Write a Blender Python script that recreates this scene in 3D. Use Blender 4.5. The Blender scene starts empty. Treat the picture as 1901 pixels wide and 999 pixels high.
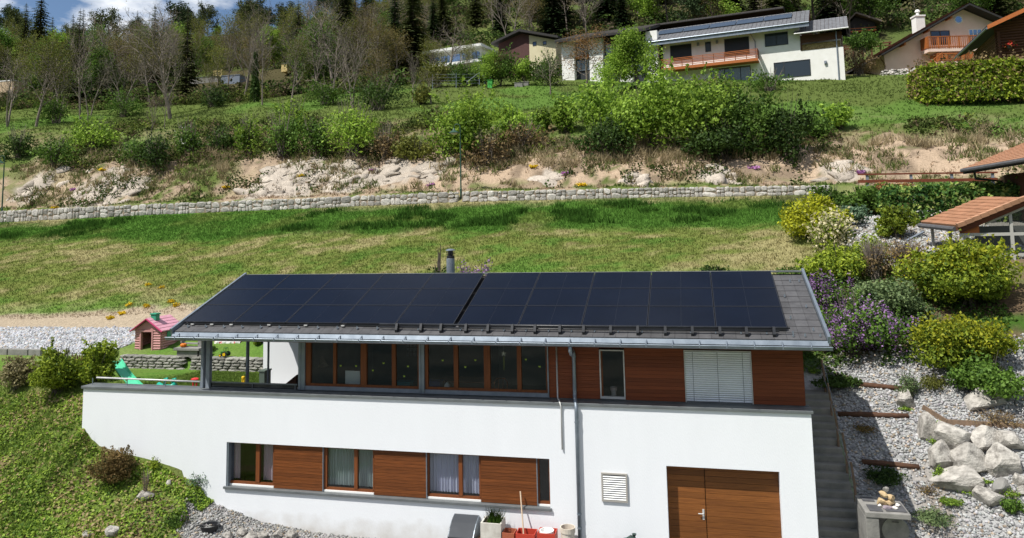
import bpy, bmesh, math, random
import numpy as np
from mathutils import Vector, Matrix, Euler
scene = bpy.context.scene
COL = scene.collection
# ---------------------------------------------------------------- camera
F, CY, ZC = 1362.67, 294.6, 8.5
YAW, PIT, ROL = -.2346, .1013, -.0201
def _cam():
    cy, sy = math.cos(YAW), math.sin(YAW); cp, sp = math.cos(PIT), math.sin(PIT); cr, sr = math.cos(ROL), math.sin(ROL)
    f = Vector((sy*cp, cy*cp, sp)); r = Vector((cy, -sy, 0)); u = r.cross(f)
    return cr*r + sr*u, -sr*r + cr*u, f
CR, CU, CF = _cam()
cam_d = bpy.data.cameras.new('camera'); cam = bpy.data.objects.new('camera', cam_d); COL.objects.link(cam)
m = Matrix((CR, CU, -CF)).transposed().to_4x4(); m.translation = Vector((0, 0, ZC)); cam.matrix_world = m
cam_d.sensor_width = 36; cam_d.lens = 36*F/1901; cam_d.shift_y = -(499.5-CY)/1901
cam_d.clip_start = .1; cam_d.clip_end = 9000
scene.camera = cam
# ---------------------------------------------------------------- sun and sky
SUN = Vector((-1, -1, 2.2)).normalized()
sd = bpy.data.lights.new('sun', 'SUN'); sd.energy = 4.6; sd.angle = math.radians(.5); sd.color = (1, .965, .9)
so = bpy.data.objects.new('sun', sd); COL.objects.link(so); so.rotation_mode = 'QUATERNION'; so.rotation_quaternion = SUN.to_track_quat('Z', 'Y'); so.location = (0, 0, 60)
w = bpy.data.worlds.new('World'); scene.world = w; w.use_nodes = True
nt = w.node_tree; nt.nodes.clear()
def N(nt, t, **k):
    n = nt.nodes.new(t)
    for a, b in k.items():
        if a.startswith('i_'): n.inputs[a[2:].replace('_', ' ')].default_value = b
        else: setattr(n, a, b)
    return n
sky = N(nt, 'ShaderNodeTexSky', sky_type='NISHITA', sun_disc=False)
sky.sun_elevation = math.asin(SUN.z); sky.sun_rotation = math.radians(225); sky.altitude = 1000; sky.air_density = 1.0; sky.dust_density = .25; sky.ozone_density = 3.2
b1 = N(nt, 'ShaderNodeBackground', i_Strength=.08)
b2 = N(nt, 'ShaderNodeBackground', i_Strength=.85, i_Color=(.93, .96, 1, 1))
tc = N(nt, 'ShaderNodeTexCoord'); sep = N(nt, 'ShaderNodeSeparateXYZ'); ad = N(nt, 'ShaderNodeMath', operation='ADD'); ad.inputs[1].default_value = .22
dx = N(nt, 'ShaderNodeMath', operation='DIVIDE'); dy = N(nt, 'ShaderNodeMath', operation='DIVIDE'); cmb = N(nt, 'ShaderNodeCombineXYZ'); cmb.inputs[2].default_value = 3.4
nz = N(nt, 'ShaderNodeTexNoise', i_Scale=1.9, i_Detail=9, i_Roughness=.56); rp = N(nt, 'ShaderNodeValToRGB'); mx = N(nt, 'ShaderNodeMixShader'); out = N(nt, 'ShaderNodeOutputWorld')
rp.color_ramp.elements[0].position = .47; rp.color_ramp.elements[1].position = .56
L = nt.links.new
L(tc.outputs['Generated'], sep.inputs[0]); L(sep.outputs[2], ad.inputs[0]); L(sep.outputs[0], dx.inputs[0]); L(sep.outputs[1], dy.inputs[0]); L(ad.outputs[0], dx.inputs[1]); L(ad.outputs[0], dy.inputs[1])
L(dx.outputs[0], cmb.inputs[0]); L(dy.outputs[0], cmb.inputs[1]); L(cmb.outputs[0], nz.inputs['Vector']); L(nz.outputs['Fac'], rp.inputs[0])
L(sky.outputs[0], b1.inputs[0]); L(rp.outputs[0], mx.inputs[0]); L(b1.outputs[0], mx.inputs[1]); L(b2.outputs[0], mx.inputs[2]); L(mx.outputs[0], out.inputs[0])
scene.view_settings.view_transform = 'Standard'; scene.view_settings.look = 'None'; scene.view_settings.gamma = 1; scene.view_settings.use_curve_mapping = False
scene.view_settings.exposure = .38
# ---------------------------------------------------------------- photo geometry helpers
def ray(px, py): return CR*((px-950.5)/F) + CU*((CY-py)/F) + CF
def at(px, py, Y):
    d = ray(px, py); t = Y/d.y; return Vector((d.x*t, Y, ZC + d.z*t))
def X_(px, Y, py=700): return at(px, py, Y).x
def Z_(px, py, Y): return at(px, py, Y).z
def pix(p):
    q = Vector(p) - Vector((0, 0, ZC)); z = q.dot(CF); return 950.5 + F*q.dot(CR)/z, CY - F*q.dot(CU)/z
# ---------------------------------------------------------------- materials
def srgb(h):
    h = h.lstrip('#'); c = [int(h[i:i+2], 16)/255 for i in (0, 2, 4)]
    return tuple(x/12.92 if x < .04045 else ((x+.055)/1.055)**2.4 for x in c)
_M = {}
def mat(name, c, c2=None, s=3., rough=.8, metal=0, bump=0, bs=25., rnd=0, stretch=(1, 1, 1), spec=.3, detail=5, lo=.35, hi=.65, obj=False, coat=0):
    if name in _M: return _M[name]
    m = bpy.data.materials.new(name); m.use_nodes = True; nt = m.node_tree; L = nt.links.new
    b = nt.nodes['Principled BSDF']; b.inputs['Roughness'].default_value = rough; b.inputs['Metallic'].default_value = metal; b.inputs['Specular IOR Level'].default_value = spec
    b.inputs['Base Color'].default_value = (*c, 1); b.inputs['Coat Weight'].default_value = coat
    tc = N(nt, 'ShaderNodeTexCoord'); ge = N(nt, 'ShaderNodeNewGeometry'); mp = N(nt, 'ShaderNodeMapping'); mp.inputs['Scale'].default_value = stretch
    oi = N(nt, 'ShaderNodeObjectInfo')
    if obj:
        va = N(nt, 'ShaderNodeVectorMath', operation='MULTIPLY_ADD'); va.inputs[1].default_value = (1, 1, 1)
        cb = N(nt, 'ShaderNodeMath', operation='MULTIPLY'); cb.inputs[1].default_value = 37.; L(oi.outputs['Random'], cb.inputs[0])
        L(tc.outputs['Object'], va.inputs[0]); L(cb.outputs[0], va.inputs[2]); L(va.outputs[0], mp.inputs[0])
    else: L(ge.outputs['Position'], mp.inputs[0])
    col = None
    if c2 is not None:
        n = N(nt, 'ShaderNodeTexNoise', i_Scale=s, i_Detail=detail, i_Roughness=.6); L(mp.outputs[0], n.inputs['Vector'])
        r = N(nt, 'ShaderNodeValToRGB'); r.color_ramp.elements[0].position = lo; r.color_ramp.elements[1].position = hi
        r.color_ramp.elements[0].color = (*c, 1); r.color_ramp.elements[1].color = (*c2, 1); L(n.outputs['Fac'], r.inputs[0]); col = r.outputs[0]
    if rnd:
        mr = N(nt, 'ShaderNodeMapRange'); mr.inputs['To Min'].default_value = 1-rnd; mr.inputs['To Max'].default_value = 1+rnd; L(oi.outputs['Random'], mr.inputs[0])
        h = N(nt, 'ShaderNodeHueSaturation'); L(mr.outputs[0], h.inputs['Value'])
        if col: L(col, h.inputs['Color'])
        else: h.inputs['Color'].default_value = (*c, 1)
        col = h.outputs[0]
    if col: L(col, b.inputs['Base Color'])
    if bump:
        n2 = N(nt, 'ShaderNodeTexNoise', i_Scale=bs, i_Detail=6); L(mp.outputs[0], n2.inputs['Vector'])
        bp = N(nt, 'ShaderNodeBump', i_Strength=bump, i_Distance=.03); L(n2.outputs['Fac'], bp.inputs['Height']); L(bp.outputs[0], b.inputs['Normal'])
    _M[name] = m; return m
def leafmat(name, c1, c2, tr=.35, ns=.6, c3=None):
    if name in _M: return _M[name]
    m = bpy.data.materials.new(name); m.use_nodes = True; nt = m.node_tree; L = nt.links.new; nt.nodes.clear()
    ge = N(nt, 'ShaderNodeNewGeometry'); n = N(nt, 'ShaderNodeTexNoise', i_Scale=ns, i_Detail=3); L(ge.outputs['Position'], n.inputs['Vector'])
    mr = N(nt, 'ShaderNodeMapRange'); mr.inputs['From Min'].default_value = .3; mr.inputs['From Max'].default_value = .7; mr.inputs['To Min'].default_value = -.25; mr.inputs['To Max'].default_value = .35; L(n.outputs['Fac'], mr.inputs[0])
    a = N(nt, 'ShaderNodeMath', operation='ADD', use_clamp=True); L(mr.outputs[0], a.inputs[0]); L(ge.outputs['Random Per Island'], a.inputs[1])
    r = N(nt, 'ShaderNodeValToRGB'); r.color_ramp.elements[0].color = (*c1, 1); r.color_ramp.elements[1].color = (*c2, 1); r.color_ramp.elements[1].position = .8; L(a.outputs[0], r.inputs[0])
    if c3:
        e = r.color_ramp.elements.new(.93); e.color = (*c3, 1)
    oi = N(nt, 'ShaderNodeObjectInfo'); mo = N(nt, 'ShaderNodeMapRange'); mo.inputs['To Min'].default_value = .78; mo.inputs['To Max'].default_value = 1.22; L(oi.outputs['Random'], mo.inputs[0])
    hs = N(nt, 'ShaderNodeHueSaturation'); L(mo.outputs[0], hs.inputs['Value']); L(r.outputs[0], hs.inputs['Color'])
    d = N(nt, 'ShaderNodeBsdfDiffuse'); t = N(nt, 'ShaderNodeBsdfTranslucent'); g = N(nt, 'ShaderNodeBsdfGlossy'); g.inputs['Roughness'].default_value = .6
    ms = N(nt, 'ShaderNodeMixShader'); ms.inputs[0].default_value = tr; m2 = N(nt, 'ShaderNodeMixShader'); m2.inputs[0].default_value = .012; o = N(nt, 'ShaderNodeOutputMaterial')
    L(hs.outputs[0], d.inputs[0]); L(hs.outputs[0], t.inputs[0]); L(d.outputs[0], ms.inputs[1]); L(t.outputs[0], ms.inputs[2]); L(ms.outputs[0], m2.inputs[1]); L(g.outputs[0], m2.inputs[2]); L(m2.outputs[0], o.inputs[0])
    _M[name] = m; return m
def colmat(name, s=14., amt=.5, bump=.5, bs=30., tr=0, rnd=0):
    m = bpy.data.materials.new(name); m.use_nodes = True; nt = m.node_tree; L = nt.links.new; nt.nodes.clear()
    at_ = N(nt, 'ShaderNodeAttribute', attribute_name='tint'); ge = N(nt, 'ShaderNodeNewGeometry')
    n = N(nt, 'ShaderNodeTexNoise', i_Scale=s, i_Detail=8, i_Roughness=.7); L(ge.outputs['Position'], n.inputs['Vector'])
    mr = N(nt, 'ShaderNodeMapRange'); mr.inputs['From Min'].default_value = .25; mr.inputs['From Max'].default_value = .75; mr.inputs['To Min'].default_value = 1-amt; mr.inputs['To Max'].default_value = 1+amt; L(n.outputs['Fac'], mr.inputs[0])
    hs = N(nt, 'ShaderNodeHueSaturation'); L(at_.outputs['Color'], hs.inputs['Color']); L(mr.outputs[0], hs.inputs['Value'])
    d = N(nt, 'ShaderNodeBsdfDiffuse'); L(hs.outputs[0], d.inputs[0]); o = N(nt, 'ShaderNodeOutputMaterial'); last = d.outputs[0]
    if bump:
        n2 = N(nt, 'ShaderNodeTexNoise', i_Scale=bs, i_Detail=6); L(ge.outputs['Position'], n2.inputs['Vector'])
        bp = N(nt, 'ShaderNodeBump', i_Strength=bump, i_Distance=.08); L(n2.outputs['Fac'], bp.inputs['Height']); L(bp.outputs[0], d.inputs['Normal'])
    if tr:
        t = N(nt, 'ShaderNodeBsdfTranslucent'); L(hs.outputs[0], t.inputs[0]); ms = N(nt, 'ShaderNodeMixShader'); ms.inputs[0].default_value = tr; L(last, ms.inputs[1]); L(t.outputs[0], ms.inputs[2]); last = ms.outputs[0]
    L(last, o.inputs[0]); return m
def glassmat(name, tint=(.55, .6, .6), f0=.06, rough=.01):
    m = bpy.data.materials.new(name); m.use_nodes = True; nt = m.node_tree; L = nt.links.new; nt.nodes.clear()
    t = N(nt, 'ShaderNodeBsdfTransparent'); t.inputs[0].default_value = (*tint, 1); g = N(nt, 'ShaderNodeBsdfGlossy'); g.inputs['Roughness'].default_value = rough
    lw = N(nt, 'ShaderNodeLayerWeight'); lw.inputs[0].default_value = .5; fr = N(nt, 'ShaderNodeMath', operation='POWER'); fr.inputs[1].default_value = 5; L(lw.outputs['Facing'], fr.inputs[0]); mu = N(nt, 'ShaderNodeMath', operation='MULTIPLY_ADD', use_clamp=True); mu.inputs[1].default_value = .9; mu.inputs[2].default_value = f0; L(fr.outputs[0], mu.inputs[0])
    ms = N(nt, 'ShaderNodeMixShader'); o = N(nt, 'ShaderNodeOutputMaterial'); L(mu.outputs[0], ms.inputs[0]); L(t.outputs[0], ms.inputs[1]); L(g.outputs[0], ms.inputs[2]); L(ms.outputs[0], o.inputs[0]); return m
def wood(name, c, c2, ax=0, rough=.6, rnd=.18, s=2.2):
    st = [14, 14, 14]; st[ax] = .9
    return mat(name, c, c2, s=s, rough=rough, stretch=tuple(st), bump=.25, bs=4, rnd=rnd, obj=False, detail=6, lo=.3, hi=.7)
G = {}
def plaster():
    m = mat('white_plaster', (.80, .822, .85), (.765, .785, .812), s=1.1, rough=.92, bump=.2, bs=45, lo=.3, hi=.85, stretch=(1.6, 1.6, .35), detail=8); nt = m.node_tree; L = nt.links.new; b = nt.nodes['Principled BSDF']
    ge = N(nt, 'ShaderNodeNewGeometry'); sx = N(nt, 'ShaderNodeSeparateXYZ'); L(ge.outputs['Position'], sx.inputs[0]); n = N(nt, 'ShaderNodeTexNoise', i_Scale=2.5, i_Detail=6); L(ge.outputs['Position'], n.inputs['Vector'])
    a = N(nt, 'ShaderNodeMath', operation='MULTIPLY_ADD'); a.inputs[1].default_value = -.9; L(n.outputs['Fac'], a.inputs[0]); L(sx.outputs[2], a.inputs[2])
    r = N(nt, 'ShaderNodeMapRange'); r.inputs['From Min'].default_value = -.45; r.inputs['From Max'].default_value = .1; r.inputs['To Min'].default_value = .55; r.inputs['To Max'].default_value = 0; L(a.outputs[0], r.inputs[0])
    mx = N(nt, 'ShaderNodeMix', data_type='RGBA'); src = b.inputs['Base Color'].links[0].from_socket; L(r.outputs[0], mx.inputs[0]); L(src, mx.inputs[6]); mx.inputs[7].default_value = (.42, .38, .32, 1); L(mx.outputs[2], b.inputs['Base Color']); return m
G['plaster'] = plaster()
G['plaster2'] = mat('far_plaster', (.80, .79, .76), (.74, .73, .69), s=1.2, rough=.9, bump=.1)
G['pink'] = mat('pink_plaster', (.84, .64, .55), (.78, .58, .49), s=1.2, rough=.9)
G['cream'] = mat('cream_plaster', (.62, .56, .38), (.56, .5, .33), s=1, rough=.9)
G['zinc'] = mat('zinc_metal', (.26, .30, .345), (.19, .225, .265), s=3, rough=.45, metal=.55, spec=.5)
G['cap'] = mat('cap_metal', (.19, .205, .21), (.14, .152, .16), s=2.5, rough=.5, metal=.35, spec=.5)
G['steel'] = mat('grey_steel', (.27, .3, .34), (.2, .23, .27), s=4, rough=.5, metal=.3)
G['alu'] = mat('white_alu', (.62, .62, .6), (.5, .5, .49), s=4, rough=.45, metal=.2)
G['black'] = mat('black_metal', (.012, .013, .016), (.02, .021, .025), s=6, rough=.4, spec=.5)
G['clad'] = wood('red_cladding', (.22, .058, .02), (.155, .04, .015), 0, .65, .16)
G['frame'] = wood('window_wood', (.20, .064, .019), (.13, .04, .013), 2, .5, .1)
G['shutter'] = wood('shutter_wood', (.195, .06, .0145), (.105, .033, .0095), 0, .5, .15, s=3)
G['door'] = wood('door_wood', (.235, .088, .021), (.15, .053, .0145), 0, .5, .22, s=3)
G['tile'] = mat('grey_tile', (.088, .087, .09), (.064, .063, .066), s=4, rough=.65, rnd=.14, bump=.15)
G['deck'] = mat('roof_deck', (.035, .033, .033), rough=.9)
G['pv'] = mat('solar_cells', (.0035, .0055, .012), (.0045, .007, .015), s=.9, rough=.22, spec=.14, coat=.0)
G['pvframe'] = mat('solar_frame', (.034, .036, .043), rough=.45, metal=.2)
G['glass'] = glassmat('window_glass', (.80, .83, .83), .05); G['glasslow'] = glassmat('lower_glass', (.8, .83, .84), .04); G['glassd'] = glassmat('dark_glass', (.12, .14, .16), .1); G['glassb'] = glassmat('sky_glass', (.16, .2, .25), .22)
G['conc'] = mat('concrete', (.27, .26, .24), (.17, .165, .155), s=2.5, rough=.9, bump=.3, bs=18)
G['stair'] = mat('stair_concrete', (.25, .24, .215), (.16, .16, .145), s=2, rough=.95, bump=.35, bs=15)
G['slate'] = mat('slate', (.1, .1, .105), (.07, .07, .075), s=5, rough=.7)
G['stone'] = mat('wall_stone', (.52, .49, .44), (.27, .26, .245), s=2.2, rough=.95, bump=.8, bs=9, rnd=.34, obj=True)
G['dry'] = mat('dry_stone', (.33, .32, .28), (.18, .18, .16), s=3, rough=.95, bump=.6, bs=14, rnd=.3, obj=True)
G['mortar'] = mat('mortar', (.36, .29, .22), (.22, .18, .14), s=5, rough=1, bump=.6)
G['boulder'] = mat('boulder', (.17, .158, .142), (.45, .425, .385), s=2.6, rough=.95, bump=1., bs=11, rnd=.14, obj=True, lo=.33, hi=.58, detail=11)
G['white'] = mat('white_plastic', (.8, .8, .78), rough=.5)
G['bark'] = mat('bark', (.10, .085, .07), (.05, .042, .035), s=5, rough=1)
G['twig'] = mat('twig', (.235, .2, .168), (.145, .12, .097), s=3, rough=1)
G['log'] = mat('log_wood', (.12, .06, .035), (.06, .032, .02), s=6, rough=.9, stretch=(.5, 6, 6))
G['stake'] = mat('stake_wood', (.22, .15, .1), (.14, .1, .07), s=8, rough=.9)
G['terra'] = mat('terracotta', (.42, .225, .135), (.36, .19, .11), s=3, rough=.8, rnd=.1)
G['timber'] = wood('brown_timber', (.12, .05, .022), (.06, .026, .013), 0, .7)
G['orange'] = wood('orange_timber', (.45, .14, .035), (.3, .09, .025), 0, .6)
G['rail'] = wood('rail_timber', (.17, .045, .02), (.1, .028, .014), 0, .6)
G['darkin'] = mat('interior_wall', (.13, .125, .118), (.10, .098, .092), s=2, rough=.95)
# ---------------------------------------------------------------- object helpers
ORG = {}
def tag(o, label=None, cat=None, group=None, kind=None):
    if label: o['label'] = label
    if cat: o['category'] = cat
    if group: o['group'] = group
    if kind: o['kind'] = kind
    return o
def thing(name, label, cat, loc=(0, 0, 0), group=None, rz=0):
    o = bpy.data.objects.new(name, None); COL.objects.link(o); o.location = loc; o.rotation_euler = (0, 0, rz); o.empty_display_size = .2
    ORG[o.name] = Vector(loc); return tag(o, label, cat, group, 'thing')
def link(me, name, parent=None, loc=None, rot=None, sc=None):
    o = bpy.data.objects.new(name, me); COL.objects.link(o)
    if parent: o.parent = parent
    if loc is not None: o.location = loc
    if rot is not None: o.rotation_euler = rot
    if sc is not None: o.scale = sc
    return o
def shade(me, smooth):
    if smooth: me.polygons.foreach_set('use_smooth', [True]*len(me.polygons))
class MB:
    def __init__(s): s.v = []; s.f = []
    def add(s, vs, fs):
        n = len(s.v); s.v += [Vector(a) for a in vs]; s.f += [tuple(i+n for i in f) for f in fs]; return s
    def box(s, x0, x1, y0, y1, z0, z1):
        return s.add([(x0, y0, z0), (x1, y0, z0), (x1, y1, z0), (x0, y1, z0), (x0, y0, z1), (x1, y0, z1), (x1, y1, z1), (x0, y1, z1)],
                     [(3, 2, 1, 0), (4, 5, 6, 7), (0, 1, 5, 4), (1, 2, 6, 5), (2, 3, 7, 6), (3, 0, 4, 7)])
    def bar(s, a, b, w, h, up=(0, 0, 1)):
        a = Vector(a); b = Vector(b); d = (b-a).normalized(); sd = d.cross(Vector(up)).normalized()*w/2; u = sd.cross(d).normalized()*h/2
        return s.add([a-sd-u, a+sd-u, a+sd+u, a-sd+u, b-sd-u, b+sd-u, b+sd+u, b-sd+u], [(0, 1, 2, 3), (7, 6, 5, 4), (4, 5, 1, 0), (5, 6, 2, 1), (6, 7, 3, 2), (7, 4, 0, 3)])
    def prism(s, poly, ext):
        ext = Vector(ext); n = len(poly); vs = [Vector(p) for p in poly]; vs += [p+ext for p in vs]
        return s.add(vs, [tuple(range(n-1, -1, -1)), tuple(range(n, 2*n))] + [(i, (i+1) % n, n+(i+1) % n, n+i) for i in range(n)])
    def tube(s, pts, r, n=8, cap=True):
        pts = [Vector(p) for p in pts]; k = len(pts); rs = r if isinstance(r, (list, tuple)) else [r]*k
        base = len(s.v); prev = None
        for i, p in enumerate(pts):
            d = (pts[min(i+1, k-1)] - pts[max(i-1, 0)])
            d = d.normalized() if d.length > 1e-9 else Vector((0, 0, 1))
            if prev is None: a = d.orthogonal().normalized()
            else:
                a = prev - d*prev.dot(d); a = a.normalized() if a.length > 1e-6 else d.orthogonal().normalized()
            prev = a; b = d.cross(a)
            for j in range(n):
                t = 2*math.pi*j/n; s.v.append(p + (a*math.cos(t) + b*math.sin(t))*rs[i])
        for i in range(k-1):
            for j in range(n):
                q = base+i*n; s.f.append((q+j, q+(j+1) % n, q+n+(j+1) % n, q+n+j))
        if cap and n > 3: s.f.append(tuple(base+j for j in range(n-1, -1, -1))); s.f.append(tuple(base+(k-1)*n+j for j in range(n)))
        return s
    def lathe(s, prof, c=(0, 0, 0), n=16):
        c = Vector(c); base = len(s.v)
        for r, z in prof:
            for j in range(n):
                t = 2*math.pi*j/n; s.v.append(c + Vector((r*math.cos(t), r*math.sin(t), z)))
        for i in range(len(prof)-1):
            for j in range(n):
                q = base+i*n; s.f.append((q+j, q+(j+1) % n, q+n+(j+1) % n, q+n+j))
        s.f.append(tuple(base+j for j in range(n-1, -1, -1))); s.f.append(tuple(base+(len(prof)-1)*n+j for j in range(n))); return s
    def rot(s, c, rz):
        c = Vector(c); R = Matrix.Rotation(rz, 3, 'Z'); s.v = [c + R @ (p-c) for p in s.v]; return s
    def mesh(s, name, mt, org=Vector((0, 0, 0)), smooth=False):
        me = bpy.data.meshes.new(name); me.from_pydata([tuple(p-org) for p in s.v], [], s.f); me.materials.append(mt); shade(me, smooth); me.update(); return me
    def build(s, name, mt, parent=None, org=None, smooth=False, bevel=0, local=False, label=None):
        o_ = Vector((0, 0, 0))
        if parent is not None and not local: o_ = ORG.get(parent.name, o_)
        elif org is not None: o_ = Vector(org)
        me = s.mesh(name, mt, o_, smooth); o = bpy.data.objects.new(name, me); COL.objects.link(o)
        if parent is not None: o.parent = parent; ORG[o.name] = o_
        elif org is not None: o.location = o_; ORG[o.name] = o_
        if bevel:
            b = o.modifiers.new('edge', 'BEVEL'); b.width = bevel; b.segments = 2; b.limit_method = 'ANGLE'
        if label: o['label'] = label
        return o
def npmesh(name, V, Fc, mt, k=3, smooth=False, col=None):
    me = bpy.data.meshes.new(name); V = np.asarray(V, np.float32); Fc = np.asarray(Fc, np.int32)
    me.vertices.add(len(V)); me.vertices.foreach_set('co', V.ravel()); nf = len(Fc)
    me.loops.add(nf*k); me.loops.foreach_set('vertex_index', Fc.ravel()); me.polygons.add(nf)
    me.polygons.foreach_set('loop_start', np.arange(nf, dtype=np.int32)*k)
    me.update(calc_edges=True); me.validate()
    if smooth: me.polygons.foreach_set('use_smooth', np.ones(nf, bool))
    if col is not None:
        a = me.color_attributes.new('tint', 'FLOAT_COLOR', 'POINT'); c = np.ones((len(V), 4), np.float32); c[:, :3] = col; a.data.foreach_set('color', c.ravel())
    me.materials.append(mt); return me
def unit(a): return a/np.maximum(np.linalg.norm(a, axis=1, keepdims=True), 1e-9)
def leafquads(P, size, rng, outward=None, flat=.5, aspect=1.6):
    """rhombus leaves at points P, facing partly outward"""
    n = len(P); nr = rng.normal(size=(n, 3))
    if outward is not None: nr = nr*flat + outward
    nr = unit(nr); t = unit(np.cross(nr, rng.normal(size=(n, 3)))); b = np.cross(nr, t)
    sz = (size*rng.uniform(.6, 1.3, n))[:, None]
    V = np.stack([P - t*sz*aspect/2, P - b*sz/2 + nr*sz*.12, P + t*sz*aspect/2, P + b*sz/2 + nr*sz*.12], 1).reshape(-1, 3)
    return V, np.arange(4*n).reshape(-1, 4)
# value noise (numpy)
def _h(ix, iy, s):
    a = (ix*374761393 + iy*668265263 + s*1274126177) & 0xffffffff
    a = ((a ^ (a >> 13))*1274126177) & 0xffffffff
    return ((a ^ (a >> 16)) & 0xffff)/65535.
def vnoise(x, y, sc, seed=0, octv=3):
    x = np.asarray(x, float); y = np.asarray(y, float); r = 0; amp = 1; tot = 0
    for o in range(octv):
        u = x/sc*2**o + 17.3*o; v = y/sc*2**o - 9.1*o; iu = np.floor(u).astype(np.int64); iv = np.floor(v).astype(np.int64); fu = u-iu; fv = v-iv
        fu = fu*fu*(3-2*fu); fv = fv*fv*(3-2*fv); s = seed+o*31
        r = r + amp*((_h(iu, iv, s)*(1-fu)+_h(iu+1, iv, s)*fu)*(1-fv) + (_h(iu, iv+1, s)*(1-fu)+_h(iu+1, iv+1, s)*fu)*fv); tot += amp; amp *= .5
    return r/tot
# ---------------------------------------------------------------- ground: height curves running along X, near to far
def PXC(Y, pts): return [tuple(at(a, b, Y)) for a, b in pts]
def W(Y, pts): return [(x, Y, z) for x, z in pts]
H_L, H_R = -15.2, 2.74
CURVES = [
 W(-420, [(0, -120)]), W(-60, [(0, -16)]), W(0, [(-60, -6), (-15, -4), (0, -1.2), (6, -.8), (40, 0)]),
 W(10, [(-60, -2.5), (-20, -1.7), (-10, -.9), (0, -.3), (6, -.3), (30, 1)]),
 W(17, [(-60, .4), (-19.2, .5), (-17.3, .42), (-15, .12), (-12, -.05), (3, 0), (7, -.1), (10, .3), (40, 2)]),
 W(20.1, [(-60, 2.5), (-22.2, 2.59), (-18.85, 2.5), (-18.62, 2.2), (-18.28, 1.95), (-17.5, 1.74), (-16.6, 1.6), (-15.6, 1.36), (-14.7, 1.05), (-14.4, .73), (-12.67, .26), (-10.6, .04), (-7.3, 0), (2.74, 0), (7, .05), (8.5, .5), (12, 1.6), (40, 5)]),
 [(-60, 21.8, 3.7), (-19.1, 21.8, 3.7), (-18.85, 20.44, 3.28), (-15.3, 20.44, 3.28), (-15.2, 22.9, .0), (2.7, 22.9, 0), (2.75, 20.7, .05), (7, 20.7, .15), (8.5, 20.7, .75), (12, 20.7, 2.), (40, 20.7, 5.4)],
 [(-60, 22.4, 3.75), (-19.1, 22.4, 3.72), (-18.8, 21.2, 3.3), (-15.3, 21.2, 3.3), (-15.2, 23.2, 2.9), (2.7, 23.2, 2.9), (2.75, 23.2, 1.78), (6, 23.2, 1.85), (7.5, 23.2, 2.2), (9, 23.2, 2.6), (12, 23.2, 3.2), (40, 23.2, 6.4)],
 W(25.95, [(-60, 3.9), (-23.2, 3.85), (-22.6, 3.34), (-15, 3.34), (-14.9, 3.0), (2.7, 3.0), (2.75, 3.3), (4, 3.45), (5, 3.65), (7.5, 4.), (40, 7.4)]),
 W(26.35, [(-60, 4.0), (-23.2, 3.92), (-22.4, 3.85), (-15, 3.85), (-14.9, 3.0), (2.7, 3.0), (2.75, 3.4), (4, 3.6), (5, 3.85), (7.5, 4.2), (40, 7.6)]),
 W(30, [(-60, 4.5), (-33, 4.4), (-24, 4.42), (-16, 5.0), (-5, 5.7), (2.7, 5.5), (5, 5.65), (8, 6.0), (40, 9.)]),
 W(31.6, [(-60, 4.9), (-33, 4.78), (-20, 5.55), (-6.3, 6.3), (2.7, 6.3), (5, 6.4), (8, 6.7), (40, 9.4)]),
 W(38, [(-80, 6.4), (-40, 6.6), (-25, 7.1), (-8, 7.65), (2.7, 7.9), (8, 8.5), (16, 8.7), (40, 10.2)]),
 PXC(53.5, [(-900, 430), (-300, 423), (0, 413), (300, 398), (600, 386), (851, 375), (1200, 367), (1500, 362), (1900, 362), (2300, 370)]),
 PXC(53.95, [(-900, 410), (-300, 404), (0, 393), (300, 379), (600, 368), (851, 357), (1200, 350), (1500, 346), (1900, 345), (2300, 350)]),
 PXC(55.6, [(-900, 405), (-300, 398), (0, 386), (300, 371), (600, 360), (851, 350), (1200, 343), (1500, 338), (1900, 336), (2300, 340)]),
 PXC(59.5, [(-900, 340), (-300, 332), (0, 322), (230, 312), (480, 300), (900, 291), (1300, 287), (1600, 277), (1900, 270), (2300, 260)]),
 PXC(70, [(-900, 250), (0, 243), (500, 228), (800, 222), (1000, 224), (1300, 222), (1600, 215), (1900, 212), (2300, 200)]),
 PXC(84, [(-900, 225), (0, 220), (300, 209), (500, 203), (800, 182), (1000, 178), (1300, 170), (1600, 166), (1900, 165), (2300, 150)]),
 PXC(97, [(-900, 210), (0, 203), (400, 190), (800, 162), (1045, 158), (1300, 151), (1560, 142), (1750, 133), (1900, 125), (2300, 100)]),
 PXC(112, [(-900, 190), (0, 184), (500, 166), (800, 143), (1000, 146), (1560, 134), (1900, 90), (2300, 60)]),
 PXC(150, [(-900, 150), (0, 132), (500, 112), (800, 62), (1000, 40), (1500, 20), (1900, 0), (2300, -20)]),
 PXC(230, [(-1200, 130), (0, 96), (400, 78), (650, 45), (800, -30), (1000, -110), (1500, -200), (1900, -300), (2300, -350)]),
 PXC(340, [(-1500, 125), (0, 104), (400, 94), (650, 60), (800, -10), (1000, -90), (1500, -200), (1900, -330), (2300, -380)]),
 W(900, [(0, 60)]), W(4000, [(0, 0)]),
]
_C = []
for c in CURVES:
    c = sorted(c, key=lambda p: p[0]); a = np.array(c); _C.append((a[:, 0], a[:, 1], a[:, 2]))
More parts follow.
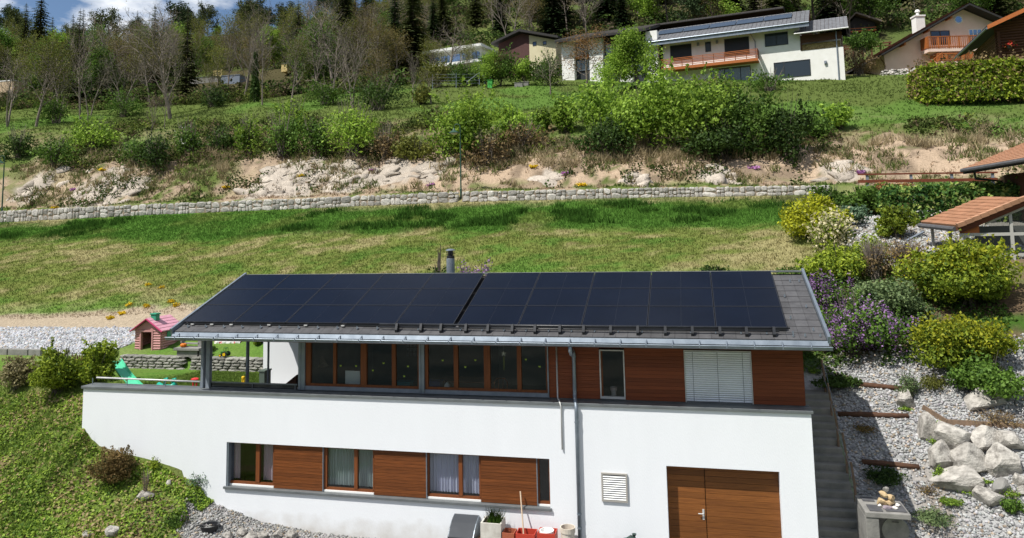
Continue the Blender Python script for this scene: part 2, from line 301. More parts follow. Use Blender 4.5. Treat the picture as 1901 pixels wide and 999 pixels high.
def tz(x, y, noise=True):
    x = np.atleast_1d(np.asarray(x, float)); y = np.atleast_1d(np.asarray(y, float)); x, y = np.broadcast_arrays(x, y)
    Yc = np.stack([np.interp(x, c[0], c[1]) for c in _C]); Zc = np.stack([np.interp(x, c[0], c[2]) for c in _C])
    k = np.clip((Yc <= y[None]).sum(0)-1, 0, len(_C)-2); i = np.arange(x.size).reshape(x.shape)
    g = lambda A, kk: np.take_along_axis(A, kk[None], 0)[0]
    y0, y1, z0, z1 = g(Yc, k), g(Yc, k+1), g(Zc, k), g(Zc, k+1)
    t = np.clip((y-y0)/np.maximum(y1-y0, 1e-6), 0, 1); z = z0+(z1-z0)*t
    if noise:
        far = np.clip((y-27)/6, 0, 1); bank = np.clip((y-54.2)/2.5, 0, 1)*np.clip((70-y)/7, 0, 1)
        z = z + (vnoise(x, y, 5, 3)-.5)*.45*far*np.clip(abs(y-53.7)/2, 0, 1) + (vnoise(x, y, 2.2, 9, 4)-.5)*1.5*bank + (vnoise(x, y, 14, 5)-.5)*2.5*np.clip((y-66)/20, 0, 1)*np.clip(abs(y-97)/8, .15, 1)
        le = np.clip((-18-x)/1, 0, 1)*np.clip((22-y)/1, 0, 1); z = z + (vnoise(x, y, 1.1, 21)-.5)*.4*le
    return z
def gz(x, y): return float(tz(x, y)[0])
def hit(px, py, y0=15., y1=420.):
    d = ray(px, py); Y = np.concatenate([np.arange(y0, 120, .05), np.arange(120, y1, .5)]); x = d.x/d.y*Y; z = ZC+d.z/d.y*Y; g = tz(x, Y)
    b = np.nonzero(z <= g)[0]
    if len(b) == 0: return None
    i = b[0]; return Vector((x[i], Y[i], g[i]))
# ---------------------------------------------------------------- ground colours (albedo of grass, soil, rock, gravel by place)
LUSH = np.array((.054, .118, .02)); MID = np.array((.135, .16, .042)); DRY = np.array((.33, .27, .15)); SAND = np.array((.39, .295, .21)); ROCK = np.array((.40, .35, .295)); GRAV = np.array((.33, .33, .325))
MEAD = np.array((.088, .118, .032)); FLOOR = np.array((.07, .062, .032)); SOIL = np.array((.17, .12, .075)); PATH = np.array((.33, .27, .195)); LAWN = np.array((.07, .105, .022)); IVY = np.array((.11, .15, .035))
rockpatch = []
for px, py, rx, rz_ in [(185, 355, 3.2, 2.2), (60, 355, 1.6, 1.4), (250, 345, 1.5, 1.), (540, 330, 3.3, 2.2), (500, 340, 2.2, 1.8), (640, 332, 2.3, 1.5), (590, 325, 1.8, 1.3), (720, 325, 2.2, 1.2), (1330, 325, 1.6, .8), (1020, 330, 1, .8), (1560, 318, 1.6, .8), (1180, 335, 1., .6), (800, 318, 1.5, .9)]:
    p = hit(px, py, 54); rockpatch.append((p.x, p.y, rx, rz_*1.4))
def gcol(x, y):
    n1 = vnoise(x, y, 3.2, 1, 4); n2 = vnoise(x, y, .9, 2, 3); n3 = vnoise(x, y, 9, 4, 3)
    def mixv(a, b, t): t = np.clip(t, 0, 1)[..., None]; return a*(1-t)+b*t
    def st(e0, e1, v): t = np.clip((v-e0)/(e1-e0), 0, 1); return t*t*(3-2*t)
    c = np.broadcast_to(MID, x.shape+(3,)).copy()
    c = mixv(c, DRY, st(.50, .64, n1*.55+n2*.45+.01*st(-25, -5, x))*.6); c = mixv(c, LUSH*1.3, st(.55, .7, 1-n1*.5-n2*.5)*.7)
    yb = 42.5-.07*x + (n1-.5)*5
    lush = st(-1.2, 1.2, y-yb); lc = mixv(np.broadcast_to(LUSH*1.15, c.shape), MID, st(.5, .75, n1)*.55); lc = mixv(lc, DRY, st(50.8, 52.6, y+(n2-.5)*3)*st(.48, .65, n3)*.7); c = mixv(c, lc, lush)
    c = mixv(c, LUSH*1.6, st(34.5, 32, y+(n1-.5)*4)*.6)
    # bank above the stone wall
    b = st(53.8, 54.2, y); vg = mixv(np.broadcast_to(MEAD*1.1, c.shape), SAND*.8, st(.46, .6, n2*.6+n1*.4)); c = mixv(c, vg, b)
    sand = st(55.0, 56.6, y+(n1-.5)*2.6)*st(63, 60, y+(n1-.5)*5)*st(-70, -52, x)
    sc = mixv(np.broadcast_to(SAND, c.shape), SAND*.55, st(.5, .7, n2)); sc = mixv(sc, MEAD*.9, st(.6, .7, n1*.5+n2*.5))
    c = mixv(c, sc, sand*st(.34, .5, n3+.13*(x > -20)+.08*n2))
    for (a, bb, rx, ry) in rockpatch:
        d = np.sqrt(((x-a)/rx)**2+((y-bb)/ry)**2); c = mixv(c, ROCK*(0.8+.4*n2)[..., None], st(1.1, .7, d+(n2-.5)*1.1))
    ab = st(61, 64.5, y+(n1-.5)*4); ac = mixv(np.broadcast_to(MEAD, c.shape), np.array((.21, .175, .10)), st(.47, .62, n1*.6+n2*.4)*st(74, 66, y)); ac = mixv(ac, LUSH*1.5, st(.5, .65, n3)*.5); c = mixv(c, ac, ab)
    c = mixv(c, FLOOR*(.7+.6*n2)[..., None], st(100, 112, y+(n3-.5)*16)*(1-st(.55, .62, n3)*.5))
    c = mixv(c, MEAD*1.25, st(112, 120, y)*st(160, 140, y)*st(-62, -52, x)*st(-20, -34, x))
    # right garden gravel
    rg = np.maximum(st(3.9, 4.2, x), (x > 2.7)*(y > 25))*st(17.5, 19, y)*(y < 53)*np.where(y > 30, st(3.5, 4.5, x), 1); gr = mixv(np.broadcast_to(GRAV*1.2, c.shape), GRAV*.75, n2)
    c = mixv(c, mixv(gr, SOIL, st(.66, .78, n1)*.6), rg*st(27.5, 26.3, y)); c = mixv(c, mixv(np.broadcast_to(LUSH*.8, c.shape), SOIL*.6, st(.4, .6, n2)), rg*st(26.3, 27.5, y)*st(34, 31.5, y)); c = mixv(c, gr, rg*st(31.5, 33.5, y)*st(6.3, 7.3, x)*st(43, 40, y)); c = mixv(c, SOIL, rg*st(28, 31, y)*st(5, 6, x)*.5)
    # left gravel heap and path
    lg = st(-23.4, -24.2, x+(n2-.5))*st(25.6, 26.2, y)*st(30.2, 29.6, y+(n2-.5)*.8); c = mixv(c, GRAV*1.1, lg)
    pa = st(29.4, 29.9, y+(n2-.5)*.6)*st(31.9, 31.3, y+(n2-.5)*.8)*(x < -8); c = mixv(c, PATH, pa); c = mixv(c, PATH*.9, st(-24.3, -23.6, x)*st(-20, -21, x)*st(27.8, 28.6, y)*st(31, 30, y))
    te = (y > 20.2)*(y < 26.2)*(x > -18.9)*(x < -14.5); c = mixv(c, LAWN, te*1.)
    # in front of the house
    fr = st(20.6, 20.2, y)*st(-14.9, -14.2, x+(n2-.5)*1.2-np.clip((19.4-y)*.45, -.5, 1.2))*(x < 3.6); c = mixv(c, GRAV*(.62+.3*n2)[..., None], fr)
    lf = st(22.6, 21.8, y)*(1-st(-14.9, -14.2, x+(n2-.5)*1.2-np.clip((19.4-y)*.45, -.5, 1.2)))*(x < -10)
    c = mixv(c, mixv(np.broadcast_to(IVY, c.shape), SOIL, st(.5, .62, n1*.5+n2*.5)*.8), lf)
    return c
def axis(segs):
    a = []
    for s, e, d in segs: a += list(np.arange(s, e, d))
    return np.array(a)
gx = axis([(-4000, -400, 600), (-400, -130, 18), (-130, -66, 3), (-66, -30, .4), (-30, 12, .3), (12, 34, .5), (34, 90, 3), (90, 400, 20), (400, 4001, 600)])
gy = axis([(-420, -60, 40), (-60, 8, 4), (8, 15, .5), (15, 27, .2), (27, 54, .3), (54, 66, .22), (66, 104, .7), (104, 160, 2.5), (160, 360, 8), (360, 900, 60), (900, 4001, 500)])
XX, YY = np.meshgrid(gx, gy); ZZ = tz(XX.ravel(), YY.ravel()); V = np.stack([XX.ravel(), YY.ravel(), ZZ], 1)
nx, ny = len(gx), len(gy); I = np.arange(nx*ny).reshape(ny, nx)
Q = np.stack([I[:-1, :-1], I[:-1, 1:], I[1:, 1:], I[1:, :-1]], -1).reshape(-1, 4)
me = npmesh('ground', V, Q, colmat('ground_cover_soil', 9, .42, .7, 12), 4, True, gcol(XX.ravel(), YY.ravel()))
ground = link(me, 'ground'); tag(ground, 'grassy hillside sheet with gravel, soil and rock patches', kind='structure')
# loose rocks lying in the cut bank
def rockscatter():
    rng = np.random.default_rng(17); pts = []
    for (a, b, rx, ry) in rockpatch:
        k = int(7*rx); pts += list(zip(rng.normal(a, rx*.55, k), rng.normal(b, ry*.5, k), rng.uniform(.25, 1.0, k), [1]*k))
    k = 170; xs = rng.uniform(-58, 24, k); pts += list(zip(xs, rng.uniform(55.2, 60.5, k), rng.uniform(.06, .26, k), [0]*k))
    bm = bmesh.new(); bmesh.ops.create_icosphere(bm, subdivisions=2, radius=1); S = np.array([v.co[:] for v in bm.verts]); Fi = np.array([[v.index for v in f.verts] for f in bm.faces]); bm.free()
    Vs, Fs, Cs = [], [], []
    for i, (x, y, s, wht) in enumerate(pts):
        if not 54.8 < y < 61.5: continue
        P = S.copy()
        for q in range(13 if wht else 9):
            d = rng.normal(size=3); d /= np.linalg.norm(d); h = rng.uniform(.32, .62) if wht else rng.uniform(.45, .8); P -= np.maximum(P@d-h, 0)[:, None]*d
        P = P*s*(np.array((rng.uniform(1.2, 2.2), .55, rng.uniform(.8, 1.3))) if wht else np.array((rng.uniform(.9, 1.7), .8, rng.uniform(.4, .7)))); a = rng.uniform(-.5, .5); P = np.stack([P[:, 0]*math.cos(a)-P[:, 2]*math.sin(a), P[:, 1], P[:, 0]*math.sin(a)+P[:, 2]*math.cos(a)], 1)
        if wht: ca_, sa_ = math.cos(.75), math.sin(.75); P = np.stack([P[:, 0], P[:, 1]*ca_+P[:, 2]*sa_, P[:, 2]*ca_-P[:, 1]*sa_], 1)
        Vs.append(P+np.array((x, y, float(tz(x, y)[0])-(.12 if wht else .2)*s))); Fs.append(Fi+len(S)*(len(Vs)-1)); c = (ROCK*rng.uniform(.8, 1.25) if wht else SAND*rng.uniform(.55, 1.05)); Cs.append(np.repeat(c[None], len(S), 0))
    return np.concatenate(Vs), np.concatenate(Fs), np.concatenate(Cs)
a, b, c = rockscatter(); tag(link(npmesh('loose_rock', a, b, colmat('bank_rock', 7, .35, .8, 9), 3, False, c), 'loose_rock'), 'broken pale rock lying in the cut bank above the rubble wall', 'rock', kind='stuff')
# opposite side of the valley, behind the camera (seen only mirrored in glass)
hx = np.linspace(-5200, 5200, 61); hy = np.array([-420, -900, -1600, -2400, -3200, -4200]); hz = np.array([-120, -140, 60, 520, 1000, 1300])
HX, HY = np.meshgrid(hx, hy); HZ = np.repeat(hz[:, None], len(hx), 1) + (vnoise(HX, HY, 900, 8, 4)-.5)*700*np.clip((hz[:, None]+140)/600, 0, 1)
I = np.arange(HX.size).reshape(HX.shape); Q = np.stack([I[:-1, :-1], I[:-1, 1:], I[1:, 1:], I[1:, :-1]], -1).reshape(-1, 4)
hills = link(npmesh('hills', np.stack([HX.ravel(), HY.ravel(), HZ.ravel()], 1), Q, mat('far_forest', (.02, .035, .035), (.085, .09, .075), s=.009, rough=1), 4, True), 'hills'); tag(hills, 'wooded slopes on the other side of the valley', kind='structure')
# ================================================================ the house with the solar roof
YW, YC = 20.1, 20.45
house = thing('house', 'white rendered house with brown timber upper floor and a roof covered in black solar panels', 'house', (-8, YW, 0))
mb = MB(); y0, y1 = YW, YW+.34
XL, XR = -18.98, 2.75; BX0, BX1, BZ0, BZ1 = -13.78, -3.94, 1.16, 2.44; GX0, GX1, GZ = -.86, 1.92, 2.42
mb.box(XL, BX0, y0, y1, -.6, 3.86); mb.box(BX0, BX1, y0, y1, -.6, BZ0); mb.box(BX0, BX1, y0, y1, BZ1, 3.86); mb.box(BX1, GX0, y0, y1, -.6, 3.86)
mb.box(GX0, GX1, y0, y1, GZ, 3.86); mb.box(GX1, XR, y0, y1, -.6, 3.86)
mb.box(XR-.3, XR, y1, 27.2, -.6, 3.86)
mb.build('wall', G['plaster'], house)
# interior shell: floors, back and side walls
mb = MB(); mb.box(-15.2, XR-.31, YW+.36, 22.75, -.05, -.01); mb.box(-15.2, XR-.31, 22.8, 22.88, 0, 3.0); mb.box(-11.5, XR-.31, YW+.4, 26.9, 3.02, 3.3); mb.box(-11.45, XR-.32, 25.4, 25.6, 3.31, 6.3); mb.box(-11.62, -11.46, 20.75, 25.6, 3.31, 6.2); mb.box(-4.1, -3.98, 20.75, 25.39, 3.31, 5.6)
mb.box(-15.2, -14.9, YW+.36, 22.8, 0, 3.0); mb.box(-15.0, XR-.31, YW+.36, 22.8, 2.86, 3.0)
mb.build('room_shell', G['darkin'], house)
# metal cap on the white wall
mb = MB(); mb.box(XL-.05, -14.82, YW-.05, YW+.5, 3.86, 3.94); mb.box(-14.82, XR+.05, YW-.05, YC+.06, 3.862, 3.938); mb.build('wall_cap', G['cap'], house, bevel=.008)
mb = MB(); mb.box(-14.82, XR+.02, YC+.06, YC+.14, 3.87, 3.965); mb.build('base_flashing', G['cap'], house)
# hand rail on the terrace wall
r = MB(); r.tube([(-18.75, YW+.28, 4.15), (-14.95, YW+.28, 4.12)], .026, 8); rail = r.build('hand_rail', G['alu'], house, smooth=True)
for px in (172, 236, 307, 372):
    x = X_(px, YW+.28, 710); r = MB(); r.tube([(x, YW+.28, 3.94), (x, YW+.28, 4.13)], .014, 6); r.build('stanchion', G['steel'], rail)
# loggia: posts, glass rail, back wall
for px, w_ in ((377.5, .09), (388, .13)):
    x = X_(px, YC-.05, 680); q = MB(); q.box(x-w_/2, x+w_/2, YC-.12, YC+.02, 3.94, 5.62); q.build('post', G['steel'], house, bevel=.01)
for px, Y, r_ in ((459.5, 21.4, .055), (498, 21.4, .035)):
    x = X_(px, Y, 680); q = MB(); q.tube([(x, Y, 3.2), (x, Y, 5.9)], r_, 10); q.build('post', G['steel'], house, smooth=True)
x0, x1 = X_(391, YC, 700), X_(553, YC, 700)
q = MB(); q.box(x0, x1, YC-.06, YC-.02, 4.10, 4.135); q.box(x0, x1, YC-.06, YC-.02, 3.95, 3.965); lr = q.build('loggia_rail', G['cap'], house)
q = MB(); q.box(x0, x1, YC-.045, YC-.035, 3.97, 4.1); q.build('rail_glass', G['glassd'], lr)
for x in (x0+.05, (x0+x1)/2, x1-.05): q = MB(); q.box(x-.012, x+.012, YC-.07, YC-.06, 3.94, 4.13); q.build('stanchion', G['cap'], lr)
q = MB(); q.box(-15.35, -11.6, 24.5, 24.75, 3.0, 6.9); q.build('loggia_wall', G['plaster'], house)
q = MB(); q.box(-15.2, -11.6, YC, 26, 3.1, 3.26); q.build('terrace_slab', G['conc'], house)
# glazed wall of the living room
def gx5(X): return X_(540+X/3.656, YC, 690)
def glazed(X0, X1, frames, panes):
    a, b = gx5(X0), gx5(X1)
    q = MB(); q.box(a, b, YC, YC+.1, 3.97, 4.08); wd = q.build('window', G['steel'], house)
    zt = 5.6
    q = MB(); q.box(a, b, YC+.05, YC+.12, 4.08, 4.15); q.box(a, b, YC+.05, YC+.12, 5.46, zt)
    for f0, f1 in frames: q.box(gx5(f0), gx5(f1), YC+.03, YC+.13, 4.15, 5.46)
    q.build('frame', G['frame'], wd)
    for f0, f1 in panes: q = MB(); q.box(gx5(f0), gx5(f1), YC+.07, YC+.09, 4.15, 5.46); q.build('pane', G['glass'], wd)
    return wd
w1 = glazed(97, 868, [(97, 130), (283, 303), (470, 510), (682, 708), (858, 868)], [(130, 283), (303, 470), (510, 682), (708, 858)])
w2 = glazed(908, 1740, [(908, 928), (1103, 1132), (1308, 1350), (1533, 1562), (1730, 1740)], [(928, 1103), (1132, 1308), (1350, 1533), (1562, 1730)])
for a, b in ((52, 70), (72, 97), (870, 884), (886, 907), (1741, 1750)):
    q = MB(); q.box(gx5(a), gx5(b), YC-.03, YC+.06, 3.965, 5.62); q.build('window_post', G['zinc'], house, bevel=.006)
star = mat('green_sticker', (.35, .5, .06), rough=.6)
for X, Y in [(338, 216), (443, 218), (556, 248), (629, 199), (769, 287), (795, 220), (1030, 180), (1184, 225), (1252, 178), (1594, 174), (1688, 222)]:
    px, py = 540+X/3.656, 620+Y/3.656; p = at(px, py, YC+.062); s = .032; wd = w1 if X < 880 else w2
    q = MB(); q.add([p+Vector(v)*s for v in ((-1, 0, .9), (0, 0, .25), (1, 0, .9), (.75, 0, -.1), (.6, 0, -.9), (0, 0, -.3), (-.6, 0, -.9), (-.75, 0, -.1))], [(0, 1, 7), (1, 2, 3), (3, 4, 5), (5, 6, 7), (1, 3, 5, 7)])
    q.build('butterfly_sticker', star, wd)
# timber boards of the upper floor
CX0, CX1 = gx5(1750), 2.67; NW = (X_(1113.5, YC, 700), X_(1160, YC, 700), 3.99, 5.29); BL = (X_(1271, YC, 700), X_(1396.5, YC, 700), 3.965, 5.285)
q = MB(); q.box(CX0, NW[0], YC+.06, YC+.25, 3.96, 5.75); q.box(NW[1], BL[0], YC+.06, YC+.25, 3.96, 5.75); q.box(BL[1], CX1-.02, YC+.06, YC+.25, 3.96, 5.75); q.box(NW[0], NW[1], YC+.06, YC+.25, 5.30, 5.75); q.box(BL[0], BL[1], YC+.06, YC+.25, 5.30, 5.75); q.box(2.45, CX1-.02, YC+.25, 27, 3.96, 5.7)
q.build('upper_wall', mat('board_shadow', (.06, .018, .009), rough=.9), house)
bh = .098; k = 0
while 3.97+bh*(k+1) < 5.72:
    z0 = 3.97+bh*k; z1 = z0+bh-.004; k += 1
    spans = [(CX0, CX1)]
    for (a, b, c, d) in (NW, BL):
        if z1 > c and z0 < d: spans = [s for t in spans for s in ((t[0], min(a, t[1])), (max(b, t[0]), t[1])) if s[1]-s[0] > .02]
    for a, b in spans:
        q = MB(); q.box(a, b, YC+.02, YC+.06, z0, z1); q.build('board', G['clad'], house)
for z in np.arange(3.97, 5.7, .098):
    q = MB(); q.box(CX1-.019, CX1+.02, YC+.07, 26.9, z, z+.094); q.build('board', G['clad'], house)
a, b, c, d = NW
q = MB(); q.box(a, a+.035, YC-.01, YC+.1, c, d); q.box(b-.03, b, YC-.01, YC+.1, c, d); q.box(a+.035, b-.03, YC-.01, YC+.1, d-.03, d); q.box(a+.035, b-.03, YC-.01, YC+.1, c, c+.06); nw = q.build('narrow_window', G['alu'], house)
q = MB(); q.box(a+.036, a+.08, YC+.03, YC+.09, c+.06, d-.03); q.build('frame', G['frame'], nw)
q = MB(); q.box(a+.08, b-.03, YC+.05, YC+.07, c+.06, d-.03); q.build('pane', G['glass'], nw)
a, b, c, d = BL
q = MB(); q.box(a, a+.022, YC-.01, YC+.1, c, d); q.box(b-.022, b, YC-.01, YC+.1, c, d); q.box(a, b, YC-.01, YC+.1, d+.002, d+.03); bl = q.build('blind', G['alu'], house)
blm = mat('blind_slat', (.86, .9, .96), (.8, .84, .9), s=2, rough=.7, metal=.0)
n = 23; slat = MB(); slat.add([(0, 0, 0), (b-a-.05, 0, 0), (b-a-.05, -.022, .028), (0, -.022, .028), (b-a-.05, -.012, .052), (0, -.012, .052)], [(0, 1, 2, 3), (3, 2, 4, 5)]); sme = slat.mesh('blind_slat', blm)
for i in range(n):
    o = link(sme, 'slat', bl, Vector((a+.025, YC+.05, c+.02+i*(d-c-.03)/n))-ORG[bl.name])
for t in (.13, .5, .87): q = MB(); q.box(a+(b-a)*t-.006, a+(b-a)*t+.006, YC+.02, YC+.024, c+.02, d); q.build('ladder_cord', G['steel'], bl)
q = MB(); q.box(a+.02, b-.02, YC+.12, YC+.14, c, d); q.build('backing', G['darkin'], bl)
# lower window band
YF = YW+.13
q = MB(); q.box(BX0-.06, BX1+.04, YW-.06, YW+.3, BZ0-.055, BZ0+.012); q.build('window_sill', G['cap'], house, bevel=.006)
q = MB(); q.box(BX0, BX0+.06, YW+.02, YW+.3, BZ0+.012, BZ1); q.build('reveal_plate', G['zinc'], house)
def bx(X): return X_(400+X/2.88, YF, 870)
wins = [(70, 314, [(70, 80), (216, 236), (308, 314)], [(80, 216), (236, 308)]), (582, 848, [(582, 597), (742, 760), (842, 848)], [(597, 742), (760, 842)]), (1128, 1418, [(1128, 1142), (1300, 1320), (1410, 1418)], [(1142, 1300), (1320, 1410)]), (1718, 1786, [(1718, 1730), (1782, 1786)], [(1730, 1782)])]
for X0, X1, fr, pn in wins:
    q = MB(); q.box(bx(X0), bx(X1), YF, YF+.08, BZ0+.06, BZ0+.13); q.box(bx(X0), bx(X1), YF, YF+.08, BZ1-.05, BZ1)
    for f0, f1 in fr: q.box(bx(f0), bx(f1), YF-.01, YF+.09, BZ0+.13, BZ1-.05)
    wd = q.build('window', G['frame'], house)
    q = MB(); q.box(bx(X0), bx(X1), YF-.03, YF+.07, BZ0+.013, BZ0+.06); q.build('inner_sill', G['white'], wd)
    for f0, f1 in pn: q = MB(); q.box(bx(f0), bx(f1), YF+.03, YF+.045, BZ0+.13, BZ1-.05); q.build('pane', G['glasslow'], wd)
q = MB(); q.box(BX0, BX1, YF+.1, YF+.12, BZ1-.02, BZ1+.3); q.build('lintel_board', G['frame'], house)
for X0, X1 in ((314, 573), (849, 1126), (1419, 1716)):
    xa, xb = bx(X0)+.0, bx(X1)-.02
    xa = X_(400+X0/2.88, YW+.08, 870); xb = X_(400+X1/2.88, YW+.08, 870)
    q = MB(); q.box(xa+.02, xb-.02, YW+.095, YW+.12, BZ0+.02, BZ1-.01); sh = q.build('shutter', mat('shutter_dark', (.05, .018, .008), rough=.8), house)
    nb = 14; hb = (BZ1-BZ0-.04)/nb
    for i in range(nb): q = MB(); z = BZ0+.025+i*hb; q.box(xa, xb, YW+.075, YW+.095, z, z+hb-.006); q.build('board', G['shutter'], sh)
    q = MB(); q.box(xb, xb+.025, YW+.07, YW+.12, BZ0+.02, BZ1); q.build('guide_rail', G['zinc'], sh)
# garage door: two leaves of boards
YG = YW+.27; xs = X_(1310, YG, 930)
for i, (a, b) in enumerate(((GX0, xs-.006), (xs+.006, GX1))):
    q = MB(); q.box(a, b, YG+.02, YG+.07, 0, GZ); gd = q.build('garage_door', mat('door_core', (.06, .022, .01), rough=.8), house)
    nb = 17; hb = GZ/nb
    for j in range(nb): q = MB(); q.box(a+.004, b-.004, YG, YG+.02, j*hb+.002, (j+1)*hb-.004); q.build('board', G['door'], gd)
    if i == 0:
        hx = X_(1306, YG, 955); hz_ = Z_(1306, 955, YG)
        q = MB(); q.box(hx-.025, hx+.025, YG-.012, YG, hz_-.13, hz_+.13); q.tube([(hx, YG-.01, hz_+.03), (hx, YG-.06, hz_+.03), (hx-.13, YG-.06, hz_+.03)], .014, 8); q.build('handle', G['alu'], gd)
# ventilation grille
vx0, vx1 = X_(1117, YW, 905), X_(1165, YW, 905); vz0, vz1 = Z_(1141, 931, YW), Z_(1141, 878, YW)
q = MB(); q.box(vx0, vx0+.04, YW-.05, YW, vz0, vz1); q.box(vx1-.04, vx1, YW-.05, YW, vz0, vz1); q.box(vx0+.04, vx1-.04, YW-.05, YW, vz1-.04, vz1); q.box(vx0+.04, vx1-.04, YW-.05, YW, vz0, vz0+.04)
vg = q.build('vent_grille', mat('grille_frame', (.36, .34, .31), rough=.6), house)
q = MB(); q.box(vx0+.04, vx1-.04, YW-.008, YW-.004, vz0+.04, vz1-.04); q.build('backing', G['deck'], vg)
for i in range(11):
    z = vz0+.055+i*(vz1-vz0-.1)/11; q = MB(); q.add([(vx0+.04, YW-.05, z), (vx1-.04, YW-.05, z), (vx1-.04, YW-.02, z+.034), (vx0+.04, YW-.02, z+.034)], [(0, 1, 2, 3)]); q.build('slat', G['white'], vg)
# ---------------------------------------------------------------- roof
TA = .3805; ANG = math.atan(TA); CA, SA = math.cos(ANG), math.sin(ANG)
def rz(Y): return 5.885+(Y-19.92)*TA       # tile plane
RX0, RX1, RY0, RY1 = -15.32, 3.17, 19.56, 23.33
q = MB(); zz = -.05
q.prism([(RX0, RY0, rz(RY0)+zz), (RX0, RY1, rz(RY1)+zz), (RX0, 27.8, rz(RY1)-1.75), (RX0, 27.8, rz(RY1)-1.93), (RX0, RY1, rz(RY1)-.22), (RX0, RY0, rz(RY0)-.2)], (RX1-RX0, 0, 0)); roof = q.build('roof', G['deck'], house)
q = MB(); q.box(RX0+.05, RX1-.05, RY0+.05, YC+.02, rz(RY0)-.27, rz(RY0)-.215); q.build('soffit', G['shutter'], roof)
for x in (RX0-.012, RX1+.012):   # verge metal
    q = MB(); q.bar((x, RY0-.06, rz(RY0)+.0), (x, RY1, rz(RY1)+.025), .07, .2); q.build('verge_strip', G['zinc'], roof)
q = MB(); q.bar((RX0, RY1+.01, rz(RY1)+.03), (RX1, RY1+.01, rz(RY1)+.03), .22, .04); q.build('ridge_strip', G['cap'], roof)
q = MB(); q.prism([(RX0, RY0+.0, rz(RY0)-.015), (RX0, RY0-.012, rz(RY0)-.02), (RX0, RY0-.06, rz(RY0)-.13), (RX0, RY0-.045, rz(RY0)-.13)], (RX1-RX0, 0, 0)); q.build('eave_flashing', G['zinc'], roof)
# tiles: lowest two courses over the whole width, all courses on the bare strip at the right
PXR = 2.335
tl = .345*1.0; tw = .302
tm = MB(); tm.box(0, tw-.006, 0, tl+.05, 0, .022); tme = tm.mesh('roof_tile', G['tile'])
ro = ORG[roof.name]
nc = int((RY1-RY0)/CA/tl)
for j in range(nc+1):
    s = .0 + j*tl; Y = RY0+.0+s*CA
    if Y+tl*CA > RY1+.02: break
    x = RX1-.035-tw; lo = RX0+.03 if j < 2 else PXR-.32
    while x > lo-.15:
        link(tme, 'roof_tile', roof, Vector((max(x, RX0+.03), Y, rz(Y)-.012))-ro, (ANG-.035, 0, 0), (1, 1, 1)); x -= tw
# zinc gutter with clips
GY, GZ_ = 19.42, 5.6
q = MB(); prof = [(math.cos(t)*.085, math.sin(t)*.085) for t in np.linspace(math.pi, 2*math.pi, 9)]
inn = [(math.cos(t)*.078, math.sin(t)*.078) for t in np.linspace(2*math.pi, math.pi, 9)]
poly = [(RX0-.1, GY+a, GZ_+b) for a, b in prof+inn]; q.prism(poly, (RX1-RX0+.16, 0, 0)); q.tube([(RX0-.1, GY-.085, GZ_+.004), (RX1+.06, GY-.085, GZ_+.004)], .014, 6); gut = q.build('gutter', G['zinc'], house)
cm = MB(); cm.bar((0, -.1, .0), (0, .13, .11), .028, .012); cm.box(-.014, .014, -.108, -.094, -.05, .02); cme = cm.mesh('gutter_clip', G['zinc'])
for x in np.arange(RX0+.25, RX1, .66): link(cme, 'gutter_clip', gut, Vector((x, GY, GZ_))-ORG[gut.name])
# snow hooks and the black snow guard
hm = MB(); hm.bar((0, 0, .0), (0, -.09, -.03), .03, .014); hm.bar((0, -.09, -.035), (0, -.085, .05), .03, .014); hme = hm.mesh('snow_hook', G['zinc'])
for x in np.arange(RX0+.35, 2.6, .62):
    Y = RY0+.29; link(hme, 'snow_hook', roof, Vector((x, Y, rz(Y)+.03))-ro)
for px, py in ((1466, 521), (1483, 521), (1456, 549), (1496, 568), (1467, 589), (1509, 611), (1472, 622), (1494, 622), (1522, 622)):
    d = ray(px, py); t = (5.885-19.92*TA-ZC+.02)/(d.z-TA*d.y); p = Vector((d.x*t, d.y*t, ZC+d.z*t)); link(hme, 'snow_hook', roof, p-ro)
xa, xb = X_(706, 19.8, 602), X_(1466, 19.8, 612)
q = MB(); q.tube([(xa, 19.74, rz(19.74)+.19), (xb, 19.74, rz(19.74)+.19)], .024, 8); q.tube([(xa, 19.76, rz(19.76)+.1), (xb-.25, 19.76, rz(19.76)+.1)], .02, 8); sg = q.build('snow_guard', G['black'], roof, smooth=True)
for px in (738, 783, 820, 866, 907, 952, 994, 1040, 1084, 1134, 1184, 1235, 1285, 1336, 1385, 1436):
    x = X_(px, 19.75, 608); q = MB(); y = 19.72; q.prism([(x-.035, y-.06, rz(y-.06)-.02), (x-.035, y+.1, rz(y)+.02), (x-.035, y+.06, rz(y)+.23), (x-.035, y-.03, rz(y)+.23), (x-.035, y-.1, rz(y)+.06)], (.07, 0, 0)); q.build('guard_bracket', G['black'], sg)
# solar panels
pw, ph = 1.742, 1.154; PX0, PY0, PZ0 = -15.233, 19.921, 6.010
fm = MB(); W_, H_ = pw-.02, ph-.02
for a, b, c, d in ((0, .012, 0, H_), (W_-.012, W_, 0, H_), (.012, W_-.012, 0, .012), (.012, W_-.012, H_-.012, H_)): fm.box(a, b, c, d, -.04, 0)
fme = fm.mesh('solar_panel', G['pvframe'])
c1 = MB(); c1.box(.0125, W_/2-.004, .0125, H_-.0125, -.03, -.006); c1e = c1.mesh('cell_sheet', G['pv'])
c2 = MB(); c2.box(W_/2+.004, W_-.0125, .0125, H_-.0125, -.03, -.006); c2e = c2.mesh('cell_sheet_half', G['pv'])
c3 = MB(); c3.box(W_/2-.0038, W_/2+.0038, .0125, H_-.0125, -.03, -.008); c3e = c3.mesh('cell_seam', mat('cell_seam', (.016, .018, .024), rough=.4))
ho = ORG[house.name]
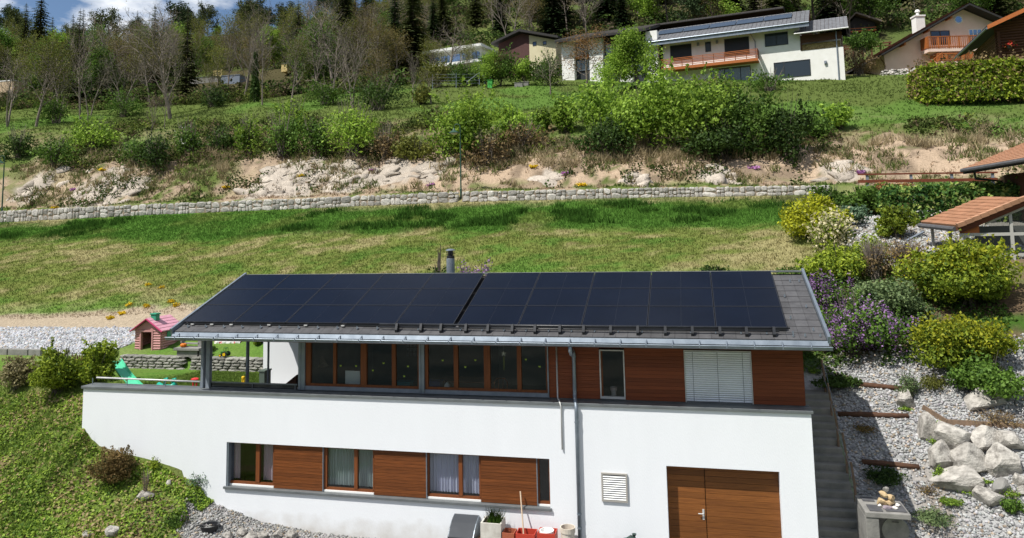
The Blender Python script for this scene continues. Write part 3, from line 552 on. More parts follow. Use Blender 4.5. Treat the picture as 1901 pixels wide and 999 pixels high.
for blk in (0, 1):
    for i in range(5):
        for j in range(3):
            x = PX0+blk*8.819+i*pw; s = j*ph
            o = link(fme, 'solar_panel', house, Vector((x, PY0+s*CA, PZ0+s*SA))-ho, (ANG, 0, 0)); ORG[o.name] = Vector((0, 0, 0))
            for cme_, nm in ((c1e, 'cell_sheet'), (c2e, 'cell_sheet'), (c3e, 'cell_seam')): link(cme_, nm, o)
# rails carrying the panels
for blk in (0, 1):
    for s in (.02, .9, 1.4, 2.1, 2.6, 3.3):
        q = MB(); y = PY0+s*CA; z = PZ0+s*SA-.075; q.box(PX0+blk*8.819+.02, PX0+blk*8.819+5*pw-.04, y-.02, y+.02, z-.02, z+.02); q.build('panel_rail', G['black'], roof)
for px in (358, 394, 430, 500, 568, 637): 
    x = X_(px, 19.9, 603); q = MB(); q.box(x-.05, x+.05, 19.86, 19.9, rz(19.88)+.05, rz(19.88)+.08); q.build('panel_clip', G['alu'], roof)
# flue
fy = 24.3; fx = X_(836.5, fy, 490); ft = Z_(836, 462, fy); fr = .145
q = MB(); q.lathe([(fr, 5.5), (fr, ft-.34), (fr*.93, ft-.33)], (fx, fy, 0), 20); fl = q.build('flue', G['zinc'], house, smooth=False)
q = MB(); q.lathe([(fr*.95, ft-.33), (fr*.95, ft-.23), (fr*.6, ft-.225), (fr*.6, ft-.19), (fr*1.05, ft-.185), (fr*1.05, ft-.165), (fr*.6, ft-.16), (fr*.6, ft-.13), (fr*1.05, ft-.125), (fr*1.05, ft-.1), (fr*.6, ft-.095), (fr*.6, ft-.065)], (fx, fy, 0), 20); q.build('cowl', G['black'], fl)
q = MB(); q.lathe([(fr*1.15, ft-.065), (fr*1.1, ft-.03), (fr*.5, ft)], (fx, fy, 0), 20); q.build('cap', G['zinc'], fl)
# downpipe, thin drain pipe
x0 = X_(1058, GY, 640); xp = X_(1066, YC-.05, 690); xw = X_(1071, YW-.075, 800); xe = X_(1077.5, YW-.075, 985)
q = MB(); q.tube([(x0, GY+.02, GZ_-.06), (x0, GY+.02, GZ_-.2), (x0+.01, GY+.12, GZ_-.3), (xp-.02, YC-.18, 5.3), (xp, YC-.06, 5.18), (xp, YC-.06, 4.12), (xp, YC-.1, 4.03), (xw, YW-.1, 3.86), (xw, YW-.075, 3.7), (xw, YW-.075, 0)], .052, 12); dp = q.build('downpipe', G['zinc'], house, smooth=True)
for x, y, z in ((xp, YC-.06, 5.1), (xw, YW-.075, 3.45), (xw, YW-.075, 1.1), (xw, YW-.075, .75)): q = MB(); q.lathe([(.062, -.02), (.062, .02)], (x, y, z), 12); q.build('pipe_bracket', G['zinc'], dp)
xa = X_(1034, YC, 690); xb = X_(1042, YW-.03, 760); q = MB(); q.tube([(xa, YC-.0, 5.5), (xa, YC-.0, 4.02), (xa+.02, YC-.06, 3.97), (xb-.02, YW-.09, 3.93), (xb, YW-.035, 3.8), (xb, YW-.035, Z_(1046, 834, YW))], .022, 8); q.build('drain_pipe', G['alu'], house, smooth=True)
# ---------------------------------------------------------------- things inside, seen through the glass
def inthing(name, label, cat, px, py, Y): return thing(name, label, cat, tuple(at(px, py, Y)))
q = MB(); p0 = at(641, 716, 20.75); p1 = at(668, 689, 20.75); q.box(p0.x, p1.x, 20.75, 20.78, 3.95, p1.z); tag(q.build('white_board', G['white'], org=(p0.x, 20.75, 3.95)), 'blank white board standing low behind the glass front', 'board')
lp = at(593, 700, 21.6); q = thing('floor_lamp', 'striped fabric floor lamp behind the upper glass front near the loggia', 'lamp', (lp.x, 21.6, 3.3)); sh = MB(); sh.lathe([(.28, 4.45), (.24, 4.5), (.1, 4.75)], (lp.x, 21.6, 0), 14); sh.build('lamp_shade', mat('shade_cloth', (.45, .36, .25), (.28, .22, .16), s=1, stretch=(4, 4, 12)), q); sh = MB(); sh.tube([(lp.x, 21.6, 3.3), (lp.x, 21.6, 4.5)], .03, 6); sh.lathe([(.16, 3.3), (.16, 3.33)], (lp.x, 21.6, 0), 12); sh.build('stem', G['white'], q)
q = MB(); c = at(935, 656.5, 20.65)
pts = []
for i in range(10): r = .085 if i % 2 == 0 else .035; pts.append(c+Vector((r*math.sin(i*math.pi/5), 0, r*math.cos(i*math.pi/5))))
sth = thing('star_ornament', 'pale star on a yellow ribbon hanging in the window', 'ornament', tuple(c)); q.prism(pts, (0, .012, 0)); q.build('star', mat('pale_star', (.75, .72, .6), rough=.7), sth)
q = MB(); q.box(c.x-.008, c.x+.008, 20.66, 20.664, c.z-.45, c.z-.09); q.build('ribbon', mat('ribbon', (.5, .5, .08), rough=.8), sth); q = MB(); q.box(c.x-.003, c.x+.003, 20.66, 20.663, c.z+.085, 5.5); q.build('thread', G['white'], sth)
p = at(997, 678, 24.9); q = thing('framed_picture', 'yellow framed picture on the back wall of the living room', 'picture', tuple(p)); f = MB(); f.box(p.x-.28, p.x+.28, 25.35, 25.398, p.z-.35, p.z+.35); f.build('picture_frame', mat('yellow_frame', (.5, .25, .03), rough=.6), q); f = MB(); f.box(p.x-.18, p.x+.18, 25.34, 25.349, p.z-.24, p.z+.24); f.build('print', mat('print_grey', (.25, .28, .3), (.45, .45, .4), s=6, rough=.7), q)
def dining_chair(name, label, x, y, rz_, mt):
    t = thing(name, label, 'chair', (x, y, 3.3), None, 0); s = MB(); s.box(x-.2, x+.2, y-.2, y+.2, 3.73, 3.77); s.build('seat', mt, t)
    s = MB(); s.tube([(x-.2, y+.19, 3.77), (x-.2, y+.22, 4.1), (x-.12, y+.23, 4.2), (x+.12, y+.23, 4.2), (x+.2, y+.22, 4.1), (x+.2, y+.19, 3.77)], .02, 6); s.tube([(x-.07, y+.2, 3.77), (x-.07, y+.23, 4.2)], .012, 5); s.tube([(x+.07, y+.2, 3.77), (x+.07, y+.23, 4.2)], .012, 5); s.build('backrest', mt, t)
    for a in (-.17, .17):
        for b in (-.17, .17): s = MB(); s.tube([(x+a, y+b, 3.3), (x+a, y+b, 3.73)], .018, 6); s.build('leg', mt, t)
cy = 21.5; dining_chair('wooden_chair', 'brown bentwood chair behind the pane with the star ornament', X_(926, cy), cy, 0, G['orange'])
q = MB(); p = at(830, 715, 20.9); q.box(p.x-.07, p.x+.07, 20.85, 20.97, 3.3, 4.13); q.prism([(p.x-.07, 20.85, 4.13), (p.x+.07, 20.85, 4.13), (p.x, 20.85, 4.22)], (0, .12, 0)); tag(q.build('lantern', G['white'], org=(p.x, 20.9, 3.3)), 'small white house shaped lantern just right of the grey window post', 'lantern')
q = MB(); p = at(1139, 715, 20.85); q.lathe([(.06, 3.3), (.07, 4.12), (.09, 4.13), (.1, 4.22)], (p.x, 20.85, 0), 12); tag(q.build('vase', mat('pink_pot', (.6, .35, .33), (.75, .7, .68), s=3), org=(p.x, 20.85, 3.3)), 'pinkish white pot behind the tall narrow window', 'pot')
# curtains in the lower windows
def curtain(px0, px1, mt, label, grp=None, Y=YF+.22, amp=.03, fold=.085):
    a, b = X_(px0, Y, 870), X_(px1, Y, 870); n = max(8, int((b-a)/.02)); v = []; f = []; r = random.Random(int(px0)); ph_ = 0; pp = []
    for i in range(n+1):
        ph_ += .02/fold*2*math.pi*r.uniform(.5, 1.5); pp.append(math.sin(ph_)*amp*r.uniform(.6, 1.2))
    for i in range(n+1):
        x = a+(b-a)*i/n
        for k_, z in enumerate((BZ0+.14, 1.8, BZ1)): v.append((x, Y+pp[i]*(1, 1, .7)[k_], z))
    for i in range(n):
        for k_ in range(2): f.append((i*3+k_, i*3+3+k_, i*3+4+k_, i*3+k_+1))
    q = MB(); q.add(v, f); o = q.build('curtain', mt, org=((a+b)/2, Y, BZ1)); tag(o, label, 'curtain', grp)
pinkc = mat('pink_curtain', (.8, .6, .66), rough=.95); greyc = mat('grey_sheer', (.55, .6, .58), rough=.95); lavc = mat('lavender_sheer', (.74, .72, .86), rough=.95)
curtain(426, 445, pinkc, 'dusty pink curtain drawn to the left side of the leftmost lower window'); curtain(489, 511, pinkc, 'dusty pink curtain hanging beside the first wooden shutter')
curtain(606, 694, greyc, 'grey green sheer curtain filling the lower window between two shutters'); curtain(792, 893, lavc, 'lavender sheer curtain filling the lower window between two shutters')
# more of the living room: papers, screen, table, shelf
t = thing('paper_collage', 'group of small grey sheets pinned to the back wall left of the grey window post', 'papers', tuple(at(768, 650, 25.3))); pm_ = mat('paper_grey', (.5, .5, .52), (.2, .22, .26), s=9, rough=.9)
for i in range(4):
    for j in range(3):
        p = at(757+i*6.2, 641+j*8.5, 25.36); q = MB(); q.box(p.x-.045, p.x+.045, 25.37, 25.395, p.z-.065, p.z+.065); q.build('sheet', pm_, t)
p = at(952, 650, 25.3); t = thing('dark_screen', 'large dark screen on the pale back wall behind the star ornament', 'screen', tuple(p)); q = MB(); q.box(p.x-.55, p.x+.55, 25.34, 25.395, p.z-.22, p.z+.22); q.build('screen_case', G['black'], t); q = MB(); q.box(p.x-.53, p.x+.53, 25.33, 25.339, p.z-.2, p.z+.2); q.build('display', mat('display_dark', (.01, .015, .012), rough=.15, spec=.6), t)
q = MB(); q.box(-4.05-2.6, -4.12, 25.2, 25.38, 3.31, 6.1); q.build('pale_room_wall', mat('pale_room', (.42, .42, .4), rough=.9), house)
tx = X_(870, 22.3); t = thing('dining_table', 'dark dining table inside behind the middle panes', 'table', (tx, 22.3, 3.3)); q = MB(); q.box(tx-.9, tx+.9, 21.9, 22.7, 4.0, 4.04); q.build('tabletop', G['timber'], t)
for a in (-.82, .82):
    for b in (21.97, 22.63): q = MB(); q.box(tx+a-.035, tx+a+.035, b-.035, b+.035, 3.3, 4.0); q.build('leg', G['timber'], t)
for i, (px, c_) in enumerate(((750, (.03, .2, .22)), (805, (.05, .07, .2)))):
    x = X_(px, 21.2); t = thing('toy_box', ('teal', 'dark blue')[i]+' toy box on the floor behind the window', 'box', (x, 21.2, 3.3)); q = MB(); q.box(x-.22, x+.22, 21.1, 21.4, 3.3, 4.1+.05*i); q.build('body', mat('toy_box%d' % i, c_, rough=.6), t); q = MB(); q.box(x-.24, x+.24, 21.08, 21.42, 4.1+.05*i, 4.14+.05*i); q.build('lid', mat('toy_box%d' % i, c_), t)
# ================================================================ rocks and stones
def rockmesh(name, seed, mt, sub=2, rough_=.22, flat=1., facet=True, boxy=False):
    bm = bmesh.new(); bmesh.ops.create_icosphere(bm, subdivisions=sub, radius=1); r = random.Random(seed); rng = np.random.default_rng(seed)
    pl = []
    for i in range(17):
        d = Vector(rng.normal(size=3)).normalized(); pl.append((d, r.uniform(.55, .85)))
    for v in bm.verts:
        p = v.co.copy()
        if facet:
            for d, h in pl:
                k = p.dot(d)
                if k > h: p -= d*(k-h)
        if boxy: p = Vector([math.copysign(abs(c)**.62, c) for c in p])
        p *= 1+rough_*(float(vnoise([p.x*1.7+seed*3.1+p.z], [p.y*1.7-p.z*1.3], .8, seed, 3)[0])-.5); p.z *= flat; v.co = p
    me = bpy.data.meshes.new(name); bm.to_mesh(me); bm.free(); me.materials.append(mt)
    return me
BOUL = [rockmesh('boulder', 40+i, G['boulder'], 3, .07) for i in range(6)]
STON = [rockmesh('stone', 60+i, G['stone'], 2, .3, 1., i % 2 == 0, True) for i in range(6)]
DRYS = [rockmesh('stone', 70+i, G['dry'], 2, .25, 1., False, True) for i in range(4)]
rr = random.Random(5)
def boulder(px0, py0, px1, py1, label, sc=1., depth=.8, me=None, name='boulder', cat='boulder', sink=.17):
    p = hit((px0+px1)/2, py1, 16); k = p.y/1320; w_ = (px1-px0)*k*sc; h_ = (py1-py0)*k*sc
    o = link(me or rr.choice(BOUL), name, None, (p.x, p.y+w_*depth*.35, p.z+h_*(.5-sink)), (rr.uniform(-.2, .2), rr.uniform(-.2, .2), rr.uniform(0, 6.3)), (w_*.54, w_*.5*depth*1.1, h_*.56)); o.rotation_euler.z = rr.choice((0, .3, -.3, 3.1)); tag(o, label, cat, 'boulders of the rock garden')
    return o
for b in [(1802, 725, 1870, 768, 'long pale boulder lying above the timber edging'), (1711, 773, 1743, 826, 'narrow upright boulder at the left end of the upper row'), (1741, 790, 1810, 840, 'broad cracked boulder under the timber edging'), (1809, 797, 1864, 845, 'whitish boulder right of the broad cracked one'), (1857, 805, 1908, 842, 'shaded boulder under the grey twigs at the frame edge'), (1732, 827, 1777, 877, 'tan tinged boulder at the left of the middle row'), (1777, 839, 1847, 892, 'big rounded boulder in the centre of the pile'), (1841, 839, 1905, 894, 'big square boulder at the right of the middle row'), (1756, 878, 1843, 928, 'widest boulder of the pile at its lower left'), (1887, 886, 1912, 910, 'small pale stone at the frame edge low in the pile'), (1817, 914, 1870, 945, 'flat slanting boulder lying below the pile'), (1893, 909, 1915, 926, 'small tan stone at the foot of the pile'), (1670, 724, 1702, 764, 'pale upright rock beside the heather bushes')]:
    boulder(*b, sc=1.06)
o = boulder(1847, 892, 1881, 925, 'dark slate slab wedged between the boulders', me=None); o.material_slots[0].link = 'OBJECT'; o.material_slots[0].material = G['conc']
for b in [(301, 888, 318, 908, 'small pointed stone in the ground cover by the white wall'), (236, 913, 279, 935, 'flat grey rock under the dry twigs'), (186, 974, 219, 1000, 'tan rock at the bottom edge of the planted bank'), (146, 985, 170, 1002, 'grey stone at the bottom edge left of the tan rock')]:
    o = boulder(*b); o['group'] = 'rocks on the planted bank'
for i, (a, b, c, d) in enumerate([(408, 986, 432, 1003), (430, 980, 456, 1000), (452, 984, 472, 1003), (468, 988, 496, 1005), (502, 984, 524, 1003), (522, 984, 550, 1004), (440, 990, 480, 1010)]):
    o = boulder(a, b, c, d, ('tan', 'white', 'small grey', 'long flat grey', 'brown', 'pale tan', 'low grey')[i] + ' rock in the heap on the gravel before the white wall', name='rock', cat='rock'); o['group'] = 'rocks heaped before the house'
# ---------------------------------------------------------------- long rubble wall along the slope, with a gap for the lamp
cr = _C[13]; zb = lambda x: float(np.interp(x, cr[0], cr[2])); ct = _C[14]; zt_ = lambda x: float(np.interp(x, ct[0], ct[2]))
def rubble(xa, xb, label):
    t = thing('stone_wall', label, 'stone wall', ((xa+xb)/2, 53.5, zb((xa+xb)/2))); n = 0
    core = MB()
    xs = np.linspace(xa, xb, 40)
    for a, b in zip(xs[:-1], xs[1:]):
        core.add([(a, 53.42, zb(a)-.5), (b, 53.42, zb(b)-.5), (b, 53.42, zt_(b)-.04), (a, 53.42, zt_(a)-.04), (a, 53.95, zt_(a)-.04), (b, 53.95, zt_(b)-.04)], [(0, 1, 2, 3), (3, 2, 5, 4)])
    core.build('mortar_core', G['mortar'], t)
    og = ORG[t.name]; x = xa; lst = []
    while x < xb:
        col_w = rr.uniform(.5, .95); H = zt_(x+col_w/2)-zb(x+col_w/2)+.08; z = zb(x+col_w/2)-.06
        hs = [H] if False else ([.5, .5] if rr.random() < .5 else ([.36, .34, .3] if rr.random() < .7 else [.62, .38])); k = rr.uniform(.65, 1.4); hs[0] *= k; s_ = sum(hs)
        for h in hs:
            h = h/s_*H; f_ = rr.uniform(.35, .65); ws = [col_w] if (h > .3 and rr.random() < .6) else [col_w*f_, col_w*(1-f_)]; xx = x
            for w_ in ws: lst.append((xx+w_/2, z+h/2, w_, h)); xx += w_
            z += h
        x += col_w
    lst.sort(key=lambda q: -q[2]*q[3]); 
    for i, (x, z, w_, h) in enumerate(lst[:298]):
        link(rr.choice(STON), 'stone', t, Vector((x, 53.47, z))-og, (rr.uniform(-.15, .15), rr.choice((0, 3.14))+rr.uniform(-.2, .2), rr.choice((0, 3.14))), (w_*.53, .13, h*.54))
    if len(lst) > 298:
        q = MB()
        for x, z, w_, h in lst[298:]:
            s = [(-.5, -.3), (.1, -.5), (.5, -.2), (.45, .4), (-.2, .5), (-.5, .2)]; q.prism([(x+a*w_, 53.36+rr.uniform(-.02, .02), z+b*h) for a, b in s], (0, .1, 0))
        tag(q.build('small_stones', G['stone'], t), kind='stuff')
xg = at(851, 365, 53.5).x
rubble(at(-70, 400, 53.5).x, xg-.42, 'long rubble stone wall across the slope left of the lamp post'); rubble(xg+.3, at(1518, 355, 53.5).x, 'rubble stone wall across the slope right of the lamp post')
rubble(at(1640, 355, 53.5).x, at(1860, 355, 53.5).x, 'short stretch of rubble wall behind the brown railing')
# gravel as small stones
def gravel(name, label, x0, x1, y0, y1, n, size, mt, mask, seed):
    rng = np.random.default_rng(seed); x = rng.uniform(x0, x1, n); y = rng.uniform(y0, y1, n); k = mask(x, y, rng); x, y = x[k], y[k]; z = tz(x, y); n = len(x)
    oc = np.array([(1, 0, 0), (0, 1, 0), (-1, 0, 0), (0, -1, 0), (.2, .1, 1), (0, 0, -1)], float); fc = np.array([(0, 1, 4), (1, 2, 4), (2, 3, 4), (3, 0, 4), (1, 0, 5), (2, 1, 5), (3, 2, 5), (0, 3, 5)])
    s = size*rng.uniform(.5, 1.5, (n, 1, 1))*rng.uniform(.55, 1.2, (n, 1, 3)); a = rng.uniform(0, 6.28, n); P = oc[None]*(1+rng.normal(0, .2, (n, 6, 3)))*s
    c, s_ = np.cos(a)[:, None], np.sin(a)[:, None]; P = np.stack([P[..., 0]*c-P[..., 1]*s_, P[..., 0]*s_+P[..., 1]*c, P[..., 2]*.75], -1) + np.stack([x, y, z+.01], 1)[:, None]
    cc = rng.uniform(.5, 1.25, (n, 1, 1))*(np.array(mt)*(1+rng.normal(0, .018, (n, 1, 3)))); tan = (rng.random(n) < .12)[:, None, None]; cc = np.where(tan, cc*np.array((1.1, .92, .72)), cc); cc = np.repeat(cc, 6, 1)
    o = link(npmesh(name, P.reshape(-1, 3), (np.arange(n)[:, None, None]*6+fc[None]).reshape(-1, 3), STONEMAT, 3, False, np.clip(cc, 0, .8).reshape(-1, 3)), name); tag(o, label, 'gravel', kind='stuff'); return o
STONEMAT = colmat('gravel_stone', 30, .25, 0)
gravel('gravel', 'pale crushed stone on the slope beside the stairs', 4.08, 11.5, 17.5, 27.5, 30000, .05, (.37, .37, .37), lambda x, y, r: (vnoise(x, y, 3.2, 1, 4) < .66+.15*r.random(len(x)))&(y < 26.6+.8*r.random(len(x))), 1)
gravel('gravel', 'pale crushed stone between the shrubs of the upper garden', 6.3, 13, 29, 43, 9000, .075, (.42, .42, .41), lambda x, y, r: (x > 6.6)&(y > 32), 2)
gravel('gravel', 'grey gravel along the foot of the white wall', -15.2, 2.7, 17., 20.08, 26000, .042, (.31, .305, .295), lambda x, y, r: (x+(vnoise(x, y, .9, 2, 3)-.5)*1.2-np.clip((19.4-y)*.45, -.5, 1.2) > -14.6), 3)
gravel('gravel', 'heap of light grey crushed stone behind the hedge bushes', -44, -23.6, 26.1, 30.1, 22000, .075, (.40, .41, .43), lambda x, y, r: (x < -23.9+r.random(len(x))*.6)&(y < 29.9-.3*r.random(len(x))), 4)
# ================================================================ stairs, stakes, logs
st = thing('staircase', 'weathered concrete outdoor stairs climbing beside the white house wall', 'stairs', (3.4, 20.6, 0))
q = MB(); n = 20; rise = 3.3/n; run = (25.4-20.55)/n
sm_ = G['stair']
for i in range(n):
    y = 20.55+i*run; z = (i+1)*rise; xl = 2.77
    q = MB(); q.box(xl, 4.0, y, y+run*1.0+.03, max(z-.9, -.3), z); q.build('step', sm_, st, bevel=.012)
q = MB(); q.box(2.77, 4.0, 25.43, 27.2, 2.9, 3.303); q.build('landing', sm_, st, bevel=.01)
fnc = thing('stake_fence', 'rough wooden stakes strung with wire along the right side of the stairs', 'fence', (4.1, 23, 1.6)); tops = []
for (a, b), (c, d) in [((1530, 678), (1533, 737)), ((1542, 722), (1545, 785)), ((1553, 770), (1557, 836)), ((1570, 816), (1573.5, 885)), ((1584, 872), (1589.5, 943))]:
    p = hit(c, d, 16); h = (d-b)*p.y/1363*1.02; tp = p+Vector((-.06, 0, h)); q = MB(); q.tube([p-Vector((0, 0, .15)), p+Vector((0, .01, h*.5)), tp], [.036, .034, .03], 7); q.build('stake', G['stake'], fnc); tops.append((p, h))
q = MB()
for (p, h), (p2, h2) in zip(tops[:-1], tops[1:]):
    for k in (.55, .92): q.tube([p+Vector((-.03, 0, h*k)), (p+p2)/2+Vector((0, 0, (h*k+h2*k)/2-.04)), p2+Vector((-.03, 0, h2*k))], .006, 4)
q.build('wire', G['steel'], fnc)
for (a, b), (c, d), lab in [((1591, 719), (1678, 727), 'topmost log lying across the shaded gravel by the lilac'), ((1556, 774), (1687, 777), 'middle log laid across the gravel slope'), ((1601, 864), (1707, 874), 'lowest log laid across the gravel above the concrete block')]:
    p, r_ = hit(a, b, 16), hit(c, d, 16); q = MB(); u = Vector((0, 0, .06)); q.tube([p+u, (p*2+r_)/3+u*1.1, (p+r_*2)/3+u, r_+u], [.075, .08, .075, .07], 9); o = q.build('log', G['log'], None, org=tuple(p), smooth=True); tag(o, lab, 'log', 'logs across the gravel slope')
p, r_, s_ = hit(1713, 762, 16), hit(1758, 790, 16), hit(1903, 796, 16); q = MB(); u = Vector((0, 0, .05)); q.bar(p+u, r_+u, .05, .18); q.bar(r_+u, s_+u, .05, .18); tag(q.build('timber_edging', G['stake'], None, org=tuple(r_)), 'grey weathered plank edging above the boulders', 'edging')
# concrete block with slate plates and a cairn
bx0, bx1, by0, by1, bz = X_(1603, 20.4, 930), X_(1688, 20.4, 950), 20.25, 21.45, Z_(1650, 952, 20.3)
blk = thing('concrete_stand', 'concrete outdoor stand with slate plates on its top beside the stairs', 'stand', ((bx0+bx1)/2, 20.8, 0.))
q = MB(); q.box(bx0, bx1, by0, by1, bz-.13, bz); q.build('top_slab', G['conc'], blk, bevel=.015)
q = MB(); q.box(bx0, bx0+.3, by0+.02, by1, bz-1.7, bz-.131); q.build('side_wall', G['conc'], blk, bevel=.015)
q = MB(); q.box(bx0+.301, bx1-.04, by1-.15, by1-.01, bz-1.7, bz-.131); q.build('back_wall', G['conc'], blk)
for a, b, c, d in ((.12, .42, .08, .5), (.5, 1.05, .12, .75), (.1, .38, .75, 1.05)):
    q = MB(); q.box(bx0+a, min(bx0+b, bx1-.05), by0+c, by0+d, bz+.004, bz+.02); q.build('slate_plate', G['slate'], blk)
rp_ = [(.5, .55, .0, .17, .13, .12, 'b'), (.67, .5, .0, .15, .12, .11, 'b'), (.55, .52, .19, .13, .11, .11, 't'), (.7, .5, .17, .12, .1, .09, 't'), (.6, .52, .34, .1, .09, .08, 'g'), (.42, .4, 0, .06, .06, .05, 'w'), (.72, .3, 0, .09, .08, .05, 'w'), (.85, .5, 0, .09, .07, .05, 'w'), (.58, .3, 0, .16, .08, .06, 'p')]
cm_ = {'b': mat('tan_rock', (.55, .42, .24), (.42, .3, .17), s=8, bump=.4), 't': mat('tan_rock', (0, 0, 0)), 'g': G['boulder'], 'w': mat('white_pebble', (.7, .66, .6), rough=.8), 'p': mat('mauve_rock', (.3, .25, .28), rough=.8)}
ca = thing('stone_cairn', 'little cairn of tan and grey stones standing on the concrete stand', 'cairn', (bx0+.6, by0+.52, bz))
for x, y, z, a, b, c, k in rp_:
    me_ = rockmesh('stone', int(x*100+z*50), cm_[k], 2, .2); o = link(me_, 'stone', ca, Vector((bx0+x, by0+y, bz+z+c*.75))-ORG[ca.name], None, (a, b, c))
dk = thing('grill_lid', 'round grey metal lid leaning under the concrete top', 'lid', (bx0+.72, by0+.42, bz-.95)); q = MB()
q.prism([(bx0+.72+.31*math.cos(t), by0+.3, bz-.5+.31*math.sin(t)) for t in np.linspace(0, 6.283, 29)[:-1]], (0, .03, 0)); q.build('disc', mat('lid_metal', (.3, .29, .28), (.2, .19, .19), s=4, rough=.45, metal=.5), dk)
q = MB(); q.tube([(bx0+.65, by0+.29, bz-.3), (bx0+.65, by0+.25, bz-.28), (bx0+.79, by0+.25, bz-.28), (bx0+.79, by0+.29, bz-.3)], .01, 5); q.build('handle', G['black'], dk)
# ================================================================ things before the white wall
def pt(px, Y): return X_(px, Y, 990)
t = thing('light_well', 'grey curved metal light well cover against the white wall', 'light well', (pt(860, 19.9), 19.7, 0)); a, b = pt(836, 19.7), pt(882, 19.7); zt2 = Z_(860, 958, 19.95)
q = MB(); arc = [(a, 20.08, 0), (a, 20.08, zt2)] + [(a, 20.08-s*.62, zt2-.02-.35*s*s) for s in (.25, .5, .75, 1)] + [(a, 19.46, 0)]; q.prism(arc, (.02, 0, 0)); q.prism([(p[0]+(b-a), p[1], p[2]) for p in arc], (.02, 0, 0)); q.build('side_panel', G['zinc'], t)
q = MB(); q.add([(a, 20.08, zt2), (b, 20.08, zt2)] + [v for s in (.25, .5, .75, 1) for v in ((a, 20.08-s*.62, zt2-.02-.35*s*s), (b, 20.08-s*.62, zt2-.02-.35*s*s))] + [(a, 19.46, 0), (b, 19.46, 0)], [(i, i+1, i+3, i+2) for i in range(0, 10, 2)]); q.build('curved_cover', mat('light_cover', (.055, .06, .07), (.045, .05, .058), s=2, rough=.7), t)
t = thing('garden_bench', 'weathered slatted wooden bench beside the grey light well', 'bench', (pt(886, 19.6), 19.4, 0)); a = pt(884, 19.6)
for i in range(5): q = MB(); q.bar((a+.02+i*.03, 19.95-i*.07, .38+.012*i), (a-.15+i*.03, 19.0-i*.02, .33+.01*i), .07, .025); q.build('slat', G['stake'], t)
for y in (19.85, 19.2): q = MB(); q.box(a-.1, a+.2, y, y+.06, 0, .36); q.build('leg', G['stake'], t)
t = thing('planter', 'white trough planter with fresh green shoots by the wall', 'planter', (pt(911, 19.5), 19.55, 0)); a, b = pt(892, 19.5), pt(930, 19.5)
q = MB(); ph_z = Z_(910, 972, 19.5); q.box(a, b, 19.5, 19.54, 0, ph_z); q.box(a, b, 19.96, 20., 0, ph_z); q.box(a, a+.04, 19.54, 19.96, 0, ph_z); q.box(b-.04, b, 19.54, 19.96, 0, ph_z); q.build('trough', mat('old_white', (.62, .6, .54), (.45, .42, .37), s=4, rough=.8), t)
q = MB(); q.box(a+.04, b-.04, 19.54, 19.96, ph_z-.12, ph_z-.06); q.build('soil', mat('soil', (.05, .035, .025), rough=1), t)
rng = np.random.default_rng(3); n = 260; P0 = np.stack([rng.uniform(a+.15, b-.05, n), rng.uniform(19.6, 19.9, n), np.full(n, ph_z-.06)], 1); H = rng.uniform(.15, .42, n); D = np.stack([rng.normal(0, .12, n), rng.normal(0, .1, n), H], 1); sd_ = rng.normal(0, .012, (n, 3)); sd_[:, 2] = 0
o = link(npmesh('leaves', np.stack([P0-sd_, P0+sd_, P0+D*.6+sd_*1.2, P0+D], 1).reshape(-1, 3)-np.array(ORG[t.name]), np.arange(4*n).reshape(-1, 4)[:, [0, 1, 3, 2]], leafmat('planter_leaf', (.06, .16, .02), (.16, .3, .04)), 4), 'leaves', t)
redm = mat('red_tray', (.45, .05, .03), rough=.5); terr = mat('brown_tray', (.35, .1, .05), rough=.7)
def tray(px0, px1, y0, y1, h, mt, label):
    t = thing('tray', label, 'tray', (pt((px0+px1)/2, y0), (y0+y1)/2, 0)); a, b = pt(px0, y0), pt(px1, y0); q = MB(); q.box(a, b, y0, y1, .0, .015); q.box(a, b, y0, y0+.02, .015, h); q.box(a, b, y1-.02, y1, .015, h); q.box(a, a+.02, y0+.02, y1-.02, .015, h); q.box(b-.02, b, y0+.02, y1-.02, .015, h); q.build('rim', mt, t); q = MB(); q.box(a+.021, b-.021, y0+.021, y1-.021, .016, h*.7); q.build('soil', mat('soil', (0, 0, 0)), t)
tray(932, 954, 19.5, 19.85, Z_(943, 990, 19.5), terr, 'brown red plant tray beside the planter'); tray(957, 992, 19.5, 19.9, Z_(974, 992, 19.5), redm, 'bright red tray under the leaning broom'); tray(997, 1030, 19.5, 19.9, Z_(1013, 991, 19.5), redm, 'red tray holding a white bucket')
t = thing('broom', 'pale wooden broom handle leaning against the shutter', 'broom', (pt(974, 19.6), 19.6, .1)); p1 = at(966, 912, YW-.03); p0 = Vector((pt(974, 19.62), 19.6, .25)); q = MB(); q.tube([p0, p1], .02, 8); q.build('handle', mat('pale_stick', (.55, .42, .3), rough=.7), t); q = MB(); q.bar(p0+Vector((-.15, 0, 0)), p0+Vector((.15, 0, 0)), .06, .07); q.build('head', G['stake'], t)
def pot(px, Y, r, z0, h, mt, label, fill, name='bucket', cat='bucket'):
    x = pt(px, Y); t = thing(name, label, cat, (x, Y, z0)); q = MB(); q.lathe([(r*.8, z0), (r*.97, z0+h*.85), (r*1.06, z0+h*.86), (r*1.06, z0+h), (r*.93, z0+h), (r*.9, z0+h*.8)], (x, Y, 0), 18); q.build('shell', mt, t, smooth=False); q = MB(); q.lathe([(r*.9, z0+h*.8), (r*.9, z0+h*.82)], (x, Y, 0), 18); q.build('filling', fill, t)
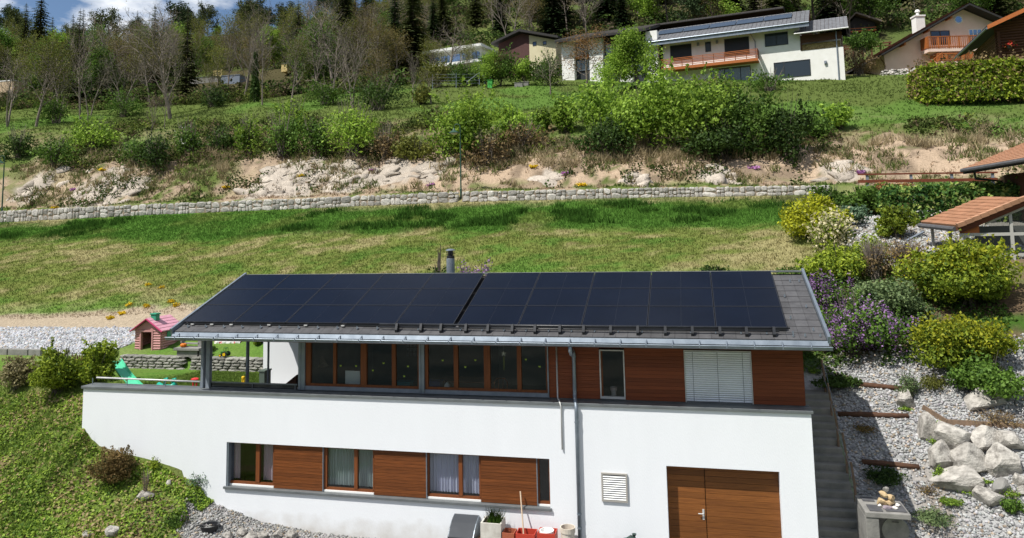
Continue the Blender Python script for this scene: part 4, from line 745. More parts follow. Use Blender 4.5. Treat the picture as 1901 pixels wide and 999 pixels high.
pot(1015, 19.7, .18, .1, Z_(1015, 984, 19.7)-.1, G['white'], 'white plastic bucket standing in a red tray', G['white']); pot(1054, 19.75, .19, 0, Z_(1054, 978, 19.75), mat('cream_pot', (.62, .58, .5), (.5, .44, .36), s=3), 'cream flower pot full of rusty soil by the downpipe', mat('rust_soil', (.2, .08, .03), (.12, .05, .02), s=10), 'flower_pot', 'pot')
x = pt(1170, 19.75); sk = Z_(1170, 989, 19.75)-.14; t = thing('garden_sack', 'dark green crumpled sack lying before the garage wall', 'sack', (x, 19.75, 0)); o = link(rockmesh('sack_body', 91, mat('green_sack', (.03, .06, .05), (.02, .04, .035), s=6, rough=.5), 3, .5, 1, False), 'sack_body', t, (0, 0, sk*.5), None, (.28, .2, sk*.62)); q = MB(); q.lathe([(.05, 0), (.025, .05), (.06, .12)], (x+.1, 19.75, sk), 9); q.build('tied_neck', mat('green_sack', (0, 0, 0)), t)
x = hit(389, 984, 16); t = thing('black_tub', 'black tub half buried in the gravel by the rocks', 'tub', tuple(x)); q = MB(); q.lathe([(.2, -.1), (.25, .13), (.27, .14), (.22, .135), (.19, .0)], tuple(x), 16); q.build('shell', G['black'], t); q = MB(); q.tube([x+Vector((-.25, 0, .13)), x+Vector((-.15, -.24, .2)), x+Vector((.15, -.24, .2)), x+Vector((.25, 0, .13))], .012, 5); q.build('handle', G['black'], t)
# ================================================================ terrace garden at the left
def drywall(x0, x1, y, z0, z1, label, n_c=5):
    t = thing('dry_stone_wall', label, 'stone wall', ((x0+x1)/2, y, z0)); q = MB(); q.box(x0, x1, y+.06, y+.45, z0-.2, z1-.03); q.build('wall_core', G['conc'], t); og = ORG[t.name]; h = (z1-z0)/n_c
    for c in range(n_c):
        x = x0-rr.uniform(0, .1)
        while x < x1:
            w_ = rr.uniform(.22, .5); dp_ = .22 if c < n_c-1 else .3
            link(rr.choice(DRYS), 'stone', t, Vector((x+w_/2, y+.1+(.1 if c == n_c-1 else 0), z0+h*(c+.5)))-og, (0, rr.choice((0, 3.14)), rr.choice((0, 3.14))), (w_*.53, dp_*.8, h*.56)); x += w_
drywall(X_(226, 26, 670), X_(331, 26, 670), 25.95, 3.33, 3.87, 'low dry stone wall below the pink playhouse'); drywall(X_(357, 26, 675), X_(492, 26, 675), 25.95, 3.33, 3.86, 'low dry stone wall right of the garden oven')
t = thing('kerb', 'low kerb of grey concrete blocks at the foot of the stone heap', 'kerb', (X_(35, 25.7, 660), 25.7, 4))
for a, b in ((-60, -8), (-6, 16), (18, 54), (56, 78)):
    x0, x1 = X_(a, 25.7, 662), X_(b, 25.7, 662); z = gz((x0+x1)/2, 25.7); q = MB(); q.box(x0, x1, 25.6, 25.85, z-.2, z+.24); q.build('kerb_block', G['conc'], t, bevel=.015)
# pink playhouse
PHX0, PHX1, PHY = X_(252, 26.9, 630), X_(299, 26.9, 630), 26.9; pz = 3.86; D = 1.15
pm = mat('pink_plastic', (.52, .27, .26), (.47, .235, .225), s=4, rough=.5); prm = mat('pink_roof', (.66, .33, .41), (.6, .29, .36), s=3, rough=.5, ); mgm = mat('magenta_trim', (.5, .06, .16), rough=.5); gpm = mat('green_plastic', (.04, .28, .17), rough=.45)
zw = Z_(275, 612, PHY); za = Z_(273, 594, PHY)
ph_t = thing('playhouse', 'pink plastic log cabin playhouse with a green chimney on the terrace', 'playhouse', ((PHX0+PHX1)/2, PHY, pz))
dx0, dx1, dz = X_(262, PHY, 640), X_(284, PHY, 640), Z_(272, 616, PHY)
def logs(x0, x1, y, z0, z1, axis, nm='log'):
    n = max(1, int(round((z1-z0)/.105))); h = (z1-z0)/n
    for i in range(n):
        q = MB(); z = z0+h*(i+.5)
        if axis == 'x': q.tube([(x0, y, z), (x1, y, z)], h*.56, 8)
        else: q.tube([(y, x0, z), (y, x1, z)], h*.56, 8)
        q.build(nm, pm, ph_t, smooth=False)
logs(PHX0, dx0, PHY, pz, zw, 'x'); logs(dx1, PHX1, PHY, pz, zw, 'x'); logs(PHY, PHY+D, PHX1-.02, pz, zw, 'y'); logs(PHY, PHY+D, PHX0+.02, pz, zw, 'y')
q = MB(); q.prism([(PHX0, PHY-.03, zw), (PHX1, PHY-.03, zw), ((PHX0+PHX1)/2, PHY-.03, za)], (0, .06, 0)); q.box(dx0-.03, dx0+.03, PHY-.07, PHY+.05, pz, dz); q.box(dx1-.03, dx1+.03, PHY-.07, PHY+.05, pz, dz); q.box(dx0-.03, dx1+.03, PHY-.069, PHY+.05, dz, dz+.08); q.build('door_frame', pm, ph_t)
q = MB(); q.box(PHX0, PHX1, PHY+D-.02, PHY+D+.02, pz, zw); q.prism([(PHX0, PHY+D, zw), (PHX1, PHY+D, zw), ((PHX0+PHX1)/2, PHY+D, za)], (0, .03, 0)); q.build('back_wall', pm, ph_t)
q = MB(); q.box(PHX0+.05, PHX1-.05, PHY, PHY+D, pz-.02, pz+.02); q.build('floor', pm, ph_t)
q = MB(); xm = (PHX0+PHX1)/2; q.box(xm-.02, xm+.2, PHY+D-.05, PHY+D-.021, pz+.55, zw-.02); q.build('green_shutter', gpm, ph_t)
q = MB(); q.box(PHX1+.04, PHX1+.07, PHY+.3, PHY+.52, pz+.55, zw-.1); q.build('green_shutter', gpm, ph_t); q = MB(); q.box(PHX1+.04, PHX1+.07, PHY+.75, PHY+.97, pz+.55, zw-.1); q.build('green_shutter', gpm, ph_t)
ov = .16; sl = (za-zw)/((PHX1-PHX0)/2)
for s in (-1, 1):
    xe = xm+s*((PHX1-PHX0)/2+ov); ze = za-sl*((PHX1-PHX0)/2+ov)+.04
    for k in range(5):
        f0, f1 = k/5, (k+1)/5; q = MB(); a = Vector((xm+(xe-xm)*f0, PHY-.14, za+.06+(ze-za-.06)*f0)); b = Vector((xm+(xe-xm)*f1, PHY-.14, za+.06+(ze-za-.06)*f1))
        q.prism([a, b, b+Vector((0, 0, .045)), a+Vector((0, 0, .03))], (0, D+.28, 0)); q.build('roof_plank', prm, ph_t)
    q = MB(); q.bar((xm, PHY-.155, za+.06), (xe, PHY-.155, ze), .03, .09, (0, -1, 0)); q.build('roof_trim', mgm, ph_t)
q = MB(); q.box(xm-.02, xm+.24, PHY+.12, PHY+.36, za-.05, za+.2); q.box(xm-.05, xm+.27, PHY+.09, PHY+.39, za+.2, za+.26); q.build('chimney', gpm, ph_t, bevel=.015)
# garden oven
ox0, ox1, oy = X_(328, 26.1, 660), X_(366, 26.1, 660), 26.1; zt3 = Z_(345, 646, oy); zb3 = 3.35
t = thing('garden_oven', 'small concrete garden oven with an arched opening between the dry stone walls', 'oven', ((ox0+ox1)/2, oy, zb3)); xm2 = (ox0+ox1)/2
q = MB(); arc = [(xm2-.25, zb3), (xm2-.25, zb3+.3)] + [(xm2-.25*math.cos(a), zb3+.3+.2*math.sin(a)) for a in np.linspace(.3, math.pi-.3, 6)] + [(xm2+.25, zb3+.3), (xm2+.25, zb3)]
out_ = [(ox0, zb3), (ox0, zt3-.1), (xm2-.2, zt3-.1), (xm2, zt3-.1), (xm2+.2, zt3-.1), (ox1, zt3-.1), (ox1, zb3)]
q.prism([(x, oy, z) for x, z in [(ox0, zb3), (ox0, zt3-.1), (ox1, zt3-.1), (ox1, zb3)] + arc[::-1]], (0, .5, 0)); q.build('oven_body', G['conc'], t)
q = MB(); q.box(ox0-.1, ox1+.12, oy-.08, oy+.55, zt3-.1, zt3); q.build('top_slab', G['conc'], t, bevel=.01); q = MB(); q.box(ox0, ox1, oy+.45, oy+.5, zb3, zt3-.1); q.build('firebox', G['deck'], t)
q = MB(); q.box(ox1+.08, ox1+.42, oy+.0, oy+.4, zb3, zt3-.1); q.build('side_block', G['conc'], t, bevel=.02)
gx0, gx1_ = X_(338, oy+.4, 640), X_(372, oy+.4, 640); q = MB(); q.box(gx0, gx0+.05, oy+.3, oy+.5, zt3, zt3+.42); q.box(gx1_-.05, gx1_+.2, oy+.3, oy+.5, zt3, zt3+.42); q.box(gx0, gx1_, oy+.3, oy+.5, zt3+.1, zt3+.14); q.build('grill_frame', G['conc'], t)
p = Vector((X_(336, oy, 642), oy+.15, zt3)); t = thing('toy_pumpkin', 'orange plastic pumpkin sitting on the garden oven', 'toy', tuple(p)); om = mat('orange_plastic', (.6, .16, .01), rough=.5)
q = MB()
for k in range(8):
    a = k*math.pi/4; c = p+Vector((.06*math.cos(a), .06*math.sin(a), .08)); q.lathe([(.02, -.075), (.055, -.05), (.07, 0), (.055, .05), (.02, .075)], tuple(c), 8)
q.build('body', om, t, smooth=True); q = MB(); q.tube([p+Vector((0, 0, .13)), p+Vector((.02, 0, .19))], .015, 6); q.build('stem', G['bark'], t)
p = Vector((X_(415, 26.1, 668), 26.15, 3.88)); t = thing('toy_tractor', 'green toy tractor with yellow wheels on the dry stone wall', 'toy', tuple(p)); yel = mat('yellow_plastic', (.7, .45, .01), rough=.5); trg = mat('tractor_green', (.03, .12, .02), rough=.5)
q = MB(); q.box(p.x-.14, p.x+.02, p.y-.06, p.y+.06, p.z+.1, p.z+.2); q.box(p.x+.02, p.x+.14, p.y-.07, p.y+.07, p.z+.1, p.z+.16); q.build('body', trg, t, bevel=.01); q = MB(); q.box(p.x+.0, p.x+.13, p.y-.06, p.y+.06, p.z+.33, p.z+.35)
for a in (.005, .125): q.box(p.x+a-.006, p.x+a+.006, p.y-.06, p.y-.05, p.z+.16, p.z+.33); q.box(p.x+a-.006, p.x+a+.006, p.y+.05, p.y+.06, p.z+.16, p.z+.33)
q.build('cab', trg, t)
for x, r in ((-.1, .06), (.08, .1)):
    for s in (-1, 1):
        y = p.y+s*.1; q = MB(); q.prism([(p.x+x+r*math.cos(a), y, p.z+r+r*math.sin(a)) for a in np.linspace(0, 6.283, 15)[:-1]], (0, s*.05, 0)); wh = q.build('wheel', G['black'], t); q = MB(); q.prism([(p.x+x+r*.65*math.cos(a), y+s*.051, p.z+r+r*.65*math.sin(a)) for a in np.linspace(0, 6.283, 13)[:-1]], (0, s*.01, 0)); q.build('rim', yel, wh)
# table with cloth, dark shed
tx0, tx1, ty = X_(398, 27.6, 640), X_(446, 27.6, 640), 27.6; tz_ = Z_(420, 634, ty); t = thing('garden_table', 'small garden table behind the dry stone wall', 'table', ((tx0+tx1)/2, ty, 3.9)); q = MB(); q.box(tx0+.05, tx1-.05, ty, ty+.7, tz_-.05, tz_-.012); q.build('tabletop', G['stake'], t)
for a in (tx0+.1, tx1-.1):
    for b in (ty+.06, ty+.6): q = MB(); q.box(a-.03, a+.03, b-.03, b+.03, 3.8, tz_-.05); q.build('leg', G['stake'], t)
cl = mat('white_red_cloth', (.75, .74, .72), (.55, .08, .08), s=7, rough=.9, lo=.57, hi=.6); nn = 14; v = []; f = []
for i in range(nn+1):
    for k_ in range(4): x = tx0+(tx1-tx0)*i/nn; v.append((x, ty-.03-(.02*math.sin(i*1.9) if k_ < 2 else 0)+(.74 if k_ == 3 else 0), (tz_-.22-.16*max(0, 1-abs(i/nn-.55)*5)-.03*math.sin(i*2.3), tz_-.1, tz_-.005, tz_-.005)[k_]))
for i in range(nn):
    for k_ in range(3): f.append((i*4+k_, i*4+4+k_, i*4+5+k_, i*4+k_+1))
q = MB(); q.add(v, f); tag(q.build('tablecloth', cl, None, org=((tx0+tx1)/2, ty, tz_)), 'white cloth with red print hanging over the garden table', 'cloth')
sx0, sx1 = X_(432, 28.2, 650), X_(466, 28.2, 650); t = thing('garden_shed', 'dark timber lean-to behind the garden table', 'shed', ((sx0+sx1)/2, 28.2, 3.9)); q = MB(); q.prism([(sx0, 28.2, 3.7), (sx1, 28.2, 3.7), (sx1, 28.2, 4.85), (sx0, 28.2, 4.85)], (0, 1.2, 0)); q.build('wall', G['deck'], t); q = MB(); q.prism([(sx0-.1, 28.05, 4.84), (sx0-.1, 29.5, 5.1), (sx0-.1, 29.5, 5.15), (sx0-.1, 28.05, 4.89)], (sx1-sx0+.2, 0, 0)); q.build('roof', G['slate'], t)
# slide, seesaw and other toys on the lawn
gm = mat('slide_green', (.10, .55, .32), (.08, .48, .28), s=3, rough=.4)
t = thing('slide', 'mint green plastic slide with wooden steps on the terrace lawn', 'slide', (X_(228, 22.4, 700), 22.3, 3.3)); A = at(214, 671, 22.9); B = at(256, 722, 21.9); wv = Vector((.16, .13, 0)); cs = []
for i in range(9):
    s = i/8; p = A.lerp(B, s); p.z = A.z+(B.z-A.z)*(s+.18*math.sin(s*math.pi)*(.6)); cs.append(p)
q = MB()
prof = [(-1, .09), (-.92, .1), (-.8, .01), (.8, .01), (.92, .1), (1, .09), (.85, -.02), (-.85, -.02)]
nv = len(prof); vs = [p+wv*a+Vector((0, 0, b)) for p in cs for a, b in prof]; fs = [(i*nv+k_, i*nv+(k_+1) % nv, (i+1)*nv+(k_+1) % nv, (i+1)*nv+k_) for i in range(8) for k_ in range(nv)]; q.add(vs, fs); q.build('chute', gm, t, smooth=False)
for a, b in ((-.22, -.02), (.05, .3)):
    for k_ in (0, .45): q = MB(); q.tube([A+Vector((a-k_*.5, b+k_*.3, -1.2)), A+Vector((a, b, .05))], .035, 7); q.build('post', G['timber'], t)
for z in (.3, .6, .9): q = MB(); q.bar(A+Vector((-.36, .12, -z)), A+Vector((-.08, .42, -z)), .05, .04); q.build('rung', G['timber'], t)
tm_ = mat('teal_plastic', (.01, .33, .24), rough=.4)
t = thing('rocker_toy', 'teal plastic seesaw rocker behind the white wall', 'toy', (X_(310, 22, 705), 22, 3.3)); c = at(310, 708, 22); q = MB(); q.tube([c+Vector((-.35, 0, -.12)), c+Vector((-.15, 0, -.2)), c+Vector((.15, 0, -.2)), c+Vector((.33, 0, -.1))], .1, 8); q.build('rocker', tm_, t, smooth=True)
for a in (-.1, .22): q = MB(); q.tube([c+Vector((a, 0, -.15)), c+Vector((a+.02, 0, .08)), c+Vector((a+.1, 0, .1)), c+Vector((a+.13, 0, 0))], .045, 7); q.build('seat_back', tm_, t, smooth=True)
def blob(px, py, Y, sx, sz, mt, name, label):
    c = at(px, py, Y); t = thing(name, label, 'toy', (c.x, Y, 3.3)); o = link(rockmesh('toy_body', int(px), mt, 2, .5, 1, False), 'toy_body', t, (0, 0, c.z-3.3), None, (sx, sx*.7, sz)); q = MB(); q.tube([c+Vector((-sx*.5, 0, 0)), c+Vector((-sx*.4, 0, 3.3-c.z))], .03, 6); q.tube([c+Vector((sx*.5, 0, 0)), c+Vector((sx*.4, 0, 3.3-c.z))], .03, 6); q.build('leg', mt, t)
blob(362, 704, 22.3, .14, .05, mat('red_plastic', (.55, .03, .03), rough=.4), 'ride_on_toy', 'red plastic ride-on toy on the terrace lawn'); blob(452, 701, 22.6, .07, .06, yel, 'ball_toy', 'small yellow toy on the lawn behind the glass rail'); blob(471, 716, 22, .17, .05, mat('blue_plastic', (.02, .07, .3), rough=.4), 'scoop_toy', 'dark blue toy lying behind the glass rail')
a, b = X_(481, 23, 700), X_(491, 23, 700); t = thing('storage_box', 'grey green storage box beside the white loggia wall', 'box', ((a+b)/2, 23, 3.26)); z = Z_(486, 688, 23); q = MB(); q.box(a, b, 23, 23.4, 3.27, z-.05); q.build('body', mat('box_green', (.09, .12, .1), rough=.6), t, bevel=.01); q = MB(); q.box(a-.02, b+.02, 22.98, 23.42, z-.05, z); q.build('lid', mat('box_green', (0, 0, 0)), t)
p0, p1 = at(522, 716, 21.7), at(556, 694, 21.9); t = thing('deck_chair', 'folded dark brown deck chair behind the loggia rail', 'chair', (p0.x, 21.8, 3.26)); q = MB(); q.prism([(p0.x, 21.7, p0.z-.05), (p1.x, 21.7, p0.z-.05), (p1.x, 21.7, p1.z)], (0, .5, 0)); q.build('back', G['timber'], t)
for x in (p0.x+.08, p1.x-.08): q = MB(); q.box(x-.025, x+.025, 21.72, 21.77, 3.26, p0.z-.05); q.build('leg', G['timber'], t)
# picket fences
def pickets(px0, px1, py0, py1, Y, n, mt, label):
    x0, x1 = X_(px0, Y, py1), X_(px1, Y, py1); z0, z1 = Z_((px0+px1)/2, py1, Y), Z_((px0+px1)/2, py0, Y); t = thing('picket_fence', label, 'fence', ((x0+x1)/2, Y, z0)); w_ = (x1-x0)/n
    for i in range(n):
        x = x0+w_*i; h = z1-rr.uniform(0, .05); q = MB(); q.prism([(x+.015, Y, z0-.3), (x+w_*.68, Y, z0-.3), (x+w_*.68, Y, h-.05), (x+w_*.35, Y, h), (x+.015, Y, h-.05)], (0, .02, 0)); q.build('picket', mt, t)
    q = MB(); q.box(x0-.05, x1+.05, Y+.021, Y+.05, z0+.15, z0+.21); q.box(x0-.05, x1+.05, Y+.021, Y+.05, z1-.25, z1-.19); q.build('rail', mt, t)
pickets(132, 166, 658, 690, 24.2, 8, G['timber'], 'dark brown picket fence between two hedge bushes'); pickets(57, 88, 706, 731, 22.6, 7, G['rail'], 'reddish brown low fence behind the pale bush')
# lamp posts
def lamp(px, py0, py1, Y, label, hook=True):
    b = at(px, py0, Y); tz2 = Z_(px, py1, Y); b.z = min(b.z, gz(b.x, Y))-.1; t = thing('street_lamp', label, 'street lamp', tuple(b)); gmt = mat('lamp_green', (.03, .075, .05), rough=.5)
    q = MB(); q.lathe([(.09, b.z), (.085, b.z+1.1), (.06, b.z+1.15), (.05, tz2-1.1)], (b.x, Y, 0), 10); q.build('pole', gmt, t)
    q = MB(); z = tz2-1.1; r_ = .25; pts = [(b.x, Y, z)] + [(b.x-r_+r_*math.cos(a), Y-.0, z+.6+r_*math.sin(a)) for a in np.linspace(0, math.pi, 8)] + [(b.x-2*r_, Y, z+.5)]; q.tube(pts, .03, 7); q.build('arm', gmt, t)
    q = MB(); q.lathe([(.05, z+.52), (.1, z+.45), (.14, z+.36), (.42, z+.18), (.42, z+.15)], (b.x-2*r_, Y, 0), 14); q.build('lamp_shade', gmt, t); q = MB(); q.lathe([(.06, z+.02), (.2, z+.08), (.28, z+.15)], (b.x-2*r_, Y, 0), 12); q.build('globe', mat('lamp_globe', (.6, .6, .55), rough=.3), t)
lamp(856, 375, 224, 53.7, 'green swan neck street lamp in the gap of the long stone wall'); lamp(3, 402, 284, 53.6, 'dark street lamp at the left end of the long stone wall')
# ================================================================ far buildings
class Fac:
    """vertical facade plane: anchor pixel at depth Y, direction angle of the facade in plan; local x right, y into the building, z up"""
    def __init__(s, px, py, Y, deg):
        s.P = at(px, py, Y); s.a = math.radians(deg); s.u = Vector((math.cos(s.a), math.sin(s.a), 0)); s.n = Vector((-math.sin(s.a), math.cos(s.a), 0))
    def loc(s, px, py, dep=0.):
        d = ray(px, py); O = Vector((0, 0, ZC)); t = ((s.P+s.n*dep)-O).dot(s.n)/d.dot(s.n); q = O+d*t-s.P; return q.dot(s.u), q.z
    def thing(s, name, label, cat, group=None): return thing(name, label, cat, tuple(s.P), group, s.a)
    def rect(s, x0, y0, x1, y1, dep=0.):
        xa = s.loc(x0, (y0+y1)/2, dep)[0]; xb = s.loc(x1, (y0+y1)/2, dep)[0]; xm, ym = (x0+x1)/2, (y0+y1)/2; return xa, xb, s.loc(xm, y1, dep)[1], s.loc(xm, y0, dep)[1]
def part(q, name, mt, par, **k): return q.build(name, mt, par, local=True, **k)
def fwin(fc, root, px, frame_m, glass_m, dep=-.0, mull=(.5,), inset=.06, name='window'):
    a, b, c, d = fc.rect(*px); q = MB(); fw = .07
    q.box(a, a+fw, dep-.03, dep+.05, c, d); q.box(b-fw, b, dep-.03, dep+.05, c, d); q.box(a+fw, b-fw, dep-.03, dep+.05, d-fw, d); q.box(a+fw, b-fw, dep-.03, dep+.05, c, c+fw)
    for m_ in mull: x = a+(b-a)*m_; q.box(x-.04, x+.04, dep-.028, dep+.048, c+fw, d-fw)
    wd = part(q, name, frame_m, root); q = MB(); q.box(a+fw, b-fw, dep+.01, dep+.03, c+fw, d-fw); part(q, 'pane', glass_m, wd); q = MB(); q.box(a+.01, b-.01, dep+.3, dep+.32, c+.01, d-.01); return wd
G['fartile'] = mat('far_tile', (.25, .255, .27), (.18, .183, .195), s=2, rough=.7)
dk = mat('dark_frame', (.03, .033, .038), rough=.5); navy = mat('dark_blind', (.025, .03, .036), rough=.6)
fgl = mat('far_glass', (.06, .08, .11), rough=.04, spec=1., metal=.4); fglb = mat('far_glass_bright', (.3, .38, .48), rough=.03, spec=1., metal=.75)
def z3(X, Y): return 1020+X/3.2776, 20+Y/3.28
def r3(a, b, c, d): return (*z3(a, b), *z3(c, d))
fa = Fac(1569, 140, 94, -11.)
ap = fa.thing('apartment_house', 'white two storey hillside house with a long orange timber balcony', 'house')
def rooftiles(q, A, B, C_, D, nr, nc, th=.06):
    """ribbed tile courses as overlapping slabs between eave A-B and ridge D-C"""
    A, B, C_, D = map(Vector, (A, B, C_, D)); nrm = (B-A).cross(D-A).normalized()
    if nrm.z < 0: nrm = -nrm
    for i in range(nr):
        p0 = A.lerp(D, i/nr); p1 = B.lerp(C_, i/nr); p2 = B.lerp(C_, (i+1.15)/nr); p3 = A.lerp(D, (i+1.15)/nr)
        for j in range(nc):
            a, b = j/nc, (j+.93)/nc; u, v, w_, x = p0.lerp(p1, a), p0.lerp(p1, b), p3.lerp(p2, b), p3.lerp(p2, a)
            q.add([u+nrm*th, v+nrm*th, w_+nrm*.01, x+nrm*.01, u-nrm*.02, v-nrm*.02], [(0, 1, 2, 3), (4, 5, 1, 0)])
    return q
xr = 0.; xl = fa.loc(1232, 120)[0]; zb_ = -1.5; ze = fa.loc(1505, 47)[1]
zan = fa.loc(1560, 58)[1]; xan = fa.loc(1484, 60)[0]
q = MB(); q.box(xl, xan, 0, 10, zb_, ze+.1); part(q, 'wall', G['plaster2'], ap)
q = MB(); q.box(xan, xr, 0.003, 9, zb_, zan-1.9); q.box(xan, xr, 2.4, 9, zan-1.9, zan); part(q, 'annex_wall', G['plaster2'], ap)
q = MB(); xl2 = fa.loc(1195, 75)[0]; A = (xl2, -1.3, ze+.12); B = (xan+1.2, -1.3, ze+.12); hr = fa.loc(1480, 22.5, 5.2)[1]-ze
q.prism([(xl2, -1.3, ze-.02), (xl2, -1.3, ze+.1), (xl2, 5.2, ze+hr), (xl2, 11, ze+.2), (xl2, 11, ze-.1), (xl2, 5.2, ze+hr-.2)], (xan+1.2-xl2, 0, 0)); rf = part(q, 'roof', G['timber'], ap)
q = MB(); rooftiles(q, A, B, (xan+1.2, 5.2, ze+hr+.02), (xl2, 5.2, ze+hr+.02), 14, 40, .07); part(q, 'roof_tiles', G['fartile'], rf); tag(bpy.data.objects[-1], kind='stuff')
q = MB(); q.box(xl2, xan+1.2, -1.36, -1.3, ze-.42, ze+.06); q.tube([(xl2, -1.42, ze+.08), (xan+1.2, -1.42, ze+.08)], .09, 8); part(q, 'gutter', G['zinc'], rf)
q = MB(); x0 = fa.loc(1215, 60)[0]; x1 = fa.loc(1470, 40)[0]
tn = hr/6.5
for i in range(5):
    a, b = x0+(x1-x0)*i/5, x0+(x1-x0)*(i+.97)/5; q = MB(); y0_, y1_ = 1.6, 3.6; q.prism([(a, y0_, ze+.25+(y0_+1.3)*tn), (a, y1_, ze+.25+(y1_+1.3)*tn), (a, y1_, ze+.31+(y1_+1.3)*tn), (a, y0_, ze+.31+(y0_+1.3)*tn)], (b-a, 0, 0)); part(q, 'solar_panel', mat('far_collector', (.05, .07, .1), rough=.25), rf)
for px, py in ((1294, 52), (1228, 58)): x, z = fa.loc(px, py, 1); q = MB(); q.lathe([(.1, ze+.3), (.1, ze+1.2), (.14, ze+1.25)], (x, 1, 0), 8); part(q, 'vent_pipe', G['alu'], rf)
# annex roof and timber opening
q = MB(); q.prism([(xan-.6, -.9, zan), (xan-.6, -.9, zan+.14), (xan-.6, 4.5, zan+2.9), (xan-.6, 4.5, zan+2.7)], (xr+.7-xan+.6, 0, 0)); r2 = part(q, 'annex_roof', G['timber'], ap)
q = MB(); rooftiles(q, (xan-.6, -.9, zan+.16), (xr+.7, -.9, zan+.16), (xr+.7, 4.5, zan+2.92), (xan-.6, 4.5, zan+2.92), 11, 14, .07); part(q, 'roof_tiles', G['fartile'], r2); tag(bpy.data.objects[-1], kind='stuff'); q = MB(); q.tube([(xan-.6, -1.0, zan+.1), (xr+.7, -1.0, zan+.1)], .09, 8); part(q, 'gutter', G['alu'], r2)
q = MB(); q.box(xan+.1, xr-.25, .5, .62, zan-1.9, zan-1.0); part(q, 'wood_pile', mat('split_wood', (.45, .36, .15), (.2, .14, .06), s=5, rough=.9), ap); q = MB(); q.box(xan+.05, xr-.06, .02, .14, zan-.9, zan+.0); part(q, 'timber_fascia', G['timber'], ap)
for x in (xan+.03, xr-.2): q = MB(); q.box(x, x+.16, .03, .2, zan-1.9, zan-.9); part(q, 'timber_post', G['timber'], ap)
for px in (1554.5,): x = fa.loc(px, 100)[0]; q = MB(); q.tube([(x, -.1, zb_), (x, -.1, zan)], .07, 8); part(q, 'downpipe', G['zinc'], ap)
x = fa.loc(1402, 80)[0]; q = MB(); q.tube([(x-.6, -1.3, ze), (x, -.1, ze-1.2), (x, -.1, fa.loc(1407, 115)[1])], .06, 7); part(q, 'downpipe', G['zinc'], ap)
for a, b, c, d, mu in ((1310, 135, 1452, 213, (.5,)), (948, 190, 983, 250, ())): fwin(fa, ap, r3(a, b, c, d), dk, fgl, -.02, mu)
for a, b, c, d, mu in ((1366, 306, 1589, 405, (.28,)), (982, 345, 1226, 440, (.35, .75))): fwin(fa, ap, r3(a, b, c, d), dk, fglb if a < 1300 else fgl, -.02, mu, name='patio_window')
for a, b, c, d in ((1065, 165, 1216, 270), (735, 207, 865, 300)): xa, xb, c_, d_ = fa.rect(*r3(a, b, c, d)); q = MB(); q.box(xa, xb, -.04, .02, c_, d_); part(q, 'shutter', navy, ap)
for X, Y in ((905, 205), (1020, 191), (1680, 316)): x, z = fa.loc(*z3(X, Y)); q = MB(); q.box(x-.14, x+.14, -.2, 0, z-.2, z+.2); q.box(x-.1, x+.1, -.24, -.2, z-.1, z+.1); part(q, 'wall_lamp', G['steel'], ap)
# balcony
bxa = fa.loc(*z3(682, 340), -1.6)[0]; bxb = fa.loc(*z3(1268, 290), -1.6)[0]; bz0 = fa.loc(*z3(1262, 292), -1.6)[1]
q = MB(); q.box(bxa, bxb, -1.6, -.01, bz0-.22, bz0); bal = part(q, 'balcony', G['orange'], ap)
q = MB(); q.box(bxa, bxb, -1.64, -1.6, bz0-.25, bz0+.12); part(q, 'fascia', G['orange'], bal)
for i in range(6): q = MB(); z = bz0+.25+i*.19; q.box(bxa, bxb, -1.63, -1.6, z, z+.075); part(q, 'slat', G['orange'], bal)
for i in range(10): q = MB(); x = bxa+(bxb-bxa)*i/9; q.box(x-.04, x+.04, -1.59, -1.52, bz0, bz0+1.3); part(q, 'post', G['rail'], bal)
q = MB(); q.box(bxb-.03, bxb+.03, -1.59, -.02, bz0+.2, bz0+1.3); part(q, 'end_screen', G['rail'], bal)
# left wing with white pillars
fb = Fac(1205, 158, 98, -11.)
lw = fb.thing('pillared_house', 'white hillside house wing with broad white pillars and a long grey tiled roof', 'house'); zl = fb.loc(1195, 62)[1]; x0 = fb.loc(1040, 110)[0]; x1 = fb.loc(1212, 110)[0]
q = MB(); q.box(x0+.3, x1, .9, 8, -2, zl+.3); part(q, 'wall', navy, lw)
for a, b in ((75, 150), (243, 325), (425, 500), (590, 660)):
    xa, xb, c, d = fb.rect(*r3(a, 150, b, 445)); q = MB(); q.box(xa, xb, 0, .95, -2.5, zl+.2); part(q, 'pillar', G['plaster2'], lw)
for a, b in ((150, 243), (325, 425), (500, 590)):
    for y0_, y1_, mu in ((190, 260, (.5,)), (290, 360, (.33, .66))): fwin(fb, lw, r3(a+2, y0_, b-2, y1_), dk, fglb, .8, mu)
    xa, xb, c, d = fb.rect(*r3(a+1, 265, b-1, 285)); q = MB(); q.box(xa, xb, .5, .85, c, d); part(q, 'spandrel', G['orange'] if a < 200 else G['steel'], lw)
xq = fb.loc(1035, 62)[0]; xw_ = fb.loc(1456, 20, 9.)[0]; zlr = fb.loc(1280, 37, 9.)[1]; zy = lambda y: zl+.3+(y+1.2)/10.2*(zlr-zl-.3); xj = fb.loc(1204, 60)[0]
